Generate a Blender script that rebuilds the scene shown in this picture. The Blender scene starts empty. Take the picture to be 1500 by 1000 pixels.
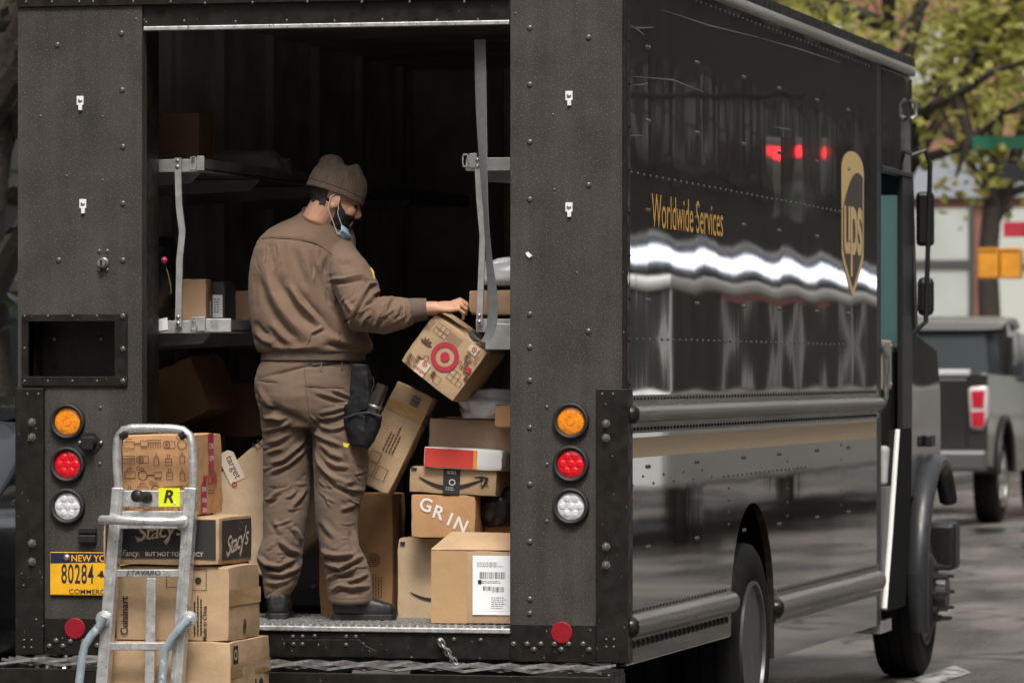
import bpy, bmesh, math, random
import numpy as np
from mathutils import Vector, Matrix, Euler, noise as mnoise

R = math.radians
random.seed(7)
SC = bpy.context.scene
COL = SC.collection

# ------------------------------------------------------------------ camera
FPX = 7000.0                                   # focal length in photo pixels (1500 wide)
YAW = math.atan(1700 / 7000)
CAM = Vector((3.79, -17.4, 1.607))
FWD = Vector((-math.sin(YAW), math.cos(YAW), 0))
RGT = Vector((math.cos(YAW), math.sin(YAW), 0))
cd = bpy.data.cameras.new('camera')
cam = bpy.data.objects.new('camera', cd)
COL.objects.link(cam)
cam.location = CAM
cam.rotation_euler = (R(90), 0, YAW)
cd.sensor_width = 36
cd.lens = FPX / 1500 * 36
cd.shift_y = 40 / 1500
cd.clip_start = 0.5
cd.clip_end = 3000
cd.dof.use_dof = True
cd.dof.focus_distance = 17.9
cd.dof.aperture_fstop = 6.0
SC.camera = cam

# ------------------------------------------------------------------ sky, sun, exposure
SUN_EL, SUN_AZ = R(58), R(163)                 # azimuth clockwise from +Y: behind the camera, a little right
w = bpy.data.worlds.new('World')
SC.world = w
w.use_nodes = True
nt = w.node_tree
bg = nt.nodes['Background']
sky = nt.nodes.new('ShaderNodeTexSky')
sky.sky_type = 'NISHITA'
sky.sun_disc = False
sky.sun_elevation = SUN_EL
sky.sun_rotation = SUN_AZ
sky.air_density = 1.2
sky.dust_density = 6.0
sky.ozone_density = 0.6
hs = nt.nodes.new('ShaderNodeHueSaturation')
hs.inputs['Saturation'].default_value = 0.22
nt.links.new(sky.outputs[0], hs.inputs['Color'])
nt.links.new(hs.outputs[0], bg.inputs[0])
bg.inputs[1].default_value = 0.085
sd = bpy.data.lights.new('sun', 'SUN')
sun = bpy.data.objects.new('sun', sd)
COL.objects.link(sun)
sd.energy = 1.5
sd.angle = R(16)
sd.color = (1.0, 0.95, 0.88)
sdir = Vector((math.sin(SUN_AZ) * math.cos(SUN_EL), math.cos(SUN_AZ) * math.cos(SUN_EL), math.sin(SUN_EL)))
sun.rotation_euler = sdir.to_track_quat('Z', 'Y').to_euler()
SC.view_settings.view_transform = 'Standard'
SC.view_settings.look = 'None'
SC.view_settings.gamma = 1
SC.view_settings.use_curve_mapping = False
SC.view_settings.exposure = 0.98
SC.cycles.use_denoising = True
SC.cycles.max_bounces = 10
SC.cycles.diffuse_bounces = 8
SC.cycles.glossy_bounces = 5
SC.cycles.transmission_bounces = 6
SC.cycles.sample_clamp_indirect = 4.0

# ------------------------------------------------------------------ measuring: photo pixel -> point in metres on a plane
def ray(u, v):
    return FWD + RGT * ((u - 750) / FPX) + Vector((0, 0, (540 - v) / FPX))
def rear(u, v, Y=0.0):
    d = ray(u, v); return CAM + d * ((Y - CAM.y) / d.y)
def side(u, v, X=0.0):
    d = ray(u, v); return CAM + d * ((X - CAM.x) / d.x)
def at(u, v, D):
    return CAM + ray(u, v) * D

# ------------------------------------------------------------------ materials
MATS = {}
def mat(name, col, rough=0.5, metal=0.0, spec=0.5, coat=0.0, var=0.0, vscale=8.0, bump=0.0, bscale=60.0,
        stretch=None, rvar=0.0, trans=0.0, emit=0.0, detail=6.0, speck=None, sss=0.0, sheen=0.0, streak=0.0, alpha=1.0):
    if name in MATS: return MATS[name]
    m = bpy.data.materials.new(name)
    m.use_nodes = True
    N, L = m.node_tree.nodes, m.node_tree.links
    b = N['Principled BSDF']
    b.inputs['Base Color'].default_value = (*col, 1)
    b.inputs['Roughness'].default_value = rough
    b.inputs['Metallic'].default_value = metal
    b.inputs['Specular IOR Level'].default_value = spec
    b.inputs['Coat Weight'].default_value = coat
    b.inputs['Coat Roughness'].default_value = 0.04
    b.inputs['Transmission Weight'].default_value = trans
    b.inputs['Alpha'].default_value = alpha
    if sss:
        b.inputs['Subsurface Weight'].default_value = sss
        b.inputs['Subsurface Radius'].default_value = (0.012, 0.005, 0.003)
    if sheen:
        b.inputs['Sheen Weight'].default_value = sheen
        b.inputs['Sheen Roughness'].default_value = 0.6
    if emit:
        b.inputs['Emission Color'].default_value = (*col, 1)
        b.inputs['Emission Strength'].default_value = emit
    tc = N.new('ShaderNodeTexCoord')
    mp = N.new('ShaderNodeMapping')
    L.new(tc.outputs['Object'], mp.inputs[0])
    if stretch: mp.inputs['Scale'].default_value = stretch
    colsock = None
    if var:
        n = N.new('ShaderNodeTexNoise')
        n.inputs['Scale'].default_value = vscale
        n.inputs['Detail'].default_value = detail
        L.new(mp.outputs[0], n.inputs['Vector'])
        cr = N.new('ShaderNodeMapRange')
        cr.inputs['From Min'].default_value = 0.3
        cr.inputs['From Max'].default_value = 0.7
        cr.inputs['To Min'].default_value = 1 - var
        cr.inputs['To Max'].default_value = 1 + var
        L.new(n.outputs['Fac'], cr.inputs[0])
        mx = N.new('ShaderNodeVectorMath')
        mx.operation = 'SCALE'
        mx.inputs[0].default_value = col
        L.new(cr.outputs[0], mx.inputs['Scale'])
        colsock = mx.outputs[0]
    if streak:                                  # faint vertical runs of grime
        ms_ = N.new('ShaderNodeMapping'); ms_.inputs['Scale'].default_value = (9, 9, 0.55); L.new(tc.outputs['Object'], ms_.inputs[0])
        n5 = N.new('ShaderNodeTexNoise'); n5.inputs['Scale'].default_value = 1.6; n5.inputs['Detail'].default_value = 7; L.new(ms_.outputs[0], n5.inputs['Vector'])
        r5 = N.new('ShaderNodeMapRange'); r5.inputs[1].default_value = 0.3; r5.inputs[2].default_value = 0.7; r5.inputs[3].default_value = 1 - streak; r5.inputs[4].default_value = 1 + streak; L.new(n5.outputs['Fac'], r5.inputs[0])
        v5 = N.new('ShaderNodeVectorMath'); v5.operation = 'SCALE'; L.new(colsock, v5.inputs[0]); L.new(r5.outputs[0], v5.inputs['Scale']); colsock = v5.outputs[0]
    if speck:                                   # scattered chips of another colour: (colour, scale, threshold)
        n2 = N.new('ShaderNodeTexNoise')
        n2.inputs['Scale'].default_value = speck[1]
        n2.inputs['Detail'].default_value = 3
        L.new(tc.outputs['Object'], n2.inputs['Vector'])
        r2 = N.new('ShaderNodeMapRange')
        r2.inputs['From Min'].default_value = speck[2]
        r2.inputs['From Max'].default_value = speck[2] + 0.03
        L.new(n2.outputs['Fac'], r2.inputs[0])
        mm = N.new('ShaderNodeMix')
        mm.data_type = 'RGBA'
        L.new(r2.outputs[0], mm.inputs['Factor'])
        if colsock: L.new(colsock, mm.inputs['A'])
        else: mm.inputs['A'].default_value = (*col, 1)
        mm.inputs['B'].default_value = (*speck[0], 1)
        colsock = mm.outputs['Result']
    if colsock: L.new(colsock, b.inputs['Base Color'])
    if rvar:
        n = N.new('ShaderNodeTexNoise')
        n.inputs['Scale'].default_value = vscale * 1.7
        n.inputs['Detail'].default_value = 5
        L.new(mp.outputs[0], n.inputs['Vector'])
        cr = N.new('ShaderNodeMapRange')
        cr.inputs['From Min'].default_value = 0.3
        cr.inputs['From Max'].default_value = 0.7
        cr.inputs['To Min'].default_value = max(0.02, rough - rvar)
        cr.inputs['To Max'].default_value = min(1, rough + rvar)
        L.new(n.outputs['Fac'], cr.inputs[0])
        L.new(cr.outputs[0], b.inputs['Roughness'])
    if bump:
        n = N.new('ShaderNodeTexNoise')
        n.inputs['Scale'].default_value = bscale
        n.inputs['Detail'].default_value = 4
        L.new(mp.outputs[0], n.inputs['Vector'])
        bp = N.new('ShaderNodeBump')
        bp.inputs['Strength'].default_value = 1.0
        bp.inputs['Distance'].default_value = bump
        L.new(n.outputs['Fac'], bp.inputs['Height'])
        L.new(bp.outputs[0], b.inputs['Normal'])
    MATS[name] = m
    return m

M_REAR = mat('textured_brown_coating', (0.039, 0.034, 0.0295), 0.66, spec=0.4, var=0.30, vscale=5, streak=0.22, bump=0.0022, bscale=230, rvar=0.12, detail=12, speck=((0.105, 0.098, 0.090), 190, 0.605))
M_TRIM = mat('dark_brown_trim', (0.0105, 0.0085, 0.0068), 0.42, spec=0.35, var=0.3, vscale=14, bump=0.0006, bscale=50, rvar=0.15, speck=((0.35, 0.34, 0.32), 75, 0.715))
M_SILL = mat('chipped_sill_paint', (0.011, 0.009, 0.0075), 0.42, spec=0.35, var=0.3, vscale=14, bump=0.0006, bscale=50, rvar=0.15, speck=((0.50, 0.49, 0.47), 85, 0.69))
M_BOLT = mat('brown_painted_bolt', (0.075, 0.068, 0.060), 0.22, spec=0.8)
M_STEEL = mat('worn_steel', (0.42, 0.41, 0.40), 0.38, metal=0.9, var=0.2, vscale=30, rvar=0.12)
M_ALU = mat('brushed_aluminium', (0.64, 0.64, 0.63), 0.36, metal=0.7, var=0.2, vscale=26, bump=0.0007, bscale=90, rvar=0.16, detail=10, speck=((0.30, 0.29, 0.28), 70, 0.70))
M_GALV = mat('galvanised_shelf', (0.46, 0.46, 0.45), 0.42, metal=0.55, var=0.16, vscale=28, rvar=0.1)
M_DARK = mat('interior_lining', (0.74, 0.73, 0.70), 0.7, var=0.35, vscale=3, bump=0.001, bscale=30)
M_RUBBER = mat('black_rubber', (0.016, 0.016, 0.016), 0.65, var=0.3, vscale=30, bump=0.0008, bscale=90)
M_TYRE = mat('tyre_rubber', (0.013, 0.013, 0.013), 0.75, spec=0.18, var=0.35, vscale=14, bump=0.0012, bscale=70)
M_BLACKPL = mat('black_plastic', (0.013, 0.013, 0.013), 0.42, bump=0.0004, bscale=120)
M_WHITEP = mat('white_paint', (0.75, 0.75, 0.73), 0.5)
M_TAN = mat('tan_stripe_vinyl', (0.66, 0.50, 0.33), 0.5, spec=0.3)
M_GOLD = mat('gold_vinyl', (0.78, 0.46, 0.12), 0.5, spec=0.25)
M_GOLDLT = mat('pale_gold_vinyl', (0.84, 0.60, 0.28), 0.5, spec=0.25)
M_RAIL = mat('dusty_brown_rail', (0.16, 0.145, 0.128), 0.30, spec=0.7, metal=0.3, var=0.16, vscale=9, rvar=0.07, stretch=(1, 0.06, 1))
M_SHIELD = mat('shield_brown', (0.060, 0.038, 0.024), 0.4, spec=0.4)

# glossy side paint: gloss sheet with broad waves, so the reflections wobble as on hand-riveted sheet
def paint(name, col, rough, wave, wscale):
    m = bpy.data.materials.new(name); m.use_nodes = True
    N, L = m.node_tree.nodes, m.node_tree.links
    b = N['Principled BSDF']
    tc = N.new('ShaderNodeTexCoord')
    n0 = N.new('ShaderNodeTexNoise'); n0.inputs['Scale'].default_value = 2.2; n0.inputs['Detail'].default_value = 8
    mp0 = N.new('ShaderNodeMapping'); mp0.inputs['Scale'].default_value = (1, 3.0, 0.5)
    L.new(tc.outputs['Object'], mp0.inputs[0]); L.new(mp0.outputs[0], n0.inputs['Vector'])
    r0 = N.new('ShaderNodeMapRange'); r0.inputs[1].default_value = 0.3; r0.inputs[2].default_value = 0.75
    r0.inputs[3].default_value = rough * 0.6; r0.inputs[4].default_value = rough * 1.9
    L.new(n0.outputs['Fac'], r0.inputs[0]); L.new(r0.outputs[0], b.inputs['Roughness'])
    cr = N.new('ShaderNodeMapRange'); cr.inputs[1].default_value = 0.3; cr.inputs[2].default_value = 0.7
    cr.inputs[3].default_value = 0.75; cr.inputs[4].default_value = 1.45
    L.new(n0.outputs['Fac'], cr.inputs[0])
    vm = N.new('ShaderNodeVectorMath'); vm.operation = 'SCALE'; vm.inputs[0].default_value = col
    L.new(cr.outputs[0], vm.inputs['Scale']); L.new(vm.outputs[0], b.inputs['Base Color'])
    b.inputs['Specular IOR Level'].default_value = 0.5
    b.inputs['Coat Weight'].default_value = 1.0
    b.inputs['Coat Roughness'].default_value = 0.03
    b.inputs['Coat IOR'].default_value = 1.6
    mp = N.new('ShaderNodeMapping'); mp.inputs['Scale'].default_value = (1, 1.0, 0.42)
    L.new(tc.outputs['Object'], mp.inputs[0])
    n = N.new('ShaderNodeTexNoise'); n.inputs['Scale'].default_value = wscale; n.inputs['Detail'].default_value = 1.0
    L.new(mp.outputs[0], n.inputs['Vector'])
    bp = N.new('ShaderNodeBump'); bp.inputs['Distance'].default_value = wave; bp.inputs['Strength'].default_value = 1.0
    # sheet pillows a hair between the rivet lines (0.93 m bays, 0.62 m rows)
    sx = N.new('ShaderNodeSeparateXYZ'); L.new(tc.outputs['Object'], sx.inputs[0])
    def mth(op, a, b_=None, c=None):
        q = N.new('ShaderNodeMath'); q.operation = op
        for k, val in enumerate((a, b_, c)):
            if val is None: continue
            if isinstance(val, (int, float)): q.inputs[k].default_value = val
            else: L.new(val, q.inputs[k])
        return q.outputs[0]
    py = mth('ABSOLUTE', mth('SINE', mth('MULTIPLY_ADD', sx.outputs['Y'], math.pi/0.93, -0.40*math.pi/0.93)))
    pz = mth('ABSOLUTE', mth('SINE', mth('MULTIPLY_ADD', sx.outputs['Z'], math.pi/0.62, -1.72*math.pi/0.62)))
    pil = mth('MULTIPLY', mth('POWER', py, 1.7), pz)
    hsum = mth('MULTIPLY_ADD', mth('MULTIPLY', pil, mth('MULTIPLY_ADD', mth('GREATER_THAN', sx.outputs['Z'], 1.5), 0.8, 0.2)), 0.0012/wave, n.outputs['Fac'])
    n4 = N.new('ShaderNodeTexNoise'); n4.inputs['Scale'].default_value = 9; n4.inputs['Detail'].default_value = 2
    mp4 = N.new('ShaderNodeMapping'); mp4.inputs['Scale'].default_value = (1, 1.0, 0.12); L.new(tc.outputs['Object'], mp4.inputs[0]); L.new(mp4.outputs[0], n4.inputs['Vector'])
    hsum = mth('MULTIPLY_ADD', n4.outputs['Fac'], 0.16, hsum)
    L.new(hsum, bp.inputs['Height']); L.new(bp.outputs[0], b.inputs['Normal']); L.new(bp.outputs[0], b.inputs['Coat Normal'])
    MATS[name] = m
    return m
M_SIDE = paint('glossy_brown_paint', (0.036, 0.030, 0.024), 0.024, 0.00050, 2.6)

# ------------------------------------------------------------------ mesh helpers
class MB:
    def __init__(s): s.v, s.f = [], []
    def add(s, vs, fs):
        o = len(s.v); s.v += [Vector(p) for p in vs]; s.f += [[i + o for i in f] for f in fs]; return s
    def box(s, a, b):
        x0, y0, z0 = (min(a[i], b[i]) for i in range(3)); x1, y1, z1 = (max(a[i], b[i]) for i in range(3))
        return s.add([(x0,y0,z0),(x1,y0,z0),(x1,y1,z0),(x0,y1,z0),(x0,y0,z1),(x1,y0,z1),(x1,y1,z1),(x0,y1,z1)],
                     [(0,3,2,1),(4,5,6,7),(0,1,5,4),(1,2,6,5),(2,3,7,6),(3,0,4,7)])
    def prism(s, pts, n):                       # closed 3D polygon pushed along vector n (n = direction away from the seen face)
        k = len(pts); P = [Vector(p) for p in pts]; n = Vector(n)
        return s.add(P + [p + n for p in P], [list(range(k)), list(range(2*k-1, k-1, -1))] + [(i, i+k, (i+1) % k + k, (i+1) % k) for i in range(k)])
    def tube(s, path, r, n=8, caps=True, flat=1.0, up=(0, 0, 1)):
        P = [Vector(p) for p in path]; rings = []
        prev = None
        for i, p in enumerate(P):
            t = (P[min(i+1, len(P)-1)] - P[max(i-1, 0)]).normalized()
            if prev is None:
                a = Vector(up); 
                if abs(a.dot(t)) > 0.95: a = Vector((1, 0, 0))
            else: a = prev
            a = (a - t * a.dot(t)).normalized(); b = t.cross(a); prev = a
            rr = r[i] if isinstance(r, (list, tuple)) else r
            rings.append([p + a * rr * math.cos(2*math.pi*j/n) + b * rr * flat * math.sin(2*math.pi*j/n) for j in range(n)])
        vs = [q for g in rings for q in g]; fs = []
        for i in range(len(P)-1):
            for j in range(n): fs.append((i*n+j, i*n+(j+1) % n, (i+1)*n+(j+1) % n, (i+1)*n+j))
        if caps: fs += [list(range(n-1, -1, -1)), [(len(P)-1)*n+j for j in range(n)]]
        return s.add(vs, fs)
    def lathe(s, c, axis, prof, n=24):          # prof: (radius, distance along axis)
        c = Vector(c); t = Vector(axis).normalized(); a = t.orthogonal().normalized(); b = t.cross(a)
        vs = [c + t*h + (a*math.cos(2*math.pi*j/n) + b*math.sin(2*math.pi*j/n))*r for r, h in prof for j in range(n)]
        fs = [(i*n+j, i*n+(j+1) % n, (i+1)*n+(j+1) % n, (i+1)*n+j) for i in range(len(prof)-1) for j in range(n)]
        if prof[0][0] > 1e-6: fs.append(list(range(n-1, -1, -1)))
        if prof[-1][0] > 1e-6: fs.append([(len(prof)-1)*n+j for j in range(n)])
        return s.add(vs, fs)
    def dome(s, c, axis, r, h=None, n=10):
        h = h or r * 0.6
        return s.lathe(c, axis, [(r, 0), (r*0.94, h*0.4), (r*0.72, h*0.75), (r*0.36, h*0.96), (0.0001, h)], n)
    def sheet(s, fn, nu, nv):
        vs = [fn(i/nu, j/nv) for j in range(nv+1) for i in range(nu+1)]
        fs = [(j*(nu+1)+i, j*(nu+1)+i+1, (j+1)*(nu+1)+i+1, (j+1)*(nu+1)+i) for j in range(nv) for i in range(nu)]
        return s.add(vs, fs)
    def mesh(s, name, m=None, smooth=False):
        me = bpy.data.meshes.new(name); me.from_pydata([tuple(p) for p in s.v], [], [tuple(f) for f in s.f]); me.update()
        bm = bmesh.new(); bm.from_mesh(me); bmesh.ops.recalc_face_normals(bm, faces=bm.faces); bm.to_mesh(me); bm.free()
        if m: me.materials.append(m)
        if smooth:
            me.shade_smooth()
            try: me.set_sharp_from_angle(angle=R(40))
            except Exception: pass
        return me
    def build(s, name, m, parent=None, smooth=False, kind=None, bevel=0.0, label=None):
        o = bpy.data.objects.new(name, s.mesh(name, m, smooth)); COL.objects.link(o)
        if parent: put(o, parent)
        if kind: o['kind'] = kind
        if label: o['label'] = label
        if bevel:
            bv = o.modifiers.new('bevel', 'BEVEL'); bv.width = bevel; bv.segments = 2; bv.limit_method = 'ANGLE'; bv.angle_limit = R(35)
        return o
def put(o, parent):                             # parent while keeping the given world-space coordinates
    o.parent = parent
    o.matrix_parent_inverse = wmat(parent).inverted()
def wmat(o):
    m = o.matrix_basis.copy()
    return (wmat(o.parent) @ o.matrix_parent_inverse @ m) if o.parent else m
def obj(name, me, parent=None, local=False):
    o = bpy.data.objects.new(name, me); COL.objects.link(o)
    if parent:
        if local: o.parent = parent
        else: put(o, parent)
    return o
def thing(name, label, cat, loc=(0, 0, 0), rz=0.0, group=None):
    o = bpy.data.objects.new(name, None); COL.objects.link(o)
    o.location = loc; o.rotation_euler = (0, 0, rz); o.empty_display_size = 0.1
    return tag(o, label, cat, group)
def tag(o, label, cat, group=None):
    o['label'] = label; o['category'] = cat
    if group: o['group'] = group
    return o
def copy_tree(o, parent=None):
    c = o.copy(); COL.objects.link(c)
    if parent: c.parent = parent
    for ch in list(o.children): copy_tree(ch, c)
    return c

TXT = {}
def text_mesh(s, size=1.0, xs=1.0, shear=0.0, bold=0.0, depth=0.002, space=1.0, align='CENTER'):
    key = (s, size, xs, shear, bold, depth, space, align)
    if key in TXT: return TXT[key]
    cu = bpy.data.curves.new('t', 'FONT'); cu.body = s; cu.size = 1; cu.shear = shear; cu.offset = bold
    cu.align_x = align; cu.align_y = 'CENTER'; cu.space_character = space; cu.resolution_u = 4; cu.fill_mode = 'FRONT'
    o = bpy.data.objects.new('t', cu); COL.objects.link(o)
    dg = bpy.context.evaluated_depsgraph_get(); dg.update()
    me = bpy.data.meshes.new_from_object(o.evaluated_get(dg))
    bpy.data.objects.remove(o); bpy.data.curves.remove(cu)
    me.transform(Matrix.Diagonal((size * xs, size, 1, 1)))
    TXT[key] = me
    return me
def frame(origin, ex, ey):                      # matrix whose local XY plane is (ex, ey), Z = facing outwards
    ex = Vector(ex).normalized(); ey = Vector(ey); ey = (ey - ex * ey.dot(ex)).normalized(); ez = ex.cross(ey)
    return Matrix(((ex.x, ey.x, ez.x, origin[0]), (ex.y, ey.y, ez.y, origin[1]), (ex.z, ey.z, ez.z, origin[2]), (0, 0, 0, 1)))
def lettering(s, F, m, parent, size, name='lettering', **k):
    me = text_mesh(s, size, **k).copy(); me.materials.clear(); me.materials.append(m)
    o = bpy.data.objects.new(name, me); COL.objects.link(o)
    o.parent = parent
    o.matrix_basis = wmat(parent).inverted() @ F
    return o
def decal(polys, F, m, parent, name='printed_mark', lift=0.0, thick=0.0006):
    """flat print: list of 2D outlines (or (outer, inner) rings) in the plane of F"""
    mb = MB()
    for p in polys:
        if isinstance(p, tuple):                # ring made of quads
            a, b = p; k = len(a)
            mb.add([(x, y, lift + thick) for x, y in a] + [(x, y, lift + thick) for x, y in b], [(i, (i+1) % k, (i+1) % k + k, i + k) for i in range(k)])
        else:
            mb.add([(x, y, lift + thick) for x, y in p], [list(range(len(p)))])
    me = bpy.data.meshes.new(name); me.from_pydata([tuple(q) for q in mb.v], [], [tuple(f) for f in mb.f]); me.update()
    me.materials.append(m)
    o = bpy.data.objects.new(name, me); COL.objects.link(o)
    o.parent = parent
    o.matrix_basis = wmat(parent).inverted() @ F
    return o
def circ(cx, cy, r, n=28, ry=None): return [(cx + r*math.cos(2*math.pi*i/n), cy + (ry or r)*math.sin(2*math.pi*i/n)) for i in range(n)]
def rect(x0, y0, x1, y1): return [(x0, y0), (x1, y0), (x1, y1), (x0, y1)]
def stroke(pts, wd):
    """one outline polygon following a 2D polyline with the given width (number or list)"""
    P = [Vector(p) for p in pts]; l, r = [], []
    for i, p in enumerate(P):
        t = (P[min(i+1, len(P)-1)] - P[max(i-1, 0)]).normalized(); n = Vector((-t.y, t.x))
        ww = (wd[i] if isinstance(wd, (list, tuple)) else wd) / 2
        l.append(tuple(p + n*ww)); r.append(tuple(p - n*ww))
    return r + l[::-1]
def loop_stroke(pts, wd):
    P = [Vector(p) for p in pts]; k = len(P); a, b = [], []
    for i, p in enumerate(P):
        t = (P[(i+1) % k] - P[i-1]).normalized(); n = Vector((-t.y, t.x)); a.append(tuple(p - n*wd/2)); b.append(tuple(p + n*wd/2))
    return (a, b)
# ================================================================== THE TRUCK
W = 2.39                                        # body width; right rear corner of the body is x = 0, y = 0
ZROOF = 3.20
XL = -W
DECK = 0.63
truck = thing('delivery_truck', 'tall dark brown delivery truck with open rear, gold shield on its side', 'truck')
OX0 = rear(208, 500).x; OX1 = rear(747, 500).x  # the rear opening
OZ1 = rear(480, 38).z

# --- rear panels (left one pierced by the recess)
Z0 = 0.54
rx0, rx1 = rear(42, 500).x, rear(170, 500).x
rz0, rz1 = rear(100, 552).z, rear(100, 470).z
T = 0.06
ztop = rear(100, 10).z
m = MB(); m.box((XL, 0, rz1), (OX0, T, ztop)); m.box((XL, 0, Z0), (OX0, T, rz0)); m.box((XL, 0, rz0), (rx0, T, rz1)); m.box((rx1, 0, rz0), (OX0, T, rz1))
m.build('rear_panel', M_REAR, truck)
MB().box((OX1, 0, Z0), (-0.012, T, ztop + 0.2)).build('rear_panel', M_REAR, truck, bevel=0.004)
# door jamb faces inside the opening
MB().box((OX0 - 0.05, T + 0.002, DECK), (OX0 - 0.004, 0.22, OZ1 + 0.1)).build('door_jamb', M_TRIM, truck)
MB().box((OX1 + 0.004, T + 0.002, DECK), (OX1 + 0.05, 0.22, OZ1 + 0.1)).build('door_jamb', M_TRIM, truck)
# header above the opening
hd = MB().box((OX0 + 0.002, 0.012, OZ1 + 0.012), (OX1 - 0.002, 0.07, ztop + 0.3)).build('header', M_TRIM, truck)
MB().box((XL, -0.012, ztop + 0.002), (OX1 - 0.003, 0.03, ZROOF - 0.02)).build('roof_band', M_TRIM, truck)
MB().box((OX0 + 0.004, 0.004, OZ1 - 0.006), (OX1 - 0.004, 0.05, OZ1 + 0.010)).build('roller_door_lip', M_ALU, truck, bevel=0.003)
# rolled-up roller door seen from below
mb = MB()
for k in range(6): mb.box((OX0 + 0.02, 0.10 + k*0.12, OZ1 + 0.05), (OX1 - 0.02, 0.21 + k*0.12, OZ1 + 0.075))
mb.build('roller_door', M_DARK, truck)

# --- side panels, roof, floor, inner linings
def arch(yc, r, zc, zb, n=18):
    a0 = math.asin(max(-1, min(1, (zb[0] - zc) / r))); a1 = math.asin(max(-1, min(1, (zb[1] - zc) / r)))
    st, en = math.pi - a0, a1
    return [(yc + r*math.cos(st + (en - st)*i/n), zc + r*math.sin(st + (en - st)*i/n)) for i in range(n+1)]
YC = 5.78                                       # end of the cargo body
def side_outline():
    pts = [(0.012, 0.50), (2.02, 0.50)]
    pts += [(2.53 + 0.50*math.cos(math.pi - math.pi*i/20), 0.55 + 0.49*math.sin(math.pi*i/20)) for i in range(21)]
    pts += [(3.03, 0.35), (YC, 0.35), (YC, 3.11), (0.012, 3.11)]
    return pts
sp = MB().prism([(0, y, z) for y, z in side_outline()], (-0.03, 0, 0)).build('side_panel', M_SIDE, truck)
MB().prism([(XL, y, z) for y, z in side_outline()], (0.03, 0, 0)).build('side_panel', M_SIDE, truck)
MB().box((XL, 0.05, 3.16), (0, 7.0, 3.20)).build('roof', M_TRIM, truck)
MB().prism([(-0.14, 0.02, 3.215), (-0.06, 0.02, 3.21), (-0.012, 0.02, 3.18), (0.012, 0.02, 3.13), (0.012, 0.02, 3.105), (-0.05, 0.02, 3.105)], (0, 6.93, 0)).build('roof_rail', M_RAIL, truck, smooth=True, bevel=0.01)
MB().prism([(XL+0.14, 0.02, 3.215), (XL+0.06, 0.02, 3.21), (XL+0.012, 0.02, 3.18), (XL-0.012, 0.02, 3.13), (XL-0.012, 0.02, 3.105), (XL+0.05, 0.02, 3.105)], (0, 6.93, 0)).build('roof_rail', M_SIDE, truck)
MB().box((XL + 0.04, 0.03, DECK - 0.05), (-0.04, 1.96, DECK)).box((XL + 0.76, 1.96, DECK - 0.05), (-0.76, 3.07, DECK)).box((XL + 0.04, 3.07, DECK - 0.05), (-0.04, YC, DECK)).build('floor', mat('deck_plate', (0.07, 0.068, 0.066), 0.45, metal=0.6, var=0.3, vscale=12), truck)
for xa, xb in ((XL + 0.032, XL + 0.05), (-0.05, -0.032)):
    MB().box((xa, 0.24, DECK), (xb, 1.97, 3.12)).box((xa, 1.97, 1.065), (xb, 3.06, 3.12)).box((xa, 3.06, DECK), (xb, YC, 3.12)).build('inner_wall', M_DARK, truck)
MB().box((XL + 0.05, YC - 0.05, DECK), (-0.05, YC - 0.02, 3.12)).build('bulkhead', M_DARK, truck)
MB().box((XL + 0.05, 0.07, 3.10), (-0.05, YC, 3.12)).build('ceiling_liner', M_DARK, truck)
M_RIB = mat('rib_grey', (0.55, 0.55, 0.54), 0.6)
for k in range(7):
    y = 0.9 + k * 0.75
    z_ = 1.08 if 1.9 < y < 3.1 else DECK
    MB().box((XL + 0.05, y, z_), (XL + 0.09, y + 0.07, 3.1)).build('wall_rib', M_RIB, truck); MB().box((-0.09, y, z_), (-0.05, y + 0.07, 3.1)).build('wall_rib', M_RIB, truck)
for k in range(4): MB().box((XL + 0.45 + k*0.5, YC - 0.09, DECK), (XL + 0.52 + k*0.5, YC - 0.05, 3.1)).build('wall_rib', M_RIB, truck)

# raised tread ribs of the deck near the door
mb = MB()
for j in range(15):
    for i in range(48):
        x = OX0 + 0.02 + i * 0.030; y = 0.05 + j * 0.050
        if x > OX1 - 0.03: continue
        mb.prism([(x, y, DECK + 0.010), (x + 0.009, y, DECK + 0.010), (x + 0.021, y + 0.040, DECK + 0.010), (x + 0.012, y + 0.040, DECK + 0.010)], (0, 0, -0.0095))
mb.build('tread_ribs', M_ALU, truck, kind='stuff')
MB().box((OX0, 0.0, DECK - 0.016), (OX1, 0.035, DECK + 0.004)).build('deck_nosing', M_ALU, truck, bevel=0.004)
# sill beam below the deck
zs0, zs1 = 0.515, DECK - 0.017
MB().box((OX0 - 0.002, 0.012, zs0), (OX1 + 0.002, 0.10, zs1)).build('sill_beam', M_SILL, truck, bevel=0.003)
# folded hitch plate on the sill
q = [rear(u, v, 0.010) for u, v in ((408, 958), (408, 945), (418, 936), (525, 936), (536, 945), (552, 953), (552, 962), (408, 962))]
MB().prism(q, (0, 0.02, 0)).build('hitch_plate', M_TRIM, truck, bevel=0.002)
for u, v in ((429, 932), (443, 932), (507, 932), (521, 932), (461, 931), (704, 937), (665, 936), (430, 943), (443, 943), (507, 944)):
    p = rear(u, v, 0.011); MB().dome(p, (0, -1, 0), 0.009).build('bolt', M_BOLT, truck, smooth=True)

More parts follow.
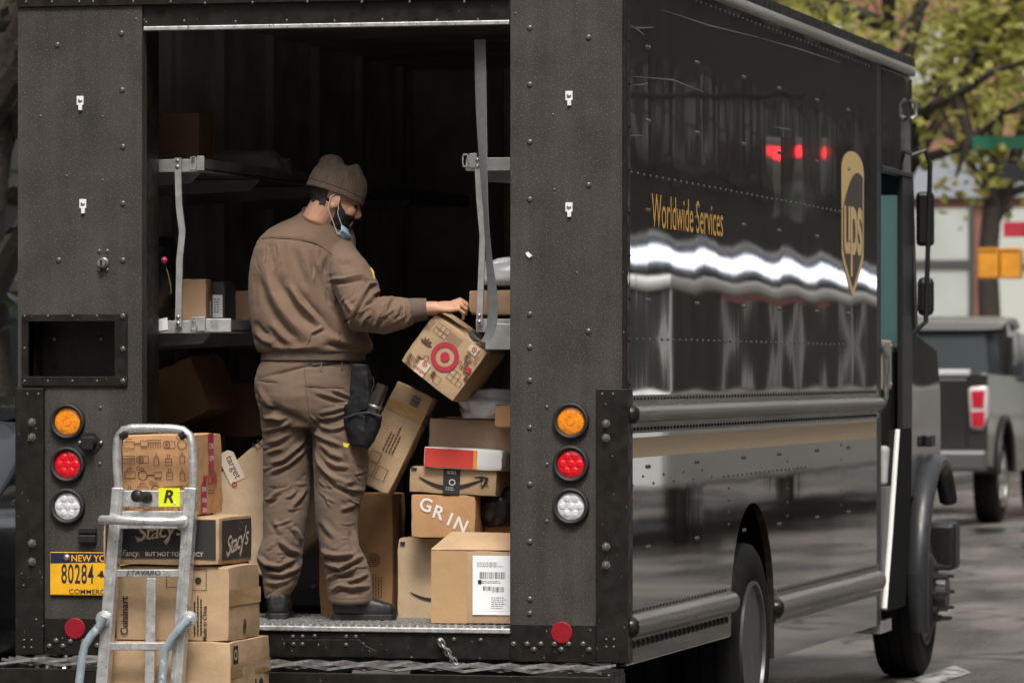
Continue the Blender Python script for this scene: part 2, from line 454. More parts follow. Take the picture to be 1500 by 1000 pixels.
# --- lower rear bands, corner posts
zb = rear(100, 905).z
MB().box((XL + 0.02, -0.006, 0.512), (OX0 - 0.003, 0.02, zb)).build('lower_band', M_TRIM, truck, bevel=0.002)
MB().box((OX1 + 0.003, -0.006, 0.512), (-0.10, 0.02, zb)).build('lower_band', M_TRIM, truck, bevel=0.002)
cz1 = rear(45, 568).z
MB().box((XL - 0.004, -0.022, 0.512), (rear(66, 700).x, 0.04, cz1)).build('corner_post', M_TRIM, truck, bevel=0.004)
MB().box((rear(875, 700).x, -0.022, 0.512), (0.012, 0.04, cz1)).build('corner_post', M_TRIM, truck, bevel=0.004)
MB().box((0.002, -0.021, 0.515), (0.014, 0.06, cz1 - 0.003)).build('corner_flange', M_TRIM, truck)
MB().box((-0.012, -0.004, cz1), (0.006, 0.05, 3.12)).build('corner_bead', M_TRIM, truck, bevel=0.004)
mbs = {r: MB().dome((0, 0, 0), (0, -1, 0), r).mesh('bolt', M_BOLT, True) for r in (0.0055, 0.008, 0.0115, 0.013)}
def bolt(u, v, r, Y=0.0, name='bolt'):
    o = obj(name, mbs[r]); o.location = rear(u, v, Y); o.parent = truck; return o
for u, v in ((84, 66), (178, 49), (179, 132), (180, 215), (180, 298), (180, 381), (86, 381),
             (776, 41), (862, 55), (776, 124), (776, 208), (862, 271), (776, 292), (862, 485), (776, 460), (776, 508), (776, 557),
             (776, 626), (776, 709), (776, 793), (776, 877), (776, 898)):
    bolt(u, v, 0.0115)
for u, v in ((199, 28), (59, 170), (150, 171), (150, 264), (98, 258), (147, 597), (146, 679), (801, 596), (801, 680), (801, 763), (810, 168), (812, 278), (755, 20), (845, 400)):
    bolt(u, v, 0.0055 if v < 590 else 0.008)
for u, v in ((72, 946), (82, 938), (92, 946), (103, 939), (122, 939), (142, 945), (160, 939), (752, 943), (772, 943), (792, 943), (812, 943), (833, 943), (854, 943), (782, 951), (822, 951), (863, 951)):
    bolt(u, v, 0.0115, -0.006)
for u, v in ((40, 577), (56, 577), (35, 937), (46, 937), (35, 948), (46, 948), (882, 577), (898, 577), (888, 936), (899, 936), (888, 947), (899, 947), (53, 907), (63, 917)):
    bolt(u, v, 0.0055, -0.022)
hexm = MB().lathe((0, 0, 0), (0, -1, 0), [(0.017, 0), (0.017, 0.003), (0.0115, 0.0031), (0.0115, 0.012), (0.0095, 0.014), (0.006, 0.0141), (0.006, 0.02), (0.0001, 0.021)], 6).mesh('hex_bolt', mat('hex_bolt_metal', (0.30, 0.29, 0.27), 0.28, metal=0.8))
for u, v in ((47, 618), (47, 640), (47, 795), (47, 822), (888, 620), (888, 641), (888, 800), (888, 827)):
    o = obj('hex_bolt', hexm); o.location = rear(u, v, -0.022); o.parent = truck
# header rivets
for u, v in ((38, 3), (76, 3), (116, 3), (136, 3), (195, 3), (250, 3), (300, 5), (270, 31), (345, 32), (420, 30), (490, 31), (560, 29), (640, 30), (700, 29), (370, 4), (450, 3), (530, 3), (600, 3), (680, 3), (214, 33)):
    bolt(u, v, 0.0055, -0.012 if v < 10 else 0.012)

# --- recess with frame
rc = MB()
rc.add([(rx0, 0.16, rz0), (rx1, 0.16, rz0), (rx1, 0.16, rz1), (rx0, 0.16, rz1), (rx0, 0.005, rz0), (rx1, 0.005, rz0), (rx1, 0.005, rz1), (rx0, 0.005, rz1)],
       [(0, 1, 2, 3), (0, 4, 5, 1), (1, 5, 6, 2), (2, 6, 7, 3), (3, 7, 4, 0)])
rec = rc.build('recess_box', M_TRIM, truck)
fx0, fx1 = rear(33, 500).x, rear(187, 500).x; fz0, fz1 = rear(100, 565).z, rear(100, 460).z
MB().box((fx0, -0.012, rz1 - 0.002), (fx1, 0.003, fz1)).build('recess_frame', M_TRIM, rec, bevel=0.002)
MB().box((fx0, -0.012, fz0), (fx1, 0.003, rz0 + 0.002)).build('recess_frame', M_TRIM, rec, bevel=0.002)
MB().box((fx0, -0.011, rz0 + 0.002), (rx0 + 0.002, 0.003, rz1 - 0.002)).build('recess_frame', M_TRIM, rec)
MB().box((rx1 - 0.002, -0.011, rz0 + 0.002), (fx1, 0.003, rz1 - 0.002)).build('recess_frame', M_TRIM, rec)
for u, v in ((36, 463), (70, 463), (106, 463), (142, 463), (36, 510), (36, 558), (70, 558), (106, 558), (142, 558)): bolt(u, v, 0.0055, -0.012)
for u, v in ((180, 463), (180, 511), (180, 558)): bolt(u, v, 0.0115, -0.012)
for u, v in ((79, 496), (148, 496)): bolt(u, v, 0.0115, 0.158)

# --- tail lamps
def lens_mat(name, col, emit=0.0):
    m = mat(name, col, 0.22, spec=0.5, coat=0.4, bump=0.0025, bscale=110, emit=emit, var=0.25, vscale=60)
    return m
LM = {'amber': lens_mat('amber_lens', (0.85, 0.26, 0.01)), 'red': lens_mat('red_lens', (0.70, 0.004, 0.012)), 'clear': lens_mat('clear_lens', (0.62, 0.62, 0.64))}
bez = MB().lathe((0, 0, 0), (0, -1, 0), [(0.070, 0), (0.070, 0.012), (0.067, 0.020), (0.061, 0.023), (0.0545, 0.019), (0.0515, 0.008), (0.0515, 0.002), (0.001, 0.002)], 40).mesh('bezel', M_RUBBER, True)
for i, (u, vs) in enumerate(((100, (617, 680, 741)), (837, (616, 679, 741)))):
    for v, c in zip(vs, ('amber', 'red', 'clear')):
        lamp = obj('tail_lamp', bez); lamp.location = rear(u, v); lamp.parent = truck
        lamp['label'] = c + (' turn lamp' if c == 'amber' else ' brake lamp' if c == 'red' else ' reversing lamp') + ' in a black rubber ring'
        mb = MB().lathe((0, 0, 0), (0, -1, 0), [(0.0515, 0.004), (0.0515, 0.0075), (0.048, 0.0095), (0.025, 0.0108), (0.0001, 0.011)], 36)
        ln = obj('lens', mb.mesh('lens', LM[c], True), lamp, True)
        # moulded cells behind the lens surface
        cells = MB()
        if c != 'amber':
            for k in range(7):
                a = k * math.pi / 3; rr = 0 if k == 6 else 0.031
                cells.lathe((rr*math.cos(a), 0, rr*math.sin(a)), (0, -1, 0), [(0.0150, 0.0095), (0.013, 0.0112), (0.006, 0.0119), (0.0001, 0.0120)], 10)
        else:
            for k in range(18):
                a = k * math.pi / 9
                cells.box((0.016*math.cos(a) - 0.002, -0.0122, 0.016*math.sin(a) - 0.002), (0.016*math.cos(a) + 0.002, -0.009, 0.016*math.sin(a) + 0.002))
        obj('lens_cells', cells.mesh('lens_cells', LM[c], True), lamp, True)
# round red reflectors
for u, v in ((110, 920), (823, 926)):
    mb = MB().lathe((0, 0, 0), (0, -1, 0), [(0.041, 0), (0.041, 0.004), (0.038, 0.006), (0.0001, 0.006)], 32)
    o = obj('round_reflector', mb.mesh('round_reflector', mat('red_reflector', (0.27, 0.005, 0.014), 0.6, spec=0.3, var=0.2, vscale=60))); o.location = rear(u, v, -0.006); o.parent = truck

# --- trailer socket, black block, padlock, clips
p = rear(133, 648)
so = MB().lathe(p, (0, -1, 0), [(0.028, 0), (0.028, 0.012), (0.024, 0.02), (0.024, 0.035), (0.001, 0.035)], 20).build('trailer_socket', M_BLACKPL, truck, smooth=True)
MB().prism([p + Vector((x, -0.006, z)) for x, z in ((-0.052, 0.0), (-0.02, -0.04), (0.02, -0.04), (0.052, 0.0), (0.02, 0.04), (-0.02, 0.04))], (0, 0.006, 0)).build('socket_plate', M_BLACKPL, so, bevel=0.002)
MB().box(p + Vector((-0.022, -0.042, -0.026)), p + Vector((0.022, -0.034, 0.022))).build('socket_lid', M_BLACKPL, so, bevel=0.003)
for dx in (-0.043, 0.043): MB().dome(p + Vector((dx, -0.007, 0)), (0, -1, 0), 0.007).build('screw', M_STEEL, so)
p = rear(130, 783)
hb = MB().box(p + Vector((-0.036, -0.02, 0.004)), p + Vector((0.034, 0.001, 0.029))).build('rubber_stop', M_BLACKPL, truck, bevel=0.004)
MB().box(p + Vector((-0.036, -0.024, -0.030)), p + Vector((0.034, 0.001, 0.0))).build('rubber_block', M_BLACKPL, hb, bevel=0.004)
p = rear(152, 385)
lk = MB().lathe(p, (0, -1, 0), [(0.021, 0), (0.021, 0.01), (0.017, 0.014), (0.016, 0.03), (0.0001, 0.031)], 18).build('door_lock', M_STEEL, truck, smooth=True)
MB().box(p + Vector((-0.004, -0.036, -0.011)), p + Vector((0.004, -0.03, 0.011))).build('keyhole', M_BLACKPL, lk)
for dx, dz in ((-0.018, 0.045), (0.014, 0.045), (-0.018, -0.027), (0.014, -0.027)): MB().dome(p + Vector((dx, 0, dz)), (0, -1, 0), 0.009).build('bolt', M_BOLT, truck, smooth=True)
for u, v in ((118, 152), (122, 303), (834, 145), (834, 308)):
    p = rear(u, v)
    cl = MB().box(p + Vector((-0.014, -0.006, -0.006)), p + Vector((0.013, 0.0, 0.029))).build('door_clip', M_WHITEP, truck, bevel=0.001)
    MB().dome(p + Vector((0, -0.006, 0.011)), (0, -1, 0), 0.009, n=12).build('clip_rivet', M_STEEL, cl, smooth=True)
    MB().prism([p + Vector((x, -0.010, z)) for x, z in ((-0.007, 0), (0.009, 0), (0.008, -0.026), (-0.006, -0.026))], (0, 0.012, 0)).build('clip_tongue', M_WHITEP, cl, bevel=0.002)
mb = MB()
p = rear(775, 373); mb.prism([p + Vector((x, -0.006, z)) for x, z in ((-0.013, 0.006), (-0.003, 0.011), (0.003, 0.004), (0.014, -0.004), (0.002, -0.012), (-0.007, -0.005))], (0, 0.007, 0))
mb.build('torn_rivet', M_WHITEP, truck)

# --- licence plate
p0 = rear(74, 871, -0.004); p1 = rear(191, 809, -0.004)
M_YEL = mat('plate_yellow', (0.80, 0.42, 0.012), 0.45, var=0.08, vscale=40); M_NAVY = mat('plate_navy', (0.012, 0.016, 0.05), 0.45)
pl = MB().box((p0.x, -0.012, p0.z), (p1.x, -0.004, p1.z)).build('licence_plate', M_YEL, truck, bevel=0.004)
pcx, pcz = (p0.x + p1.x)/2, (p0.z + p1.z)/2; pw, ph = p1.x - p0.x, p1.z - p0.z
F = frame((pcx, -0.0125, pcz), (1, 0, 0), (0, 0, 1))
decal([[(-pw/2+0.003, ph/2-0.002), (-pw/2+0.003, ph/2-0.043), (pw/2-0.003, ph/2-0.034), (pw/2-0.003, ph/2-0.002)]], F, M_NAVY, pl, 'navy_band')
lettering('NEW YORK', frame((pcx + 0.018, -0.0138, pcz + ph/2 - 0.024), (1, 0, 0), (0, 0, 1)), M_YEL, pl, 0.036, xs=0.98, bold=0.012)
lettering('80284', frame((pcx - 0.049, -0.0132, pcz - 0.004), (1, 0, 0), (0, 0, 1)), M_NAVY, pl, 0.104, xs=0.47, bold=0.010, space=1.10)
lettering('COMMERCIAL', frame((pcx + 0.01, -0.0132, pcz - ph/2 + 0.014), (1, 0, 0), (0, 0, 1)), M_NAVY, pl, 0.026, xs=1.15, bold=0.006)
decal([[(0.030, -0.006), (0.042, 0.004), (0.044, 0.012), (0.053, 0.013), (0.056, -0.004), (0.062, -0.012), (0.052, -0.010), (0.046, -0.013), (0.040, -0.008)]], F, M_NAVY, pl, 'state_outline', 0.0006)
MB().dome((p0.x + 0.068, -0.012, p1.z - 0.021), (0, -1, 0), 0.014, 0.008, 14).build('plate_screw', M_STEEL, pl, smooth=True)

# --- rear step bumper with expanded metal tread
zt = 0.488
bx0, bx1 = XL - 0.02, rear(895, 990, -0.25).x
bmp = MB().box((bx0, -0.27, zt - 0.14), (bx1, -0.255, zt - 0.012)).box((bx0, -0.255, zt - 0.14), (bx0 + 0.015, 0.0, zt - 0.012)).box((bx1 - 0.015, -0.255, zt - 0.14), (bx1, 0, zt - 0.012)).box((bx0 + .015, -0.255, zt - 0.15), (bx1 - .015, -0.02, zt - 0.14)).build('rear_bumper', M_TRIM, truck, bevel=0.003)
mb = MB()
pitch = 0.262
nx = int((bx1 - bx0) / pitch)
for r in range(7):                              # slanted strands meeting at bonds
    y = -0.265 + r * 0.04
    for i in range(nx * 2):
        xa = bx0 + 0.02 + i * pitch/2; xb = xa + pitch/2
        up = (i + r) % 2 == 0
        ya, yb = (y, y + 0.04) if up else (y + 0.04, y)
        za, zbb = (zt - 0.004, zt + 0.012) if up else (zt + 0.012, zt - 0.004)
        mb.prism([(xa, ya - 0.004, za), (xb, yb - 0.004, zbb), (xb, yb + 0.006, zbb + 0.009), (xa, ya + 0.006, za + 0.009)], (0, 0.003, -0.003))
mb.build('expanded_metal_tread', mat('tread_steel', (0.11, 0.105, 0.10), 0.42, metal=0.65, var=0.5, vscale=25), bmp, kind='stuff')
MB().box((bx1 - 0.10, -0.262, zt - 0.011), (bx1 - 0.001, -0.02, zt + 0.004)).build('bumper_end_plate', M_TRIM, bmp)
# chain
lp = [rear(u, v, -0.012) for u, v in ((645, 938), (649, 945), (654, 952), (658, 958), (662, 965), (667, 971), (674, 975), (682, 977))]
for i in range(len(lp) - 1):
    a, b = lp[i], lp[i+1]; t = (b - a); n = Vector((0, -1, 0)) if i % 2 else t.cross(Vector((0, -1, 0))).normalized()
    c = (a + b)/2; L = t.length*0.85; t = t.normalized()
    path = [c + t*L*math.cos(k*math.pi/6) + n*0.011*math.sin(k*math.pi/6) for k in range(13)]
    MB().tube(path, 0.0038, 6, caps=False).build('chain_link', M_STEEL, truck, smooth=True)
MB().dome(rear(645, 938, 0.0), (0, -1, 0), 0.014, 0.018, 12).build('chain_bolt', M_STEEL, truck, smooth=True)

# --- right side: rails, stripe, shield, lettering, rivets
def rail(z0, zb0, zb1, z1, y0, y1, name='rub_rail'):
    """flange z0..z1 with a half-round bulge zb0..zb1"""
    prof = [(0.001, z0), (0.006, z0), (0.006, zb0)]
    zc, r = (zb0 + zb1)/2, (zb1 - zb0)/2
    prof += [(0.006 + 0.038*math.sin(math.pi*i/8), zc - r*math.cos(math.pi*i/8)) for i in range(1, 8)]
    prof += [(0.006, zb1), (0.006, z1), (0.001, z1)]
    return MB().prism([(x, y0, z) for x, z in prof], (0, y1 - y0, 0)).build(name, M_RAIL, truck, smooth=True)
ru = rail(1.365, 1.405, 1.468, 1.508, 0.045, YC + 0.03)
rlr = rail(0.505, 0.60, 0.688, 0.705, 0.045, 2.02)
rlf = rail(0.50, 0.522, 0.618, 0.652, 3.035, YC + 0.02)
for rl, y0, y1, z in ((ru, 0.045, YC + 0.03, 1.4365), (rlr, 0.045, 2.02, 0.644), (rlf, 3.035, YC + 0.02, 0.57)):
    for y in (y0, y1): MB().lathe((0.006, y, z), (1, 0, 0), [(0.036, 0), (0.034, 0.02), (0.022, 0.034), (0.001, 0.038)], 14).build('rail_end', M_TRIM, rl, smooth=True)
decal([rect(0.05, 1.272, YC - 0.03, 1.348)], frame((0.0015, 0, 0), (0, 1, 0), (0, 0, 1)), M_TAN, truck, 'tan_stripe')
def rivets(pts, r, name, m=M_BOLT, X=0.0):
    mb = MB()
    for y, z in pts: mb.lathe((X, y, z), (1, 0, 0), [(r, 0), (r*0.8, r*0.45), (r*0.3, r*0.7), (0.0001, r*0.72)], 6)
    o = mb.build(name, m, truck, smooth=True, kind='stuff'); return o
pts = [(0.06 + i*0.062, z) for i in range(92) for z in (1.495, 1.38)]
rivets(pts, 0.0075, 'rail_rivets', M_TRIM, 0.006)
rivets([(0.10 + i*0.086, 0.575) for i in range(22)], 0.016, 'rail_hole_rivets', M_BLACKPL, 0.006)
rivets([(3.1 + i*0.062, 0.64) for i in range(43)] + [(0.1 + i*0.062, 0.698) for i in range(30)], 0.006, 'rail_rivets', M_TRIM, 0.006)
rivets([(0.10 + i*0.115, 2.342) for i in range(42)], 0.0065, 'panel_rivets')
rivets([(0.08 + i*0.115, 1.72) for i in range(42)], 0.0065, 'panel_rivets')
rivets([(0.15 + i*0.098, 3.075) for i in range(56)], 0.0065, 'panel_rivets')
rivets([(0.12 + i*0.19, 1.17 + (0.03 if i % 2 else 0)) for i in range(9)] + [(1.9 + i*0.1, 1.165) for i in range(20)], 0.006, 'panel_rivets')
rivets([(2.0, 1.165 - i*0.05) for i in range(1, 5)] + [(3.35, 1.2 - i*0.06) for i in range(5)] + [(4.75, 1.25 - i*0.07) for i in range(6)], 0.006, 'panel_rivets')
pp = []
for y in (0.40, 1.34, 2.33, 3.15, 4.1, 4.95):
    for z in (2.83, 2.55, 2.21, 1.868, 1.50 + 0.0, 1.235, 0.93):
        if abs(z - 1.5) < 0.05: continue
        pp += [(y - 0.022, z), (y + 0.022, z)]
rivets(pp, 0.009, 'panel_rivets')
rivets([(0.035, 0.75 + i*0.16) for i in range(15)], 0.008, 'corner_rivets', M_TRIM, 0.006)
MB().box((0.0005, 0.02, 0.515), (0.0045, 0.062, 3.10)).build('corner_angle', M_TRIM, truck)
rivets([(0.06, 1.12)], 0.018, 'side_marker', mat('small_red_marker', (0.4, 0.01, 0.02), 0.3), 0.004)
F = frame((0.0035, 1.16, 2.205), (0, 1, 0), (0, 0, 1))
lettering('Worldwide Services', F, M_GOLD, truck, 0.185, xs=0.93, bold=0.004)
# shield emblem
sy0, sy1, sz0, sz1 = 4.74, 5.38, 1.945, 2.64
sw, sh = sy1 - sy0, sz1 - sz0
def shield(gr, top=1.0):
    """outline of the shield: rounded top, straight flanks, pointed foot; gr = inset"""
    w2 = sw/2 - gr; pts = []
    for i in range(13):
        a = math.pi * i / 12; pts.append((w2*math.cos(a), sh*0.37 + (sh*0.13 - gr)*math.sin(a)))
    def wq(t): return 1 - 0.03*t - 0.97*max(0.0, (t - 0.68)/0.32)**1.12
    for i in range(1, 12):
        t = i/12; pts.append((-w2*wq(t), sh*0.37 - t*(sh*0.87 - gr*1.3)))
    pts.append((0, -sh*0.5 + gr*1.3))
    for i in range(11, 0, -1):
        t = i/12; pts.append((w2*wq(t), sh*0.37 - t*(sh*0.87 - gr*1.3)))
    return pts
Fs = frame((0.002, (sy0 + sy1)/2, (sz0 + sz1)/2), (0, 1, 0), (0, 0, 1))
em = decal([shield(0)], Fs, M_GOLDLT, truck, 'shield_emblem')
inn = shield(0.035)
swoosh = []                                      # brown field under a gold sweep at the top
for x, y in inn:
    lim = sh*0.36 - 0.10*((x/(sw/2) + 1)/2 - 0.72)**2 * 4.2
    swoosh.append((x, min(y, lim)))
decal([swoosh], frame((0.0032, (sy0 + sy1)/2, (sz0 + sz1)/2), (0, 1, 0), (0, 0, 1)), M_SHIELD, em, 'shield_field')
lettering('ups', frame((0.0045, (sy0 + sy1)/2, (sz0 + sz1)/2 + 0.005), (0, 1, 0), (0, 0, 1)), M_GOLDLT, em, 0.46, xs=0.92, bold=0.020, space=0.90)
# scratches
mb = []
for a, b, c in (((926, 112), (985, 117), (1030, 135)), ((920, 35), (935, 45), (943, 52)), ((922, 40), (940, 41), (958, 40)), ((925, 125), (940, 124), (948, 121)),
                ((1133, 186), (1145, 188), (1158, 190)), ((970, 15), (1040, 38), (1110, 55)), ((1110, 55), (1170, 72), (1230, 92)), ((917, 200), (930, 198), (942, 199))):
    P = [side(*q) for q in (a, b, c)]
    mb.append(stroke([(p.y, p.z) for p in P], [0.001, 0.006, 0.002]))
decal(mb, frame((0.002, 0, 0), (0, 1, 0), (0, 0, 1)), mat('scratch_grey', (0.20, 0.19, 0.18), 0.6), truck, 'scratch_marks')
decal([[(p.y, p.z) for p in (side(918, 398), side(921, 407), side(918, 418), side(916, 407))]], frame((0.0063, 0, 0), (0, 1, 0), (0, 0, 1)), M_WHITEP, truck, 'paint_chip')

# --- cab: upper side, doorway, windscreen, nose, fender, mirrors
YA, YB = 5.95, 6.92
MB().box((-0.06, YC + 0.002, 0.36), (-0.006, YA, 3.11)).build('door_channel', M_BLACKPL, truck)
MB().box((-0.05, YA + 0.002, 2.60), (-0.002, YB, 3.10)).build('cab_upper_panel', M_SIDE, truck, bevel=0.012)
MB().box((-0.05, YA + 0.002, 2.585), (0.004, YB - 0.01, 2.605)).build('door_track', M_BLACKPL, truck)
MB().box((-0.03, 6.60, 1.30), (-0.002, YB, 2.583)).build('door_pillar', M_BLACKPL, truck, bevel=0.006)
M_MATTE = mat('matte_black', (0.012, 0.012, 0.012), 0.85, spec=0.15)
MB().prism([(-0.003, 6.44, 1.298), (-0.003, 6.92, 1.298), (-0.003, 6.90, 0.9), (-0.003, 6.70, 0.40), (-0.003, 6.04, 0.40), (-0.003, 6.23, 0.8)], (-0.05, 0, 0)).build('step_side', M_MATTE, truck, bevel=0.005)
MB().tube([(0.002, 6.42, 1.30), (0.002, 6.20, 0.80), (0.002, 6.01, 0.42)], 0.013, 6).build('step_trim', M_WHITEP, truck)
MB().box((-0.9, YA, 0.30), (-0.01, 6.30, 0.36)).build('cab_step', M_ALU, truck)
MB().box((-2.3, YA, 0.70), (-0.32, 7.1, 0.76)).build('cab_floor', M_BLACKPL, truck)
MB().box((-0.34, YA, 0.36), (-0.31, 6.9, 0.76)).build('step_riser', mat('step_grey', (0.20, 0.20, 0.20), 0.55, var=0.2), truck)
MB().box((-0.34, 6.30, 1.02), (-0.035, 6.44, 1.22)).build('dash_box', mat('pale_panel', (0.55, 0.57, 0.54), 0.5, var=0.15), truck, bevel=0.02)
MB().box((-2.3, 6.75, 0.76), (-0.06, 7.15, 1.72)).build('dashboard', M_BLACKPL, truck, bevel=0.03)
MB().box((XL + 0.02, YA, 0.4), (XL + 0.06, 7.0, 1.85)).build('cab_side', M_SIDE, truck)
MB().box((XL + 0.02, YA, 2.60), (XL + 0.06, 7.0, 3.10)).build('cab_side', M_SIDE, truck)
M_GLASS = mat('teal_tinted_glass', (0.30, 0.62, 0.58), 0.25, trans=0.6, spec=0.5)
_n = M_GLASS.node_tree.nodes; _l = M_GLASS.node_tree.links
_t = _n.new('ShaderNodeBsdfTranslucent'); _t.inputs[0].default_value = (0.66, 0.88, 0.84, 1)
_m = _n.new('ShaderNodeMixShader'); _m.inputs[0].default_value = 0.85
_l.new(_n['Principled BSDF'].outputs[0], _m.inputs[1]); _l.new(_t.outputs[0], _m.inputs[2]); _l.new(_m.outputs[0], _n['Material Output'].inputs[0])
MB().prism([(-2.3, 7.12, 1.75), (-0.06, 7.12, 1.75), (-0.06, 6.98, 2.62), (-2.3, 6.98, 2.62)], (0, 0.008, 0)).build('windscreen', M_GLASS, truck)
MB().prism([(-2.3, 6.99, 2.50), (-0.06, 6.99, 2.50), (-0.06, 6.972, 2.62), (-2.3, 6.972, 2.62)], (0, -0.004, 0)).build('sun_band', mat('sun_band_tint', (0.01, 0.13, 0.15), 0.3), truck)
MB().box((-2.32, 6.93, 2.60), (-0.05, 7.02, 3.17)).build('cab_brow', M_SIDE, truck, bevel=0.03)
MB().prism([(-0.06, 6.93, 2.62), (-0.012, 6.93, 2.62), (-0.012, 7.10, 1.75), (-0.06, 7.10, 1.75)], (0, 0.09, 0)).build('windscreen_post', M_BLACKPL, truck)
MB().prism([(-0.012, 5.96, 0.42), (-0.012, 6.02, 0.42), (-0.012, 6.30, 1.02), (-0.012, 5.96, 1.02)], (-0.02, 0, 0)).build('step_well_side', MATS['step_grey'], truck)
lt = MB().box((-0.040, 6.00, 1.50), (-0.008, 6.30, 1.75)).build('door_latch', mat('beige_latch', (0.36, 0.30, 0.24), 0.45, var=0.1), truck, bevel=0.012)
MB().box((-0.0079, 6.13, 1.585), (-0.004, 6.20, 1.67)).build('latch_slot', M_BLACKPL, lt)
for y, z in ((6.05, 1.53), (6.27, 1.53), (6.05, 1.72), (6.27, 1.72)): MB().dome((-0.008, y, z), (1, 0, 0), 0.012).build('screw', M_STEEL, lt)
MB().tube([(-0.02, 5.99, 1.40), (0.012, 6.0, 1.46), (0.012, 6.0, 1.68), (-0.02, 5.99, 1.74)], 0.012, 8).build('grab_handle', M_STEEL, truck, smooth=True)
# nose
nose = MB()
def nosef(i, j):
    # i along y (0..1), j around the section from lower right over the hood to lower left
    y = 6.95 + 1.25*i
    top = 1.80 - 0.22*i**2; wid = 1.17 - 0.05*i**2
    a = math.pi * j
    sx = math.copysign(abs(math.cos(a))**0.42, math.cos(a)); sz = abs(math.sin(a))**0.42
    return Vector((-W/2 + wid*sx, y, 0.95 + (top - 0.95)*sz))
nose.sheet(nosef, 10, 30)
nose.build('hood', M_SIDE, truck, smooth=True)
MB().box((-W + 0.12, 8.12, 0.55), (-0.12, 8.2, 1.55)).build('grille', M_BLACKPL, truck, bevel=0.03)
MB().box((-W + 0.02, 8.2, 0.52), (0.03, 8.42, 0.78)).build('front_bumper', M_BLACKPL, truck, bevel=0.03)
MB().tube([(0.0, 7.0, 1.02), (0.0, 7.04, 1.1)], 0.001, 4)
for s in (1, -1):
    X = 0.0 if s > 0 else XL
    fl = MB()
    fp = [(X + s*0.035, 7.47 + 0.60*math.cos(a), 0.52 + 0.60*math.sin(a)) for a in [R(205) - R(165)*k/16 for k in range(17)]]
    fl.tube(fp, [0.038 + 0.008*math.sin(math.pi*k/16) for k in range(17)], 10, flat=1.3)
    fl.build('fender_flare', mat('grey_black_fender', (0.030, 0.031, 0.033), 0.34, var=0.15, rvar=0.1), truck, smooth=True)
    MB().prism([(X - s*0.008, 6.93, 0.95), (X - s*0.008, 7.86, 0.98), (X - s*0.008, 7.94, 1.20), (X - s*0.008, 7.92, 1.50), (X - s*0.008, 7.80, 1.70), (X - s*0.008, 6.93, 1.80)], (-s*0.04, 0, 0)).build('fender_side', M_SIDE, truck)
    mi = MB().tube([(X - s*0.02, 6.96, 2.70), (X + s*0.05, 7.0, 2.73), (X + s*0.075, 7.02, 2.66), (X + s*0.06, 7.04, 2.2), (X + s*0.05, 7.04, 1.85), (X - s*0.02, 7.0, 1.78)], 0.013, 8).build('mirror_bracket', M_BLACKPL, truck, smooth=True)
    MB().box((X - s*0.005, 7.05, 2.24), (X + s*0.085, 7.12, 2.52)).build('mirror_head', M_BLACKPL, mi, bevel=0.02)
    MB().box((X + s*0.0, 7.05, 1.88), (X + s*0.085, 7.12, 2.08)).build('mirror_head', M_BLACKPL, mi, bevel=0.03)
    MB().box((X + s*0.005, 7.042, 2.26), (X + s*0.078, 7.049, 2.50)).build('mirror_glass', mat('mirror_silver', (0.7, 0.7, 0.7), 0.05, metal=1.0), mi)
MB().tube([(0.012, 6.78, 2.88), (0.035, 6.80, 2.90), (0.035, 6.80, 2.96), (0.012, 6.78, 2.98)], 0.012, 8).build('marker_lamp_guard', M_STEEL, truck, smooth=True)
MB().box((-0.002, 7.35, 1.20), (0.03, 7.50, 1.26)).build('hood_latch', M_BLACKPL, truck, bevel=0.006)

# --- wheels
def wheel(name, x_out, yc, s, dual, r=0.435, wd=0.235):
    wh = bpy.data.objects.new(name, None); COL.objects.link(wh); wh.location = (x_out, yc, r); wh.parent = truck
    ty = MB(); rb = 0.268
    for off in ([0, 0.30] if dual else [0]):
        o = -off
        prof = [(rb, o - 0.012), (rb + 0.03, o - 0.004), (r*0.83, o + 0.004), (r*0.93, o - 0.006), (r*0.985, o - 0.022), (r, o - 0.05),
                (r, o - 0.075), (r - 0.010, o - 0.078), (r - 0.010, o - 0.088), (r, o - 0.091), (r, o - 0.143), (r - 0.010, o - 0.146), (r - 0.010, o - 0.156), (r, o - 0.159),
                (r, o - wd + 0.05), (r*0.985, o - wd + 0.022), (r*0.93, o - wd + 0.006), (r*0.83, o - wd - 0.004), (rb, o - wd + 0.012)]
        ty.lathe((0, 0, 0), (s, 0, 0), prof, 56)
    obj('tyre', ty.mesh('tyre', M_TYRE, True), wh, True)
    rm = MB()
    if dual: prof = [(0.274, -0.010), (0.274, 0.004), (0.258, 0.004), (0.248, -0.03), (0.240, -0.10), (0.19, -0.135), (0.11, -0.15), (0.10, -0.10), (0.085, -0.02), (0.0001, -0.015)]
    else: prof = [(0.274, -0.010), (0.274, 0.004), (0.258, 0.004), (0.25, -0.02), (0.22, 0.01), (0.17, 0.045), (0.10, 0.06), (0.095, 0.11), (0.0001, 0.115)]
    rm.lathe((0, 0, 0), (s, 0, 0), prof, 40)
    obj('rim', rm.mesh('rim', mat('grey_rim', (0.09, 0.09, 0.09), 0.36, metal=0.5, var=0.3, vscale=12) if dual else mat('dark_rim', (0.035, 0.034, 0.033), 0.42, var=0.3, vscale=12), True), wh, True)
    for k in range(10):
        a = 2*math.pi*k/10; rr = 0.14
        o = -0.14 if dual else 0.05
        nut = MB().lathe((s*o, rr*math.cos(a), rr*math.sin(a)), (s, 0, 0), [(0.016, 0), (0.016, 0.02), (0.012, 0.025), (0.009, 0.028), (0.009, 0.075), (0.0001, 0.08)], 7)
        obj('lug_nut', nut.mesh('lug_nut', M_STEEL if dual else M_BLACKPL, True), wh, True)
    return wh
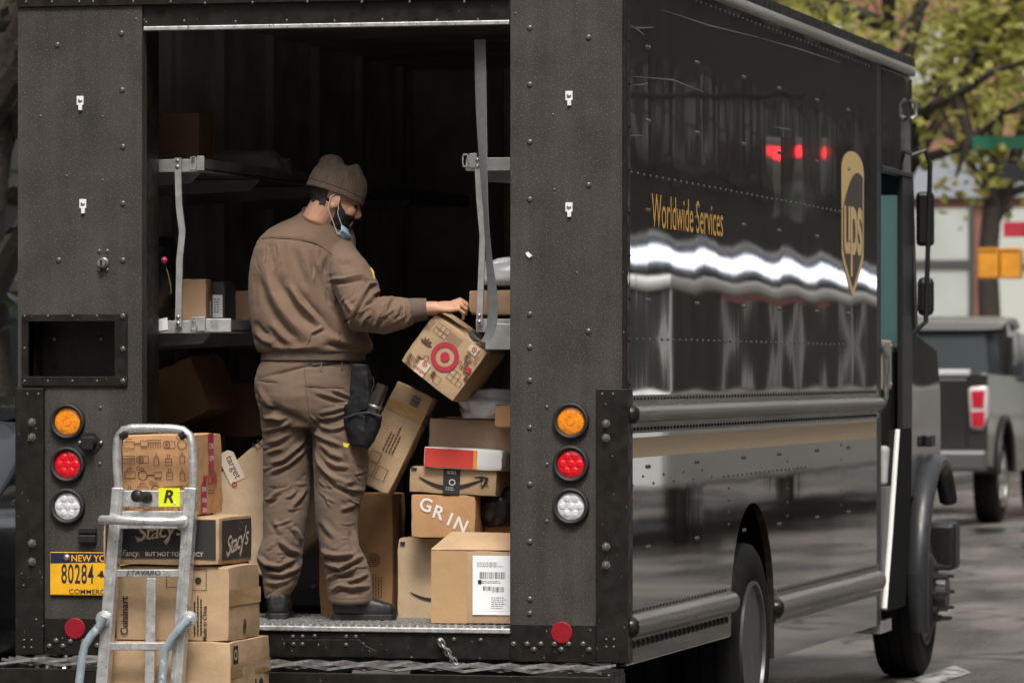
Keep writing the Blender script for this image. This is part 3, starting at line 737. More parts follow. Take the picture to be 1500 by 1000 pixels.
wheel('wheel', 0.004, 2.53, 1, True); wheel('wheel', XL - 0.004, 2.53, -1, True)
wheel('wheel', -0.012, 7.47, 1, False); wheel('wheel', XL + 0.012, 7.47, -1, False)
M_WELL = mat('wheel_well_grime', (0.02, 0.019, 0.018), 0.95, spec=0.1)
# chassis under the body, wheel housings
MB().box((-1.62, 0.15, 0.36), (-1.52, 8.1, 0.52)).box((-0.87, 0.15, 0.36), (-0.77, 8.1, 0.52)).build('chassis_rail', M_BLACKPL, truck)
MB().tube([(-2.0, 2.53, 0.43), (-0.4, 2.53, 0.43)], 0.08, 12).tube([(-2.1, 7.47, 0.40), (-0.3, 7.47, 0.40)], 0.05, 10).build('axle', M_BLACKPL, truck)
for xa, xb in ((-0.75, -0.035), (XL + 0.035, XL + 0.75)):
    MB().box((xa, 1.955, 0.52), (xb, 1.97, 1.06)).box((xa, 3.06, 0.52), (xb, 3.075, 1.06)).box((xa, 1.97, 1.045), (xb, 3.06, 1.06)).box((xb if xa < -1 else xa, 1.97, 0.52), ((xb - 0.015) if xa < -1 else (xa + 0.015), 3.06, 1.045)).build('wheel_housing', M_WELL, truck)
MB().box((-0.72, 3.9, 0.30), (-0.2, 4.8, 0.50)).box((-0.35, 5.0, 0.26), (-0.30, 5.1, 0.45)).build('fuel_tank', M_BLACKPL, truck, bevel=0.03)
MB().box((XL + 0.1, 1.95, 0.20), (XL + 0.5, 1.97, 0.55)).build('mud_flap', M_RUBBER, truck)

# --- interior shelves (galvanised trays on both walls)
def shelf(xw, xe, z, y0, y1, s):
    """tray from wall xw to free edge xe; front channel faces the door"""
    root = bpy.data.objects.new('shelf', None); COL.objects.link(root); root.parent = truck
    dk = mat('shelf_grey_dark', (0.28, 0.28, 0.28), 0.5, metal=0.3, var=0.2)
    MB().box((xw, y0 + 0.02, z + 0.004), (xe, y1, z + 0.010)).build('tray', dk, root)
    MB().box((xw, y0, z - 0.006), (xe, y0 + 0.018, z + 0.044)).build('end_channel', M_GALV, root, bevel=0.002)
    MB().box((xe - s*0.012, y0 + 0.02, z - 0.004), (xe, y1, z + 0.05)).build('edge_lip', dk, root)
    for k in range(5):
        y = y0 + 0.10 + k * 0.8
        MB().prism([(xw, y, z - 0.002), (xe - s*0.02, y, z - 0.002), (xe - s*0.06, y, z - 0.045), (xw, y, z - 0.075)], (0, 0.008, 0)).build('bracket', dk, root)
    return root
YS = 0.30
xls, xrs = XL + 0.05, -0.05
sl1 = shelf(xls, rear(290, 240, YS).x, rear(250, 250, YS).z, YS, 4.6, 1)
sl2 = shelf(xls, rear(306, 475, YS).x, rear(250, 486, YS).z, YS, 4.6, 1)
sr1 = shelf(xrs, rear(682, 240, YS).x, rear(700, 248, YS).z, YS, 4.6, -1)
sr2 = shelf(xrs, rear(697, 480, YS).x, rear(700, 484, YS).z, YS, 4.6, -1)
MB().box((rear(712, 480, YS).x, YS - 0.015, rear(712, 512, YS).z), (xrs, YS - 0.001, rear(712, 474, YS).z)).build('deep_apron', M_GALV, sr2, bevel=0.003)
# hook ends of the channels
for u0, v0, v1, par in ((283, 226, 252, sl1), (284, 461, 487, sl2), (682, 222, 248, sr1)):
    a, b = rear(u0, v0, YS - 0.012), rear(u0, v1, YS - 0.012); c = (a + b)/2; h = (a.z - b.z)/2
    MB().tube([c + Vector((0.011*math.cos(k*math.pi/8), 0, (h - 0.011)*(1 if math.sin(k*math.pi/8) > 0 else -1)*min(1, abs(math.sin(k*math.pi/8))*1.6))) for k in range(17)], 0.0035, 6, caps=False).build('hook_end', M_ALU, par, smooth=True)
    MB().box(c + Vector((0.014, 0.0, -h*0.85)), c + Vector((0.044, 0.01, h*0.8))).build('end_bracket', M_GALV, par, bevel=0.002)
a, b = rear(316, 471, YS - 0.01), rear(338, 486, YS - 0.01)
MB().box((a.x - 0.04, a.y, b.z), (b.x, a.y + 0.012, a.z + 0.012)).build('end_bracket', M_ALU, sl2, bevel=0.002)
a, b = rear(228, 468, YS - 0.003), rear(245, 484, YS - 0.003)
MB().prism([(a.x, a.y, a.z), (b.x, a.y, a.z + 0.008), (b.x + 0.003, a.y, b.z + 0.004), (a.x + 0.004, a.y, b.z - 0.004)], (0, 0.0015, 0)).build('paper_label', M_WHITEP, sl2)
def strap_post(pts, wd, par):
    P = [rear(u, v, YS - 0.022) for u, v in pts]
    mb = MB()
    for a, b in zip(P, P[1:]):
        mb.prism([(a.x - wd, a.y, a.z), (a.x + wd, a.y, a.z), (b.x + wd, b.y, b.z), (b.x - wd, b.y, b.z)], (0, 0.006, 0))
        mb.prism([(a.x + wd*0.7, a.y - 0.004, a.z), (a.x + wd, a.y - 0.004, a.z), (b.x + wd, b.y - 0.004, b.z), (b.x + wd*0.7, b.y - 0.004, b.z)], (0, 0.004, 0))
    o = mb.build('hanger_strap', M_GALV, par)
    for p in (P[0] + Vector((0, -0.001, -0.012)), P[0] + Vector((0, -0.001, -0.036)), P[-1] + Vector((0, -0.001, 0.012)), P[-1] + Vector((0, -0.001, 0.036))):
        MB().dome(p, (0, -1, 0), 0.0085, n=8).build('bolt', M_STEEL, par, smooth=True)
strap_post([(260, 231), (262, 300), (267, 340), (263, 380), (261, 478)], 0.013, sl1)
strap_post([(699, 230), (702, 290), (707, 345), (705, 400), (702, 476)], 0.012, sr1)

# --- webbing pull strap of the roller door
SP = [(703, 58, .10, 10), (704, 130, .10, 10), (706, 200, .10, 9), (709, 260, .09, 7), (712, 320, .08, 5), (716, 380, .08, 6), (722, 430, .08, 9), (722, 470, .08, 9), (716, 495, .07, 8), (706, 503, .06, 7), (694, 498, .055, 6), (688, 485, .05, 4)]
mb = MB(); vs = []; 
P = [rear(u, v, y) for u, v, y, w_ in SP]
for (u, v, y, w_), p in zip(SP, P):
    hw = w_ / 390; tw = 0.6 if 250 < v < 400 else 0.15
    vs += [p + Vector((-hw, tw*0.02, 0)), p + Vector((hw, -tw*0.02, 0)), p + Vector((hw, -tw*0.02 + 0.003, 0)), p + Vector((-hw, tw*0.02 + 0.003, 0))]
fs = []
for i in range(len(P) - 1):
    for j in range(4): fs.append((i*4 + j, i*4 + (j+1) % 4, i*4 + 4 + (j+1) % 4, i*4 + 4 + j))
mb.add(vs, fs)
st = mb.build('pull_strap', mat('grey_webbing', (0.10, 0.105, 0.105), 0.75, var=0.15, vscale=60, bump=0.0006, bscale=400), truck, smooth=True)
st.modifiers.new('sub', 'SUBSURF').render_levels = 2
# ================================================================== STREET
def asphalt():
    m = bpy.data.materials.new('wet_asphalt'); m.use_nodes = True
    N, L = m.node_tree.nodes, m.node_tree.links; b = N['Principled BSDF']
    tc = N.new('ShaderNodeTexCoord')
    def noise(sc, det, stretch=(1, 1, 1)):
        mp = N.new('ShaderNodeMapping'); mp.inputs['Scale'].default_value = stretch; L.new(tc.outputs['Object'], mp.inputs[0])
        n = N.new('ShaderNodeTexNoise'); n.inputs['Scale'].default_value = sc; n.inputs['Detail'].default_value = det; L.new(mp.outputs[0], n.inputs['Vector']); return n
    big, fine = noise(0.55, 8, (1.6, 0.5, 1)), noise(45, 4)
    vo = N.new('ShaderNodeTexVoronoi'); vo.feature = 'DISTANCE_TO_EDGE'; vo.inputs['Scale'].default_value = 0.7
    wv = N.new('ShaderNodeMapping'); wv.inputs['Scale'].default_value = (1.0, 0.45, 1)
    ad = N.new('ShaderNodeVectorMath'); ad.operation = 'ADD'; L.new(tc.outputs['Object'], ad.inputs[0])
    sc = N.new('ShaderNodeVectorMath'); sc.operation = 'SCALE'; sc.inputs['Scale'].default_value = 0.8; n3 = noise(1.3, 5); L.new(n3.outputs['Color'], sc.inputs[0]); L.new(sc.outputs[0], ad.inputs[1])
    L.new(ad.outputs[0], wv.inputs[0]); L.new(wv.outputs[0], vo.inputs['Vector'])
    ck = N.new('ShaderNodeMapRange'); ck.inputs[1].default_value = 0.0; ck.inputs[2].default_value = 0.03; ck.inputs[3].default_value = 0.15; ck.inputs[4].default_value = 1.0; L.new(vo.outputs['Distance'], ck.inputs[0])
    cr = N.new('ShaderNodeValToRGB'); cr.color_ramp.elements[0].position = 0.42; cr.color_ramp.elements[0].color = (0.036, 0.034, 0.031, 1); cr.color_ramp.elements[1].position = 0.60; cr.color_ramp.elements[1].color = (0.165, 0.148, 0.13, 1)
    L.new(big.outputs['Fac'], cr.inputs[0])
    mx = N.new('ShaderNodeMix'); mx.data_type = 'RGBA'; mx.blend_type = 'MULTIPLY'; mx.inputs['Factor'].default_value = 1; L.new(cr.outputs[0], mx.inputs['A']); L.new(ck.outputs[0], mx.inputs['B'])
    L.new(mx.outputs['Result'], b.inputs['Base Color'])
    rr = N.new('ShaderNodeMapRange'); rr.inputs[1].default_value = 0.38; rr.inputs[2].default_value = 0.6; rr.inputs[3].default_value = 0.14; rr.inputs[4].default_value = 0.62; L.new(big.outputs['Fac'], rr.inputs[0]); L.new(rr.outputs[0], b.inputs['Roughness'])
    bp = N.new('ShaderNodeBump'); bp.inputs['Distance'].default_value = 0.012; L.new(fine.outputs['Fac'], bp.inputs['Height']); L.new(bp.outputs[0], b.inputs['Normal'])
    return m
def struct(o): o['kind'] = 'structure'; return o
struct(MB().sheet(lambda i, j: Vector((-400 + 800*i, -120 + 1500*j, 0)), 6, 8).build('road', asphalt()))
M_CONC = mat('pavement_concrete', (0.24, 0.23, 0.215), 0.7, var=0.25, vscale=1.5, bump=0.002, bscale=60)
def pavement(x0, x1, y0, y1):
    o = struct(MB().box((x0, y0, 0.0), (x1, y1, 0.13)).build('pavement', M_CONC, bevel=0.02)); return o
pv = pavement(-12.0, -5.9, -60, 74)
pavement(10.2, 14.0, -60, 140)
pavement(-60, 9.0, 92, 98)
mat('worn_road_paint', (0.34, 0.33, 0.31), 0.6, var=0.35, vscale=6, speck=((0.10, 0.10, 0.10), 9, 0.52))
a, b = (1335, 996), (1425, 972)
q = [CAM + ray(u, v) * (1.601 * FPX / (v - 540)) for u, v in ((1335, 994), (1362, 1004), (1424, 984), (1398, 974))]
struct(MB().prism([(p.x, p.y, 0.006) for p in q], (0, 0, -0.004)).build('road_marking', MATS['worn_road_paint']))

# --- buildings
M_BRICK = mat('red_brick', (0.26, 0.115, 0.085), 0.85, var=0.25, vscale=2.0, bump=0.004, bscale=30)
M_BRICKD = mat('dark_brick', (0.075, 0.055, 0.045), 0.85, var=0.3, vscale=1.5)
M_STONE = mat('pale_stone', (0.42, 0.42, 0.40), 0.8, var=0.12, vscale=1.0)
M_WIN = mat('window_glass', (0.03, 0.035, 0.04), 0.08, spec=0.6)
M_WINP = mat('window_blind', (0.46, 0.47, 0.43), 0.6)
M_SHOPF = mat('shop_panel', (0.40, 0.42, 0.39), 0.5, var=0.12, vscale=0.7)
M_FRAME = mat('shop_frame', (0.06, 0.06, 0.055), 0.5)
M_AWN = mat('white_awning', (0.78, 0.78, 0.77), 0.7, var=0.06)
def building(label, x0, x1, y0, y1, h, wallm, faces, glassm=M_WIN, sh=4.2, sk=1.0):
    """block with a shop floor and rows of sash windows on the named faces ('S' looks to -y, 'E' to +x, 'W' to -x)"""
    b = thing('building', label, 'building', ((x0 + x1)/2, (y0 + y1)/2, 0))
    MB().box((x0, y0, 0), (x1, y1, h)).build('wall', wallm, b)
    MB().box((x0 - 0.25, y0 - 0.25, h), (x1 + 0.25, y1 + 0.25, h + 0.6)).build('cornice', M_STONE, b)
    wmesh = {}
    for f in faces:
        n = Vector({'S': (0, -1, 0), 'E': (1, 0, 0), 'W': (-1, 0, 0)}[f])
        t = Vector((1, 0, 0)) if f == 'S' else Vector((0, 1, 0))
        o0 = Vector((x0, y0, 0)) if f in 'SW' else Vector((x1, y0, 0))
        ln = (x1 - x0) if f == 'S' else (y1 - y0)
        nb = max(1, int(ln / 2.6)); bay = ln / nb
        nf = int((h - sh - 1.0) / 3.3)
        key = f
        mw = MB(); mf = MB()
        def qbox(mb, a0, a1, z0, z1, d0, d1):
            p = t*a0 + n*d0 + Vector((0, 0, z0)); q_ = t*a1 + n*d1 + Vector((0, 0, z1)); mb.box(p, q_)
        qbox(mw, -0.55, 0.55, 0, 1.75, 0.02, 0.06)
        me_g = mw.mesh('window', glassm)
        qbox(mf, -0.66, -0.55, -0.02, 1.78, 0.01, 0.12); qbox(mf, 0.55, 0.66, -0.02, 1.78, 0.01, 0.12); qbox(mf, -0.66, 0.66, 1.78, 1.95, 0.01, 0.13); qbox(mf, -0.72, 0.72, -0.16, -0.02, 0.01, 0.18); qbox(mf, -0.55, 0.55, 0.86, 0.92, 0.06, 0.09)
        me_f = mf.mesh('frame', M_STONE)
        for k in range(nf):
            for i in range(nb):
                p = o0 + t*(bay*(i + 0.5)) + Vector((0, 0, sh + 1.1 + 3.3*k))
                wo = bpy.data.objects.new('window', me_g); COL.objects.link(wo); wo.parent = b; wo.location = p - b.location
                fo = bpy.data.objects.new('frame', me_f); COL.objects.link(fo); fo.parent = wo
        ns = max(1, int(ln / 4.0)); sb = ln / ns
        for i in range(ns):
            s0 = o0 + t*(sb*i)
            m1 = MB()
            p = s0 + t*0.25 + n*0.02 + Vector((0, 0, 0.5)); q_ = s0 + t*(sb - 0.25) + n*0.06 + Vector((0, 0, 3.2*sk)); m1.box(p, q_)
            sw_ = m1.build('shop_window', glassm if i % 2 else M_SHOPF, b)
            m2 = MB()
            for a in (0.12, sb/2 - 0.05 if sk == 1 else sb*0.44, sb - 0.22):
                m2 = MB(); p = s0 + t*a + n*0.01 + Vector((0, 0, 0.1)); q_ = s0 + t*(a + 0.12) + n*0.14 + Vector((0, 0, 3.3*sk)); m2.box(p, q_); m2.build('mullion', M_FRAME, sw_)
            m3 = MB(); p = s0 + t*0.24 + n*0.01 + Vector((0, 0, 2.35*sk)); q_ = s0 + t*(sb - 0.22) + n*0.11 + Vector((0, 0, 2.35*sk + 0.12*sk)); m3.box(p, q_); m3.build('transom', M_FRAME, sw_)
        p = o0 + n*0.01 + Vector((0, 0, 3.35*sk)); q_ = o0 + t*ln + n*0.22 + Vector((0, 0, 4.0*sk))
        MB().box(p, q_).build('fascia', mat('slate_fascia', (0.27, 0.29, 0.32), 0.6) if sk > 1 else M_STONE if wallm is not M_BRICKD else M_FRAME, b)
    return b
building('red brick building with grey shopfront at the far end of the street', -34, -4, 98, 112, 24, M_BRICK, 'S', M_WINP, 7.0, 1.72)
building('pale stone building far behind the pickup, right of the brick one', -3.6, 14, 98, 112, 18, M_STONE, 'S')
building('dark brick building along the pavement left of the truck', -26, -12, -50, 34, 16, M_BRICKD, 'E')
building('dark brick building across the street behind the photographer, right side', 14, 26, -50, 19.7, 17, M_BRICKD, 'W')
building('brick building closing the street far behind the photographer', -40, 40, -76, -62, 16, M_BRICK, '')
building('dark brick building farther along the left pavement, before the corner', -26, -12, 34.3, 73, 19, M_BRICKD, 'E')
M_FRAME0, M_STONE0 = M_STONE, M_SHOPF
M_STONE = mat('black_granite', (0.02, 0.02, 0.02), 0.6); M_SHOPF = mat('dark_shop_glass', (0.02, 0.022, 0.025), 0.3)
bR = building('dark shop row with white awnings facing the truck side, mirrored in its paint', 14, 26, 20, 110, 15, mat('dark_facade', (0.020, 0.019, 0.018), 0.85, var=0.4, vscale=0.8), 'W')  # facade toned very dark to darken the reflections in the truck side
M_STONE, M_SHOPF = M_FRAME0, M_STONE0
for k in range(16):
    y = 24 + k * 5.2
    MB().box((13.5, y, 3.47), (13.7, y + 4.7, 3.75)).build('added_glow_strip', mat('added_glow', (0.86, 0.90, 1.0), 0.5, emit=1.25), bR)  # unseen glowing strip, added for the bright band mirrored in the truck side
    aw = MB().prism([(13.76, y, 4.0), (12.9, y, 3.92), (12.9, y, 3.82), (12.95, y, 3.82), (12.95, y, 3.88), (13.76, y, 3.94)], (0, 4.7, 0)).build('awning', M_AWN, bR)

# --- trees
def leaf_mat(name, col, var=0.35):
    m = bpy.data.materials.new(name); m.use_nodes = True
    N, L = m.node_tree.nodes, m.node_tree.links; b = N['Principled BSDF']
    oi = N.new('ShaderNodeNewGeometry')
    rr = N.new('ShaderNodeMapRange'); rr.inputs[3].default_value = 1 - var; rr.inputs[4].default_value = 1 + var; L.new(oi.outputs['Random Per Island'], rr.inputs[0])
    vm = N.new('ShaderNodeVectorMath'); vm.operation = 'SCALE'; vm.inputs[0].default_value = col; L.new(rr.outputs[0], vm.inputs['Scale']); L.new(vm.outputs[0], b.inputs['Base Color'])
    b.inputs['Roughness'].default_value = 0.55
    tr = N.new('ShaderNodeBsdfTranslucent'); L.new(vm.outputs[0], tr.inputs[0])
    ms = N.new('ShaderNodeMixShader'); ms.inputs[0].default_value = 0.55; L.new(b.outputs[0], ms.inputs[1]); L.new(tr.outputs[0], ms.inputs[2])
    L.new(ms.outputs[0], N['Material Output'].inputs[0])
    return m
M_BARK = mat('bark', (0.035, 0.028, 0.022), 0.9, var=0.4, vscale=20, bump=0.01, bscale=25)
def tree(label, base, h, spread, leafm, nleaf, limbs, rng, lsize=0.10, droop=0.0, zlow=0.36):
    t = thing('street_tree', label, 'tree', base)
    B = Vector(base); mb = MB()
    top = B + Vector((0.1, 0.2, h*0.42))
    mb.tube([B, B + Vector((0.03, 0, h*0.12)), B + Vector((-0.05, 0.08, h*0.27)), top], [0.26, 0.20, 0.17, 0.14], 10)
    tips = []
    for lm in limbs:
        P = [Vector(p) for p in lm]; mb.tube(P, [0.12 - 0.10*i/(len(P)-1) for i in range(len(P))], 7); tips += P[1:]
    for k in range(14):
        a = rng.uniform(0, 2*math.pi); el = rng.uniform(0.25, 1.2); ln = spread * rng.uniform(0.6, 1.0)
        d = Vector((math.cos(a)*math.cos(el), math.sin(a)*math.cos(el), math.sin(el)))
        P = [top + Vector((0, 0, -rng.uniform(0, h*0.1)))]
        for s in range(4):
            P.append(P[-1] + d*ln/4 + Vector((rng.uniform(-.2, .2), rng.uniform(-.2, .2), rng.uniform(-.1, .25) - droop*s)))
        mb.tube(P, [0.085, 0.06, 0.04, 0.025, 0.01], 6); tips += P[2:]
        for s in (2, 3, 4):
            d2 = (d + Vector((rng.uniform(-.8, .8), rng.uniform(-.8, .8), rng.uniform(-.5, .5)))).normalized()
            Q = [P[s], P[s] + d2*ln*0.18, P[s] + d2*ln*0.34 + Vector((0, 0, -0.1))]
            mb.tube(Q, [0.025, 0.015, 0.006], 5); tips += Q[1:]
    mb.build('trunk', M_BARK, t, smooth=True)
    vs, fs = [], []
    cl = [(rng.choice(tips) + Vector((rng.gauss(0, .25), rng.gauss(0, .25), rng.gauss(0, .25))), rng.uniform(0.22, 0.55)) for _ in range(nleaf // 26)]
    for c, rad in cl:
        for _ in range(26):
            p = c + Vector((rng.gauss(0, rad), rng.gauss(0, rad), rng.gauss(-0.05, rad*0.8)))
            e = Euler((rng.uniform(-1, 1), rng.uniform(-1, 1), rng.uniform(0, 6.28))).to_matrix(); s = lsize * rng.uniform(0.7, 1.3)
            o = len(vs)
            vs += [p + e @ Vector(q)*s for q in ((0, -1, 0), (0.55, 0, 0.12), (0, 1, 0), (-0.55, 0, 0.12))]
            fs += [(o, o+1, o+2), (o, o+2, o+3)]
    me = bpy.data.meshes.new('crown'); me.from_pydata([tuple(v) for v in vs], [], fs); me.update(); me.materials.append(leafm)
    o = bpy.data.objects.new('crown', me); COL.objects.link(o); put(o, t)
    return t
rng = random.Random(3)
LY, LG, LD = leaf_mat('yellow_green_leaf', (0.36, 0.35, 0.09)), leaf_mat('green_leaf', (0.12, 0.14, 0.03)), leaf_mat('dark_leaf', (0.022, 0.028, 0.012))
p = at(1312, 540, 63); tb = (p.x, p.y, 0.13)
def A(u, v, D): return at(u, v, D)
tree('yellow green street tree with dark limbs, behind the truck front', tb, 11.5, 4.2, LY, 4200,
     [[A(1312, 230, 63), A(1342, 165, 62.5), A(1400, 140, 62), A(1455, 105, 61.5), A(1540, 78, 61)], [A(1312, 200, 63), A(1300, 60, 62), A(1310, -60, 61.5), A(1290, -150, 61)],
      [A(1312, 130, 63), A(1345, 20, 63), A(1385, -80, 63), A(1440, -160, 63)], [A(1300, 40, 62), A(1240, 10, 62), A(1180, -20, 62)],
      [A(1400, 140, 62), A(1420, 200, 62), A(1400, 260, 62)]], rng)
p = at(1450, 540, 78)
tree('slim street tree whose trunk rises behind the orange signal boxes', (p.x, p.y, 0.13), 12, 4.0, LY, 1700, [], rng)
tree('dark leafed street tree at the left edge of the truck', (-6.9, 12.0, 0.13), 9, 3.4, LD, 9000, [[(-6.9, 12, 2.0), (-6.3, 11.3, 2.6), (-6.0, 10.8, 2.4)], [(-6.9, 12, 3.2), (-6.2, 11.6, 4.0), (-5.9, 11.4, 4.8)]], rng, lsize=0.065, droop=0.12)
tree('dark street tree farther along the left pavement', (-7.2, 22.0, 0.13), 10, 3.6, LD, 6000, [], rng)

# --- signs on a pole beyond the pickup
p = at(1518, 540, 62)
sp_ = thing('sign_pole', 'grey street pole carrying a green name sign, a dark sign and a red sign', 'sign pole', (p.x, p.y, 0.0))
MB().tube([(p.x, p.y, 0), (p.x, p.y, 5.4)], 0.06, 12).build('pole', M_GALV, sp_, smooth=True)
def plate(name, u0, v0, u1, v1, m):
    a, b = at(u0, v1, 61.9), at(u1, v0, 61.9)
    MB().prism([(a.x, a.y, a.z), (b.x, b.y, a.z), (b.x, b.y, b.z), (a.x, a.y, b.z)], (0.005, 0.02, 0)).build(name, m, sp_)
plate('name_sign', 1424, 199, 1516, 218, mat('sign_green', (0.012, 0.10, 0.055), 0.4))
plate('one_way_sign', 1470, 240, 1516, 266, mat('sign_black', (0.02, 0.02, 0.025), 0.4))
plate('red_sign', 1470, 325, 1516, 347, mat('sign_red', (0.40, 0.03, 0.05), 0.4))
M_SIGY = mat('signal_yellow', (0.62, 0.26, 0.02), 0.45, var=0.15, vscale=4)
ps = thing('pedestrian_signal', 'pair of orange yellow signal boxes below the red sign', 'signal', at(1462, 386, 61.8))
for u0, u1 in ((1432, 1463), (1465, 1496)):
    a, b = at(u0, 408, 61.8), at(u1, 363, 61.8); bx = MB().box((a.x, a.y, a.z), (b.x, a.y + 0.25, b.z)).build('signal_box', M_SIGY, ps, bevel=0.02)
    MB().box((a.x + 0.02, a.y - 0.02, b.z - 0.03), (b.x - 0.02, a.y - 0.001, b.z - 0.005)).build('visor', M_SIGY, bx)
a, b = at(1496, 386, 61.9), at(1518, 386, 62)
MB().tube([a, b], 0.03, 8).build('mounting_arm', M_GALV, ps)

# --- red traffic signals, only seen mirrored in the side of the truck
ts = thing('traffic_signal', 'traffic signal with a lit red lamp, mirrored in the truck side', 'traffic signal', (10.6, 42.8, 0.13))
MB().tube([(10.6, 42.8, 0.13), (10.6, 42.8, 4.9), (10.3, 42.8, 5.1), (6.9, 42.8, 5.15)], 0.04, 10).build('mast_arm', mat('mast_black', (0.012, 0.012, 0.012), 0.8, spec=0.1), ts, smooth=True)
for x in (7.1,):
    hd_ = MB().box((x - 0.14, 42.75, 3.55), (x + 0.14, 42.95, 4.55)).build('signal_head', M_FRAME, ts, bevel=0.02)
    for k, c in enumerate((mat('lit_red', (1.0, 0.02, 0.03), 0.3, emit=3.0), mat('dead_amber', (0.03, 0.02, 0.01), 0.6), mat('dead_green', (0.008, 0.02, 0.012), 0.6))):
        MB().lathe((x, 42.75, 4.35 - 0.31*k), (0, -1, 0), [(0.085, 0), (0.08, 0.02), (0.0001, 0.03)], 16).build('signal_lens', c, hd_, smooth=True)

# ================================================================== PARKED VEHICLES
def road_wheel(par, x, y, r, wd, s):
    wh = bpy.data.objects.new('wheel', None); COL.objects.link(wh); wh.location = (x, y, r); wh.parent = par; wh.matrix_parent_inverse = wmat(par).inverted()
    rb = r*0.64
    obj('tyre', MB().lathe((0, 0, 0), (s, 0, 0), [(rb, -0.01), (r*0.86, 0.0), (r*0.97, -0.02), (r, -0.05), (r, -wd + 0.05), (r*0.97, -wd + 0.02), (rb, -wd)], 36).mesh('tyre', M_TYRE, True), wh, True)
    obj('rim', MB().lathe((0, 0, 0), (s, 0, 0), [(rb, -0.012), (rb, 0.004), (rb*0.93, 0.003), (rb*0.88, -0.04), (rb*0.35, -0.03), (rb*0.30, 0.0), (0.0001, 0.004)], 30).mesh('rim', mat('alloy_rim', (0.45, 0.45, 0.44), 0.35, metal=0.7), True), wh, True)
    for k in range(6):
        a = k*math.pi/3
        sp = MB().prism([(s*0.002, rb*(c*math.cos(a) - d*math.sin(a)), rb*(c*math.sin(a) + d*math.cos(a))) for c, d in ((0.28, -0.10), (0.92, -0.07), (0.92, 0.07), (0.28, 0.10))], (-s*0.03, 0, 0))
        obj('spoke', sp.mesh('spoke', MATS['alloy_rim']), wh, True)
def loft(stations, n=20, p=0.38):
    """closed body from stations (y, xc, half width, z0, z1)"""
    mb = MB(); vs = []
    for y, xc, hw, z0, z1 in stations:
        zc, hz = (z0 + z1)/2, (z1 - z0)/2
        for j in range(n):
            a = 2*math.pi*(j + 0.5)/n; c, s = math.cos(a), math.sin(a)
            vs.append(Vector((xc + hw*math.copysign(abs(c)**p, c), y, zc + hz*math.copysign(abs(s)**p, s))))
    k = len(stations)
    fs = [(i*n+j, i*n+(j+1) % n, (i+1)*n+(j+1) % n, (i+1)*n+j) for i in range(k-1) for j in range(n)] + [list(range(n-1, -1, -1)), [(k-1)*n+j for j in range(n)]]
    return mb.add(vs, fs)
def sedan(label, X, Y, col, group):
    """right flank at x = X, tail at y = Y, nose towards +y"""
    pm = mat('car_paint_%d' % (int(col[2]*1000) + int(col[0]*100)), col, 0.2, spec=0.6, coat=0.6)
    xc = X - 0.92; c = thing('parked_car', label, 'car', (xc, Y + 2.35, 0), group=group)
    S = [(Y, xc, .70, .42, .86), (Y + .06, xc, .84, .30, .96), (Y + .45, xc, .90, .24, 1.01), (Y + 1.0, xc, .92, .22, 1.02), (Y + 2.4, xc, .92, .22, .98), (Y + 3.4, xc, .91, .22, .97), (Y + 4.2, xc, .88, .24, .84), (Y + 4.6, xc, .80, .30, .74), (Y + 4.7, xc, .66, .40, .64)]
    loft(S, 24, 0.42).build('body', pm, c, smooth=True)
    G = [(Y + .85, xc, .70, .95, 1.00), (Y + 1.55, xc, .66, .95, 1.40), (Y + 2.2, xc, .66, .95, 1.45), (Y + 2.8, xc, .66, .95, 1.41), (Y + 3.65, xc, .72, .93, .98)]
    loft(G, 20, 0.35).build('glasshouse', M_WIN, c, smooth=True)
    loft([(Y + 1.5, xc, .58, 1.36, 1.425), (Y + 2.2, xc, .62, 1.40, 1.475), (Y + 2.85, xc, .58, 1.36, 1.43)], 16, 0.5).build('roof', pm, c, smooth=True)
    for s in (-1, 1):
        MB().box((xc + s*.60, Y - 0.015, .70), (xc + s*.86, Y + .10, .86)).build('tail_light', mat('car_tail_red', (0.35, 0.01, 0.015), 0.2, coat=0.5), c, bevel=0.02)
        for y in (Y + 1.0, Y + 3.75):
            road_wheel(c, xc + s*.925, y, .33, .22, s)
        for y in (Y + 1.6, Y + 2.5):
            MB().box((xc + s*.905, y, .80), (xc + s*.94, y + .16, .83)).build('door_handle', pm, c)
    MB().box((xc - .26, Y - .02, .56), (xc + .26, Y + .02, .68)).build('number_plate', M_STONE, c)
    MB().box((xc - .80, Y - .03, .32), (xc + .80, Y + .05, .46)).build('rear_bumper', M_BLACKPL, c, bevel=0.02)
    return c
sedan('black parked car beside the left flank of the truck, nearest', -3.35, 2.15, (0.012, 0.012, 0.014), 'cars parked along the left kerb')
sedan('dark blue parked car ahead of the black one at the left edge', -3.35, 8.6, (0.010, 0.014, 0.05), 'cars parked along the left kerb')

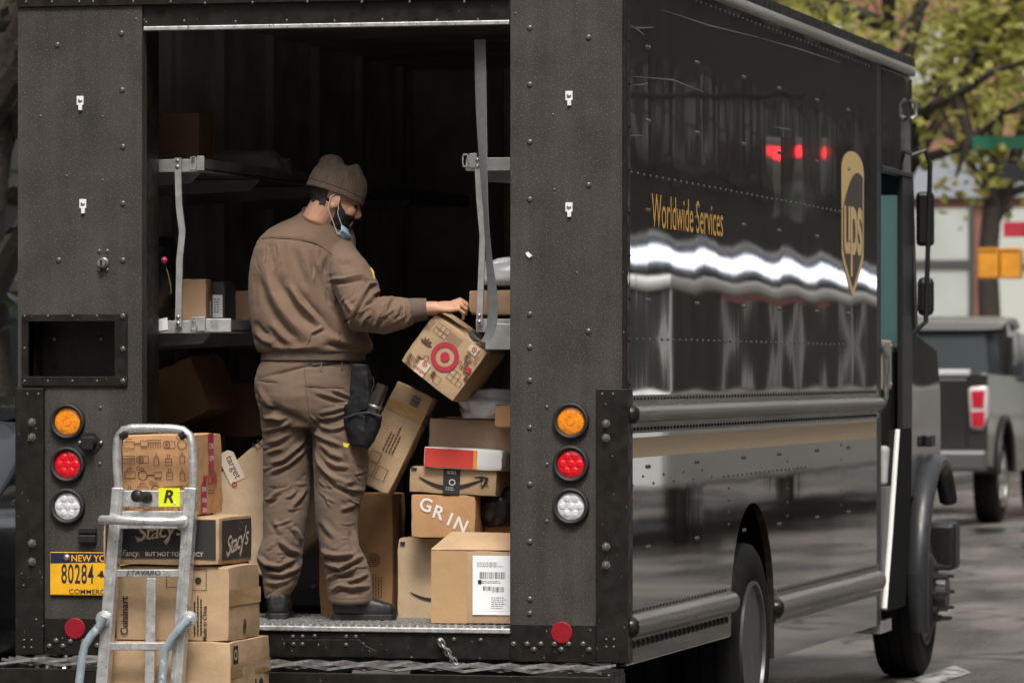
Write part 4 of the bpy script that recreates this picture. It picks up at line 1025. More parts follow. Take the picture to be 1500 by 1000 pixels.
# pickup ahead
PX, PY = -3.0, 31.1
M_PU = mat('pickup_dark_paint', (0.022, 0.021, 0.020), 0.16, spec=0.5, coat=0.5)
xc = PX - 1.0
pk = thing('pickup_truck', 'dark grey pickup with red tail lamps parked ahead of the truck', 'pickup truck', (xc, PY + 2.9, 0))
def pk_side(z1):  # side profile with wheel arches
    pts = [(PY + .02, .62), (PY + .72, .58)]
    pts += [(PY + 1.30 + .57*math.cos(math.pi - math.pi*i/12), .52 + .57*math.sin(math.pi*i/12)) for i in range(13)]
    pts += [(PY + 4.4, .52)] + [(PY + 5.0 + .57*math.cos(math.pi - math.pi*i/12), .52 + .57*math.sin(math.pi*i/12)) for i in range(13)] + [(PY + 5.95, .58), (PY + 6.0, 1.30), (PY + 4.3, 1.46), (PY + 2.3, 1.52), (PY + .02, 1.56)]
    return pts
for s in (-1, 1):
    X = xc + s*1.0
    MB().prism([(X, y, z) for y, z in pk_side(0)], (-s*0.24, 0, 0)).build('body_side', M_PU, pk, bevel=0.09, smooth=True)
    arc = [(X + s*0.01, PY + 1.30 + .57*math.cos(math.pi - math.pi*i/12), .52 + .57*math.sin(math.pi*i/12)) for i in range(13)]
    MB().tube(arc, 0.035, 8).build('wheel_arch', M_BLACKPL, pk, smooth=True)
    road_wheel(pk, X - s*0.02, PY + 1.30, .455, .27, s); road_wheel(pk, X - s*0.02, PY + 5.0, .455, .27, s)
    tl = MB().prism([(xc + s*.80, PY - .02, 1.42), (xc + s*1.005, PY - .01, 1.44), (xc + s*1.005, PY + .0, 1.12), (xc + s*.96, PY, .97), (xc + s*.82, PY - .02, .99)], (0, .16, 0)).build('tail_light', mat('pickup_tail_chrome', (.55, .50, .49), 0.25, coat=.5), pk, bevel=0.035, smooth=True)
    for z0, z1 in ((1.22, 1.38), (1.02, 1.17)):
        MB().prism([(xc + s*.84, PY - .03, z1), (xc + s*.975, PY - .022, z1 + .005), (xc + s*.965, PY - .022, z0), (xc + s*.85, PY - .03, z0)], (0, .02, 0)).build('red_lens', mat('pickup_red', (.45, .01, .03), 0.25, coat=.5), tl)
MB().box((xc - .80, PY - .01, .78), (xc + .80, PY + .06, 1.52)).build('tailgate', M_PU, pk, bevel=0.03)
MB().box((xc - .82, PY - .02, 1.535), (xc + .82, PY + .08, 1.60)).build('tailgate_cap', mat('pickup_cap_grey', (.50, .50, .50), 0.3), pk, bevel=0.015)
MB().box((xc - .14, PY - .035, 1.28), (xc + .14, PY - .012, 1.36)).build('tailgate_handle', M_BLACKPL, pk, bevel=0.01)
MB().box((xc - 1.0, PY - .12, .56), (xc + 1.0, PY + .04, .78)).build('rear_bumper', mat('pickup_bumper', (.16, .16, .16), 0.3, metal=.6), pk, bevel=0.04)
MB().box((xc - .85, PY + .07, .85), (xc + .85, PY + 2.2, .90)).build('bed_floor', M_BLACKPL, pk)
loft([(PY + 2.25, xc, .93, 1.42, 1.50), (PY + 2.32, xc, .88, 1.42, 2.06), (PY + 3.0, xc, .86, 1.42, 2.12), (PY + 3.8, xc, .84, 1.42, 2.08), (PY + 4.45, xc, .84, 1.40, 1.50)], 20, 0.30).build('cab_glass', M_WIN, pk, smooth=True)
loft([(PY + 2.22, xc, .86, 2.02, 2.10), (PY + 2.6, xc, .89, 2.06, 2.17), (PY + 3.2, xc, .88, 2.06, 2.18), (PY + 3.9, xc, .82, 2.02, 2.11)], 20, 0.45).build('cab_roof', mat('pickup_roof', (.20, .20, .20), 0.25, coat=.4), pk, smooth=True)
for s in (-1, 1):
    MB().prism([(xc + s*.95, PY + 2.22, 1.46), (xc + s*.89, PY + 2.26, 2.08), (xc + s*.89, PY + 2.46, 2.08), (xc + s*.95, PY + 2.46, 1.46)], (-s*.1, 0, 0)).build('rear_pillar', M_PU, pk)
for s in (-1, 1):
    for y0_, y1_ in ((2.52, 3.18), (3.26, 4.05)):
        MB().prism([(xc + s*.925, PY + y0_, 1.50), (xc + s*.925, PY + y1_, 1.50), (xc + s*.885, PY + y1_ - (.22 if y0_ > 3 else 0), 1.98), (xc + s*.885, PY + y0_, 2.0)], (-s*.02, 0, 0)).build('side_window', mat('pickup_glass', (0.06, 0.07, 0.075), 0.1, spec=0.7), pk)
    MB().box((xc + s*1.0, PY + 3.95, 1.46), (xc + s*1.26, PY + 4.10, 1.72)).build('door_mirror', M_BLACKPL, pk, bevel=0.04)
MB().prism([(xc - .70, PY + 2.235, 1.56), (xc + .70, PY + 2.235, 1.56), (xc + .66, PY + 2.285, 2.00), (xc - .66, PY + 2.285, 2.00)], (0, -.012, 0)).build('rear_window', MATS['pickup_glass'], pk)
MB().box((xc - .16, PY - .135, .62), (xc + .16, PY - .122, .74)).build('number_plate', M_STONE, pk)
MB().box((xc - .95, PY + 4.2, 1.0), (xc + .95, PY + 5.95, 1.42)).build('hood', M_PU, pk, bevel=0.08)
MB().tube([(xc + .95, PY + 2.1, 1.5), (xc + .95, PY + 2.1, 1.95)], 0.03, 6).build('stake_post', M_BLACKPL, pk)

# white minibus across the street: its flank is what the truck side mirrors
BX, BY0, BY1 = 5.0, 24.5, 44.0
mbx = thing('minibus', 'white minibus across the street, mirrored in the truck side', 'minibus', (BX + 1.0, (BY0 + BY1)/2, 0))
M_BUS = mat('bus_white', (.72, .72, .72), 0.3, coat=.3)
MB().box((BX, BY0, .50), (BX + 2.1, BY1, 1.43)).build('lower_body', M_BUS, mbx, bevel=0.06)
MB().box((BX + .04, BY0 + .05, 1.43), (BX + 2.06, BY1 - .05, 2.30)).build('window_band', mat('bus_glass', (.03, .033, .037), 0.55, spec=0.25), mbx)
MB().box((BX - .01, BY0, 2.30), (BX + 2.11, BY1, 2.44)).build('roof', M_BUS, mbx, bevel=0.05)
MB().box((BX - .006, BY0 + 3, 2.24), (BX + .03, BY0 + 8, 2.30)).build('red_band', mat('bus_red', (.4, .03, .05), .4), mbx)
for y in (BY0 + .05, BY0 + 3.2, BY0 + 6.1, BY0 + 7.0, BY0 + 10.2, BY1 - .35): MB().box((BX, y, 1.43), (BX + .05, y + .3, 2.30)).build('window_post', M_BUS, mbx)
for y in (BY0 + 1.6, BY1 - 2.6):
    for s, x in ((-1, BX + .0), (1, BX + 2.1)): road_wheel(mbx, x, y, .42, .25, s)
# ================================================================== PARCELS
def cardboard(name, col, rough=0.78):
    m = bpy.data.materials.new(name); m.use_nodes = True
    N, L = m.node_tree.nodes, m.node_tree.links; b = N['Principled BSDF']
    tc = N.new('ShaderNodeTexCoord')
    n1 = N.new('ShaderNodeTexNoise'); n1.inputs['Scale'].default_value = 7; n1.inputs['Detail'].default_value = 6; L.new(tc.outputs['Object'], n1.inputs['Vector'])
    n2 = N.new('ShaderNodeTexNoise'); n2.inputs['Scale'].default_value = 160; n2.inputs['Detail'].default_value = 3; L.new(tc.outputs['Object'], n2.inputs['Vector'])
    a = N.new('ShaderNodeMath'); a.operation = 'MULTIPLY_ADD'; a.inputs[1].default_value = 0.35; L.new(n2.outputs['Fac'], a.inputs[0]); L.new(n1.outputs['Fac'], a.inputs[2])
    r = N.new('ShaderNodeMapRange'); r.inputs[1].default_value = 0.4; r.inputs[2].default_value = 0.95; r.inputs[3].default_value = 0.80; r.inputs[4].default_value = 1.14; L.new(a.outputs[0], r.inputs[0])
    vm = N.new('ShaderNodeVectorMath'); vm.operation = 'SCALE'; vm.inputs[0].default_value = col; L.new(r.outputs[0], vm.inputs['Scale']); L.new(vm.outputs[0], b.inputs['Base Color'])
    b.inputs['Roughness'].default_value = rough; b.inputs['Specular IOR Level'].default_value = 0.3
    wv = N.new('ShaderNodeTexWave'); wv.inputs['Scale'].default_value = 70; wv.inputs['Distortion'].default_value = 0.6; wv.bands_direction = 'X'; L.new(tc.outputs['Object'], wv.inputs['Vector'])
    h = N.new('ShaderNodeMath'); h.operation = 'MULTIPLY_ADD'; h.inputs[1].default_value = 0.022; L.new(wv.outputs['Fac'], h.inputs[0]); L.new(n1.outputs['Fac'], h.inputs[2])
    bp = N.new('ShaderNodeBump'); bp.inputs['Distance'].default_value = 0.013; bp.inputs['Strength'].default_value = 0.8; L.new(h.outputs[0], bp.inputs['Height']); L.new(bp.outputs[0], b.inputs['Normal'])
    MATS[name] = m; return m
K_TAN = cardboard('cardboard_tan', (0.455, 0.312, 0.185))
K_PALE = cardboard('cardboard_pale', (0.50, 0.365, 0.235))
K_BRN = cardboard('cardboard_brown', (0.40, 0.25, 0.15))
K_ORG = cardboard('cardboard_orange', (0.50, 0.28, 0.135))
K_ROSE = cardboard('cardboard_rose', (0.40, 0.27, 0.19))
K_INK = mat('print_black', (0.022, 0.018, 0.016), 0.6)
K_BRINK = mat('print_brown', (0.10, 0.045, 0.03), 0.7)
K_DKBOX = mat('print_charcoal', (0.026, 0.024, 0.023), 0.55, var=0.15)
K_RED = mat('print_red', (0.42, 0.028, 0.05), 0.6)
K_SCAR = mat('print_scarlet', (0.60, 0.055, 0.04), 0.45)
K_AMB = mat('print_amber', (0.80, 0.30, 0.02), 0.45)
K_WHT = mat('print_white', (0.78, 0.77, 0.74), 0.55)
K_CREAM = mat('print_cream', (0.62, 0.52, 0.40), 0.65)
K_MAG = mat('magenta_tape', (0.42, 0.012, 0.085), 0.32, coat=0.3)
K_TAPE = mat('parcel_tape', (0.42, 0.25, 0.11), 0.16, spec=0.6, coat=0.5, bump=0.002, bscale=40)
K_LABEL = mat('label_paper', (0.88, 0.89, 0.91), 0.5, bump=0.0015, bscale=18)

def carton_mesh(w, d, h, m, seed=0, wear=1.0, bulge=0.0):
    bm = bmesh.new(); bmesh.ops.create_cube(bm, size=1)
    bmesh.ops.subdivide_edges(bm, edges=bm.edges[:], cuts=5, use_grid_fill=True)
    for v in bm.verts:
        n_e = sum(1 for c in v.co if abs(c) > 0.499)
        p = Vector((v.co.x*w, v.co.y*d, (v.co.z + 0.5)*h))
        nz = mnoise.noise(Vector((p.x*9 + seed*3.7, p.y*9, p.z*9)))
        inn = (abs(nz)*0.0012 + (0.0018*(n_e - 1) if n_e > 1 else 0)*(0.4 + abs(mnoise.noise(p*23 + Vector((seed, 0, 0))))*1.6))*wear
        c = Vector((0, 0, h/2)); dirn = Vector((math.copysign(1, v.co.x) if abs(v.co.x) > .499 else 0, math.copysign(1, v.co.y) if abs(v.co.y) > .499 else 0, math.copysign(1, v.co.z) if abs(v.co.z) > .499 else 0))
        v.co = p - dirn*inn
        if bulge and n_e == 1:
            q = [1 - (2*k)**2 for k in (p.x/w, p.y/d, p.z/h - 0.5)]
            v.co += dirn*bulge*max(0, [q[1]*q[2], q[0]*q[2], q[0]*q[1]][[abs(x) for x in dirn].index(1)])
    me = bpy.data.meshes.new('carton'); bm.to_mesh(me); bm.free(); me.materials.append(m)
    me.shade_smooth(); me.set_sharp_from_angle(angle=R(35))
    return me
NB = [0]
def carton(label, u0, v0, u1, v1, Y, d, m, yaw=0.0, roll=0.0, name='cardboard_box', group='parcels inside the truck', wear=2.0, bulge=0.0, cat='box', pitch=0.0, w=None, h=None):
    """front face spans the pixel rectangle at plane Y; yaw about z and roll about the view axis, in degrees, about the face's middle"""
    a, b = rear(u0, v1, Y), rear(u1, v0, Y)
    w = w or (b.x - a.x); h = h or (b.z - a.z)
    NB[0] += 1
    o = bpy.data.objects.new(name, carton_mesh(w, d, h, m, NB[0], wear, bulge)); COL.objects.link(o)
    bv = o.modifiers.new('bevel', 'BEVEL'); bv.width = 0.0022; bv.segments = 2; bv.limit_method = 'ANGLE'; bv.angle_limit = R(50)
    rot = Euler((R(pitch), R(roll), R(yaw)), 'XZY').to_matrix().to_4x4()
    c = (a + b)/2
    o.matrix_basis = Matrix.Translation(c) @ rot @ Matrix.Translation((0, d/2, -h/2))
    tag(o, label, cat, group); o['w'], o['d'], o['h'] = w, d, h
    return o
def ff(o, a=0.0, b=0.0, off=0.002, rot=0.0, face='F'):
    """frame on a face of the carton; a, b = offset from the face's middle in metres"""
    w_, d_, h_ = o['w'], o['d'], o['h']
    cr, sr = math.cos(R(rot)), math.sin(R(rot))
    if face == 'F': org, ex, ey = (a, -d_/2 - off, h_/2 + b), Vector((cr, 0, sr)), Vector((-sr, 0, cr))
    elif face == 'R': org, ex, ey = (w_/2 + off, a, h_/2 + b), Vector((0, cr, sr)), Vector((0, -sr, cr))
    else: org, ex, ey = (a, b, h_ + off), Vector((cr, sr, 0)), Vector((-sr, cr, 0))
    return wmat(o) @ frame(org, ex, ey)
def edges(o, m=K_TAPE, face='F', at_=0.0, hw=0.024, vert=False, name='tape'):
    w_, d_, h_ = o['w'], o['d'], o['h']; L = (w_ if face in 'FT' else d_)
    Hh = h_ if face in 'FR' else d_
    r_ = rect(at_ - hw, -Hh/2 + 0.003, at_ + hw, Hh/2 - 0.003) if vert else rect(-L/2 + 0.003, at_ - hw, L/2 - 0.003, at_ + hw)
    return decal([r_], ff(o, off=0.0013, face=face), m, o, name)
def arrows(o, a, b, s, face='F', rot=0, m=K_INK):
    P = []
    for dx in (-0.55, 0.55):
        P += [rect(dx*s - 0.08*s, -0.6*s, dx*s + 0.08*s, 0.45*s), [(dx*s - 0.34*s, 0.35*s), (dx*s + 0.34*s, 0.35*s), (dx*s, 0.95*s)]]
    P.append(rect(-0.95*s, -0.85*s, 0.95*s, -0.72*s))
    return decal(P, ff(o, a, b, face=face, rot=rot), m, o, 'arrow_print')
def smile(o, a, b, L, face='F', rot=0, tip=True):
    pts = [(-L/2 + L*t, -0.16*L*math.sin(math.pi*min(1, t*1.02))*(1 - 0.25*t)) for t in [i/16 for i in range(17)]]
    P = [stroke(pts, [L*(0.016 + 0.05*math.sin(math.pi*(i/16))**0.8) for i in range(17)])]
    if tip: P += [stroke([(L*0.36, 0.035*L), (L*0.47, 0.045*L), (L*0.535, 0.03*L), (L*0.535, -0.03*L), (L*0.47, -0.13*L)], [0.012*L, 0.035*L, 0.045*L, 0.04*L, 0.015*L])]
    return decal(P, ff(o, a, b, face=face, rot=rot), K_INK, o, 'curved_arrow_print')
def barcode(o, a, b, w_, h_, face='F', rot=0, off=0.0028, m=K_INK, seed=1):
    rg = random.Random(seed); P = []; x = -w_/2
    while x < w_/2:
        t = rg.choice((0.0015, 0.002, 0.0035)); P.append(rect(x, -h_/2, min(x + t, w_/2), h_/2)); x += t + rg.choice((0.0015, 0.0025, 0.004))
    o2 = decal(P, ff(o, a, b, off, rot, face), m, o, 'barcode_print'); o2['kind'] = 'stuff'; return o2
def textlines(o, a, b, w_, n, gap, face='F', rot=0, m=K_INK, seed=2, th=0.003, off=0.0024):
    rg = random.Random(seed); P = []
    for i in range(n):
        x = -w_/2; end = w_/2 * rg.uniform(0.3, 1.0)
        while x < end:
            l = rg.uniform(0.004, 0.014); P.append(rect(x, -i*gap, min(x + l, end), -i*gap + th)); x += l + 0.003
    o2 = decal(P, ff(o, a, b, off, rot, face), m, o, 'small_print'); o2['kind'] = 'stuff'; return o2
def poly_bag(label, c, size, m, seed, cat='bag', name='parcel_bag', crumple=0.22, group='parcels inside the truck'):
    bm = bmesh.new(); bmesh.ops.create_icosphere(bm, subdivisions=4, radius=1)
    for v in bm.verts:
        p = v.co.copy(); s = [math.copysign(abs(x)**0.75, x) for x in p]
        k = 1 + crumple*mnoise.noise(p*1.7 + Vector((seed, 0, 0))) + crumple*0.5*abs(mnoise.noise(p*4.5 + Vector((0, seed, 0)))) - crumple*0.35*abs(mnoise.noise(p*9 + Vector((0, seed, 0))))
        v.co = Vector((s[0]*size[0]*k, s[1]*size[1]*k, max(s[2]*size[2]*k, -size[2]*0.8)))
    me = bpy.data.meshes.new(name); bm.to_mesh(me); bm.free(); me.materials.append(m); me.shade_smooth()
    o = bpy.data.objects.new(name, me); COL.objects.link(o); o.location = c; o.rotation_euler = (0, 0, seed)
    return tag(o, label, cat, group)
K_POLY = mat('grey_poly_mailer', (0.60, 0.60, 0.62), 0.3, spec=0.5, bump=0.006, bscale=22)
K_POLYD = mat('dark_poly_mailer', (0.32, 0.32, 0.33), 0.35, bump=0.006, bscale=22)
K_BAGBLK = mat('black_bag_plastic', (0.010, 0.010, 0.011), 0.32, spec=0.5, bump=0.006, bscale=20)

# --- right-hand pile, from the deck up
bl = carton('large taped box with a white shipping label, front right on the deck', 630, 806, 790, 913, 0.16, 0.42, K_TAN, wear=2.2)
edges(bl, at_=-bl['w']/2 + 0.075, hw=0.070, vert=True, name='wide_tape', m=mat('clear_parcel_tape', (0.47, 0.30, 0.155), 0.2, spec=0.5, coat=0.4, bump=0.004, bscale=16, stretch=(1, 1, 3)))
F = ff(bl)
fl = MB().prism([(-bl['w']/2 + .004, -bl['d']/2 + .002, bl['h']), (bl['w']/2 - .004, -bl['d']/2 + .002, bl['h']), (bl['w']/2 - .004, -bl['d']/2 + .14, bl['h'] + .055), (-bl['w']/2 + .05, -bl['d']/2 + .13, bl['h'] + .06)], (0, 0.004, 0.004))
o = obj('top_flap', fl.mesh('top_flap', K_TAN), bl, True)
lbx = rear(692, 850, 0.16).x - rear(710, 850, 0.16).x
cx = (rear(720, 850, 0.16).x) - wmat(bl).translation.x
lab = decal([rect(-0.073, -0.112, 0.073, 0.112)], ff(bl, cx, 0.008, 0.0026), K_LABEL, bl, 'shipping_label')
barcode(bl, cx + 0.004, 0.045, 0.098, 0.026, off=0.0037, seed=5); barcode(bl, cx - 0.016, -0.004, 0.032, 0.016, off=0.0037, seed=6); barcode(bl, cx + 0.026, -0.008, 0.045, 0.02, off=0.0037, seed=8)
textlines(bl, cx, 0.092, 0.11, 3, 0.007, off=0.0037, seed=4, th=0.002); textlines(bl, cx + 0.03, -0.040, 0.06, 6, 0.008, off=0.0037, seed=9, th=0.0022); textlines(bl, cx, 0.022, 0.1, 2, 0.006, off=0.0037, seed=12, th=0.0022)
decal([rect(-0.052, 0.004, -0.038, 0.020), rect(-0.03, -0.098, 0.06, -0.0975)], ff(bl, cx, 0.008, 0.0037), K_INK, bl, 'label_block')
bs = carton('plain box with a curved black arrow, behind the large labelled box', 581, 787, 668, 906, 0.62, 0.34, K_PALE)
smile(bs, 0.035, -0.055, 0.20, tip=False); decal([rect(-0.105, 0.128, -0.085, 0.142)], ff(bs), K_INK, bs, 'corner_mark')
bt = carton('tall narrow carton with round stamp standing beside the right boot', 466, 722, 576, 902, 0.80, 0.20, K_ORG)
Ft = ff(bt, 0.075, -0.02)
decal([(circ(0, 0, 0.027), circ(0, 0, 0.024)), (circ(0, 0, 0.019), circ(0, 0, 0.016)), (circ(0, 0, 0.011), circ(0, 0, 0.008)), rect(-0.012, -0.002, 0.012, 0.002)], Ft, K_BRINK, bt, 'round_stamp')
textlines(bt, 0.075, -0.12, 0.10, 4, 0.011, rot=90, m=K_BRINK, seed=22, th=0.004)
gr = carton('box with white spaced letters in a slanting line', 601, 724, 697, 788, 0.50, 0.30, K_ORG, roll=0.8)
for i, (ch, u, v, r_) in enumerate((('G', 624, 740, -14), ('R', 642, 751, -18), ('I', 659, 761, -22), ('N', 675, 769, -24))):
    p = rear(u, v, 0.50); q = wmat(gr).inverted() @ p
    lettering(ch, ff(gr, q.x, q.z - gr['h']/2, rot=r_), K_WHT, gr, 0.072, bold=0.02)
am = carton('flat box with black curved arrow and dark tape patch, under the red and white one', 598, 685, 728, 724, 0.50, 0.26, K_TAN, roll=2.4, yaw=-2)
smile(am, -0.005, 0.010, 0.26); arrows(am, 0.128, 0.004, 0.021)
decal([rect(-0.034, -0.050, 0.034, 0.050)], ff(am, -0.003, 0.0, 0.0031), K_DKBOX, am, 'dark_tape_patch')
decal([(circ(0, 0, 0.013, ry=0.012), circ(0, 0, 0.010, ry=0.009))], ff(am, 0.0, -0.004, 0.0042), K_WHT, am, 'headset_print'); textlines(am, 0.0, -0.026, 0.05, 2, 0.008, m=K_WHT, seed=31, off=0.0042, th=0.002); textlines(am, 0.0, 0.036, 0.045, 2, 0.007, m=K_WHT, seed=33, off=0.0042, th=0.0025)
decal([rect(-0.168, 0.036, -0.145, 0.046)], ff(am), K_INK, am, 'corner_mark')
rw = carton('flat white box with red and amber bands on its front', 620, 656, 736, 688, 0.48, 0.28, mat('white_box_card', (0.74, 0.74, 0.75), 0.5, var=0.05), roll=2.8)
w_, h_ = rw['w'], rw['h']
decal([rect(-w_/2 + 0.006, -h_/2 + 0.007, w_*0.135, h_/2 - 0.007)], ff(rw), K_SCAR, rw, 'red_band'); decal([rect(w_*0.138, -h_/2 + 0.007, w_*0.182, h_/2 - 0.007)], ff(rw), K_AMB, rw, 'amber_band')
carton('broad brown box lying on top of the red and white one', 627, 614, 790, 664, 0.56, 0.36, K_ROSE, roll=2.0)
poly_bag('crumpled silver grey mailing bag under the tilted box', rear(722, 594, 0.62), (0.105, 0.13, 0.062), K_POLY, 2.0, crumple=0.42)
carton('small orange brown box at the right edge, above the broad brown box', 724, 592, 800, 627, 0.45, 0.22, K_ORG, yaw=3)
poly_bag('black plastic bag squeezed in right of the lettered box', rear(722, 745, 0.66), (0.075, 0.12, 0.085), K_BAGBLK, 4.0)
carton('dark brown box standing behind the white label box at the right edge', 726, 690, 800, 790, 0.72, 0.30, K_BRN, roll=8)
carton('brown box under the black bag, behind the labelled box', 672, 768, 780, 812, 0.64, 0.30, K_ORG, roll=-2)
# long box leaning against the pile
ln = carton('long taped carton leaning to the right, top with a barcode', 0, 0, 1, 1, 0.52, 0.13, K_TAN, w=0.165, h=0.42, wear=1.8)
c = rear(575, 641, 0.52)
ln.matrix_basis = Matrix.Translation(c) @ Euler((R(-6), R(25), R(4)), 'XZY').to_matrix().to_4x4() @ Matrix.Translation((0, 0.065, -0.21))
edges(ln, at_=0.115, hw=0.022); edges(ln, at_=0.0, hw=0.020, face='T', vert=True); edges(ln, face='R', at_=0.115, hw=0.022)
barcode(ln, 0.02, 0.168, 0.045, 0.036, seed=41, rot=90); textlines(ln, -0.01, 0.0, 0.12, 4, 0.013, rot=90, seed=43, th=0.006, m=K_BRINK)
decal([loop_stroke(rect(-0.05, -0.17, -0.01, -0.12), 0.003), loop_stroke(rect(0.0, -0.17, 0.04, -0.12), 0.003), loop_stroke(rect(-0.05, -0.115, -0.01, -0.075), 0.003)], ff(ln), K_BRINK, ln, 'handling_icons')
# tilted box with the bullseye
tg = carton('tilted tan box with a red bullseye held by the driver', 0, 0, 1, 1, 0.33, 0.25, K_TAN, w=0.268, h=0.236, group='parcels inside the truck')
c = rear(649.5, 523, 0.33)
tg.matrix_basis = Matrix.Translation(c) @ Euler((R(2), R(37), R(-3)), 'XZY').to_matrix().to_4x4() @ Matrix.Translation((0, 0.125, -0.118))
decal([(circ(0, 0, 0.057, 40), circ(0, 0, 0.038, 40)), circ(0, 0, 0.019, 28)], ff(tg, 0.005, 0.005), K_RED, tg, 'bullseye_print')
sh_ = [loop_stroke(rect(x, z, x + s, z + s), 0.0022) for x, z, s in ((-0.095, 0.055, 0.020), (-0.075, 0.055, 0.020), (-0.055, 0.055, 0.020), (-0.095, 0.078, 0.020), (-0.075, 0.078, 0.020), (-0.055, 0.078, 0.020), (0.055, -0.055, 0.022), (0.077, -0.055, 0.022), (0.099, -0.055, 0.022), (0.055, -0.033, 0.022), (0.077, -0.033, 0.022))]
sh_ += [stroke([(-0.035 + 0.007*i, 0.06), (-0.035 + 0.007*i, 0.10)], 0.0015) for i in range(9)] + [stroke([(-0.125 + 0.006*i, 0.045), (-0.125 + 0.006*i, 0.095)], 0.0015) for i in range(4)]
for k in range(5):                               # sprig
    a = R(20 + 35*k); sh_.append(stroke([(-0.088, -0.005), (-0.088 + 0.018*math.cos(a), -0.005 + 0.018*math.sin(a)), (-0.088 + 0.03*math.cos(a), -0.005 + 0.03*math.sin(a))], [0.002, 0.010, 0.001]))
sh_ += [loop_stroke(circ(-0.052, -0.045, 0.011, 14), 0.002), rect(-0.085, -0.060, -0.06, -0.054), rect(0.0, -0.09, 0.014, -0.066), loop_stroke(rect(0.02, -0.10, 0.045, -0.07), 0.002), loop_stroke([(-0.01, -0.098), (0.02, -0.098), (0.005, -0.06)], 0.002), rect(0.115, -0.02, 0.128, 0.0)]
rg = random.Random(55)
for _ in range(26):
    x, z = rg.uniform(0.06, 0.12), rg.uniform(0.0, 0.075); sh_.append(loop_stroke(rect(x, z, x + rg.uniform(.006, .014), z + rg.uniform(.006, .014)), 0.0020))
for _ in range(14):
    x, z = rg.uniform(-0.125, -0.07), rg.uniform(-0.105, -0.065); sh_.append(loop_stroke(circ(x, z, rg.uniform(.003, .007), 8), 0.0020))
o = decal(sh_, ff(tg), K_BRINK, tg, 'line_drawings'); o['kind'] = 'stuff'
decal([rect(-0.065, -0.113, -0.02, -0.055)], ff(tg, off=0.0016), K_CREAM, tg, 'pale_tag_print'); decal([rect(0.06, 0.078, 0.10, 0.113)], ff(tg, off=0.0016), K_CREAM, tg, 'pale_tag_print')
decal([(circ(-0.043, -0.066, 0.010, 18), circ(-0.043, -0.066, 0.007, 18)), circ(-0.043, -0.066, 0.0035, 10), (circ(0.083, 0.098, 0.010, 18), circ(0.083, 0.098, 0.007, 18)), circ(0.083, 0.098, 0.0035, 10), rect(0.10, 0.01, 0.122, 0.032)], ff(tg, off=0.0028), K_RED, tg, 'small_bullseye')
lettering('target', ff(tg, -0.042, -0.095, 0.0030), K_RED, tg, 0.020, bold=0.01)
# box with the hanging tag drawing, left of the legs
bg_ = carton('big pale box tipped on its corner, with black arrows and a printed tag', 0, 0, 1, 1, 0.66, 0.30, K_PALE, w=0.41, h=0.43)
c = rear(392, 738, 0.66)
bg_.matrix_basis = Matrix.Translation(c) @ Euler((R(0), R(-38), R(2)), 'XZY').to_matrix().to_4x4() @ Matrix.Translation((0, 0.15, -0.21))
def onf(o, u, v, Y): q = wmat(o).inverted() @ rear(u, v, Y); return q.x, q.z - o['h']/2
x, z = onf(bg_, 377, 651, 0.66); arrows(bg_, x, z, 0.020)
x, z = onf(bg_, 340, 683, 0.66)
decal([[(-0.062, -0.030), (0.050, -0.030), (0.066, -0.012), (0.066, 0.018), (0.050, 0.036), (-0.062, 0.036)]], ff(bg_, x, z, rot=78 + 0), K_CREAM, bg_, 'tag_print')
lettering('target', ff(bg_, x + 0.004, z - 0.005, 0.003, rot=-102 + 0), K_BRINK, bg_, 0.040, bold=0.01)
decal([(circ(0, 0, 0.011, 16), circ(0, 0, 0.007, 16)), circ(0, 0, 0.003, 8)], ff(bg_, x - 0.035, z - 0.062, 0.003), K_RED, bg_, 'small_bullseye')
# left and rear of the load
carton('dark brown box slumped below the left shelf', 0, 0, 1, 1, 1.1, 0.3, K_BRN, w=0.26, h=0.24).matrix_basis = Matrix.Translation(rear(255, 578, 1.1)) @ Euler((0, R(-22), R(-8)), 'XZY').to_matrix().to_4x4() @ Matrix.Translation((0, .15, -.12))
poly_bag('small grey pouch in the dark below the left shelf', rear(310, 590, 1.4), (0.045, 0.05, 0.05), K_POLYD, 1.0)
carton('brown box deep inside below the left shelf, half hidden by the driver', 300, 560, 385, 640, 1.7, 0.4, K_BRN, yaw=-12)
carton('brown box at floor level behind the hand truck stack', 215, 640, 300, 800, 0.9, 0.4, K_BRN, yaw=5)
zsh = rear(250, 484, YS).z + 0.012
def on_shelf(label, u0, u1, v0, Y, d, m, yaw=0, z=zsh, **k):
    a, b = rear(u0, v0, Y), rear(u1, v0, Y); o = carton(label, u0, v0, u1, v0 + 10, Y, d, m, w=b.x - a.x, h=a.z - z, yaw=yaw, **k)
    o.matrix_basis = Matrix.Translation(((a.x + b.x)/2, Y, z)) @ Euler((0, 0, R(yaw))).to_matrix().to_4x4() @ Matrix.Translation((0, d/2, 0)); return o
s1 = on_shelf('small brown box with labels on the lower left shelf', 266, 302, 408, 0.60, 0.2, K_BRN, yaw=10)
decal([rect(-0.022, -0.03, 0.022, 0.03)], ff(s1, 0, -0.02, face='R'), K_LABEL, s1, 'paper_label'); decal([rect(-0.02, 0.05, 0.03, 0.10)], ff(s1, 0, -0.03, face='R'), K_RED, s1, 'red_print')
s2 = on_shelf('dark carton with a pale label beside the small brown box on the shelf', 308, 330, 412, 0.80, 0.2, mat('dark_carton', (0.05, 0.05, 0.05), 0.6), yaw=4)
decal([rect(-0.02, -0.05, 0.02, 0.04)], ff(s2), K_LABEL, s2, 'paper_label'); textlines(s2, 0, 0.02, 0.03, 6, 0.010, seed=61, off=0.0034)
poly_bag('black plastic bag hanging over the lower left shelf edge', rear(222, 405, 0.55), (0.085, 0.16, 0.16), K_BAGBLK, 3.0)
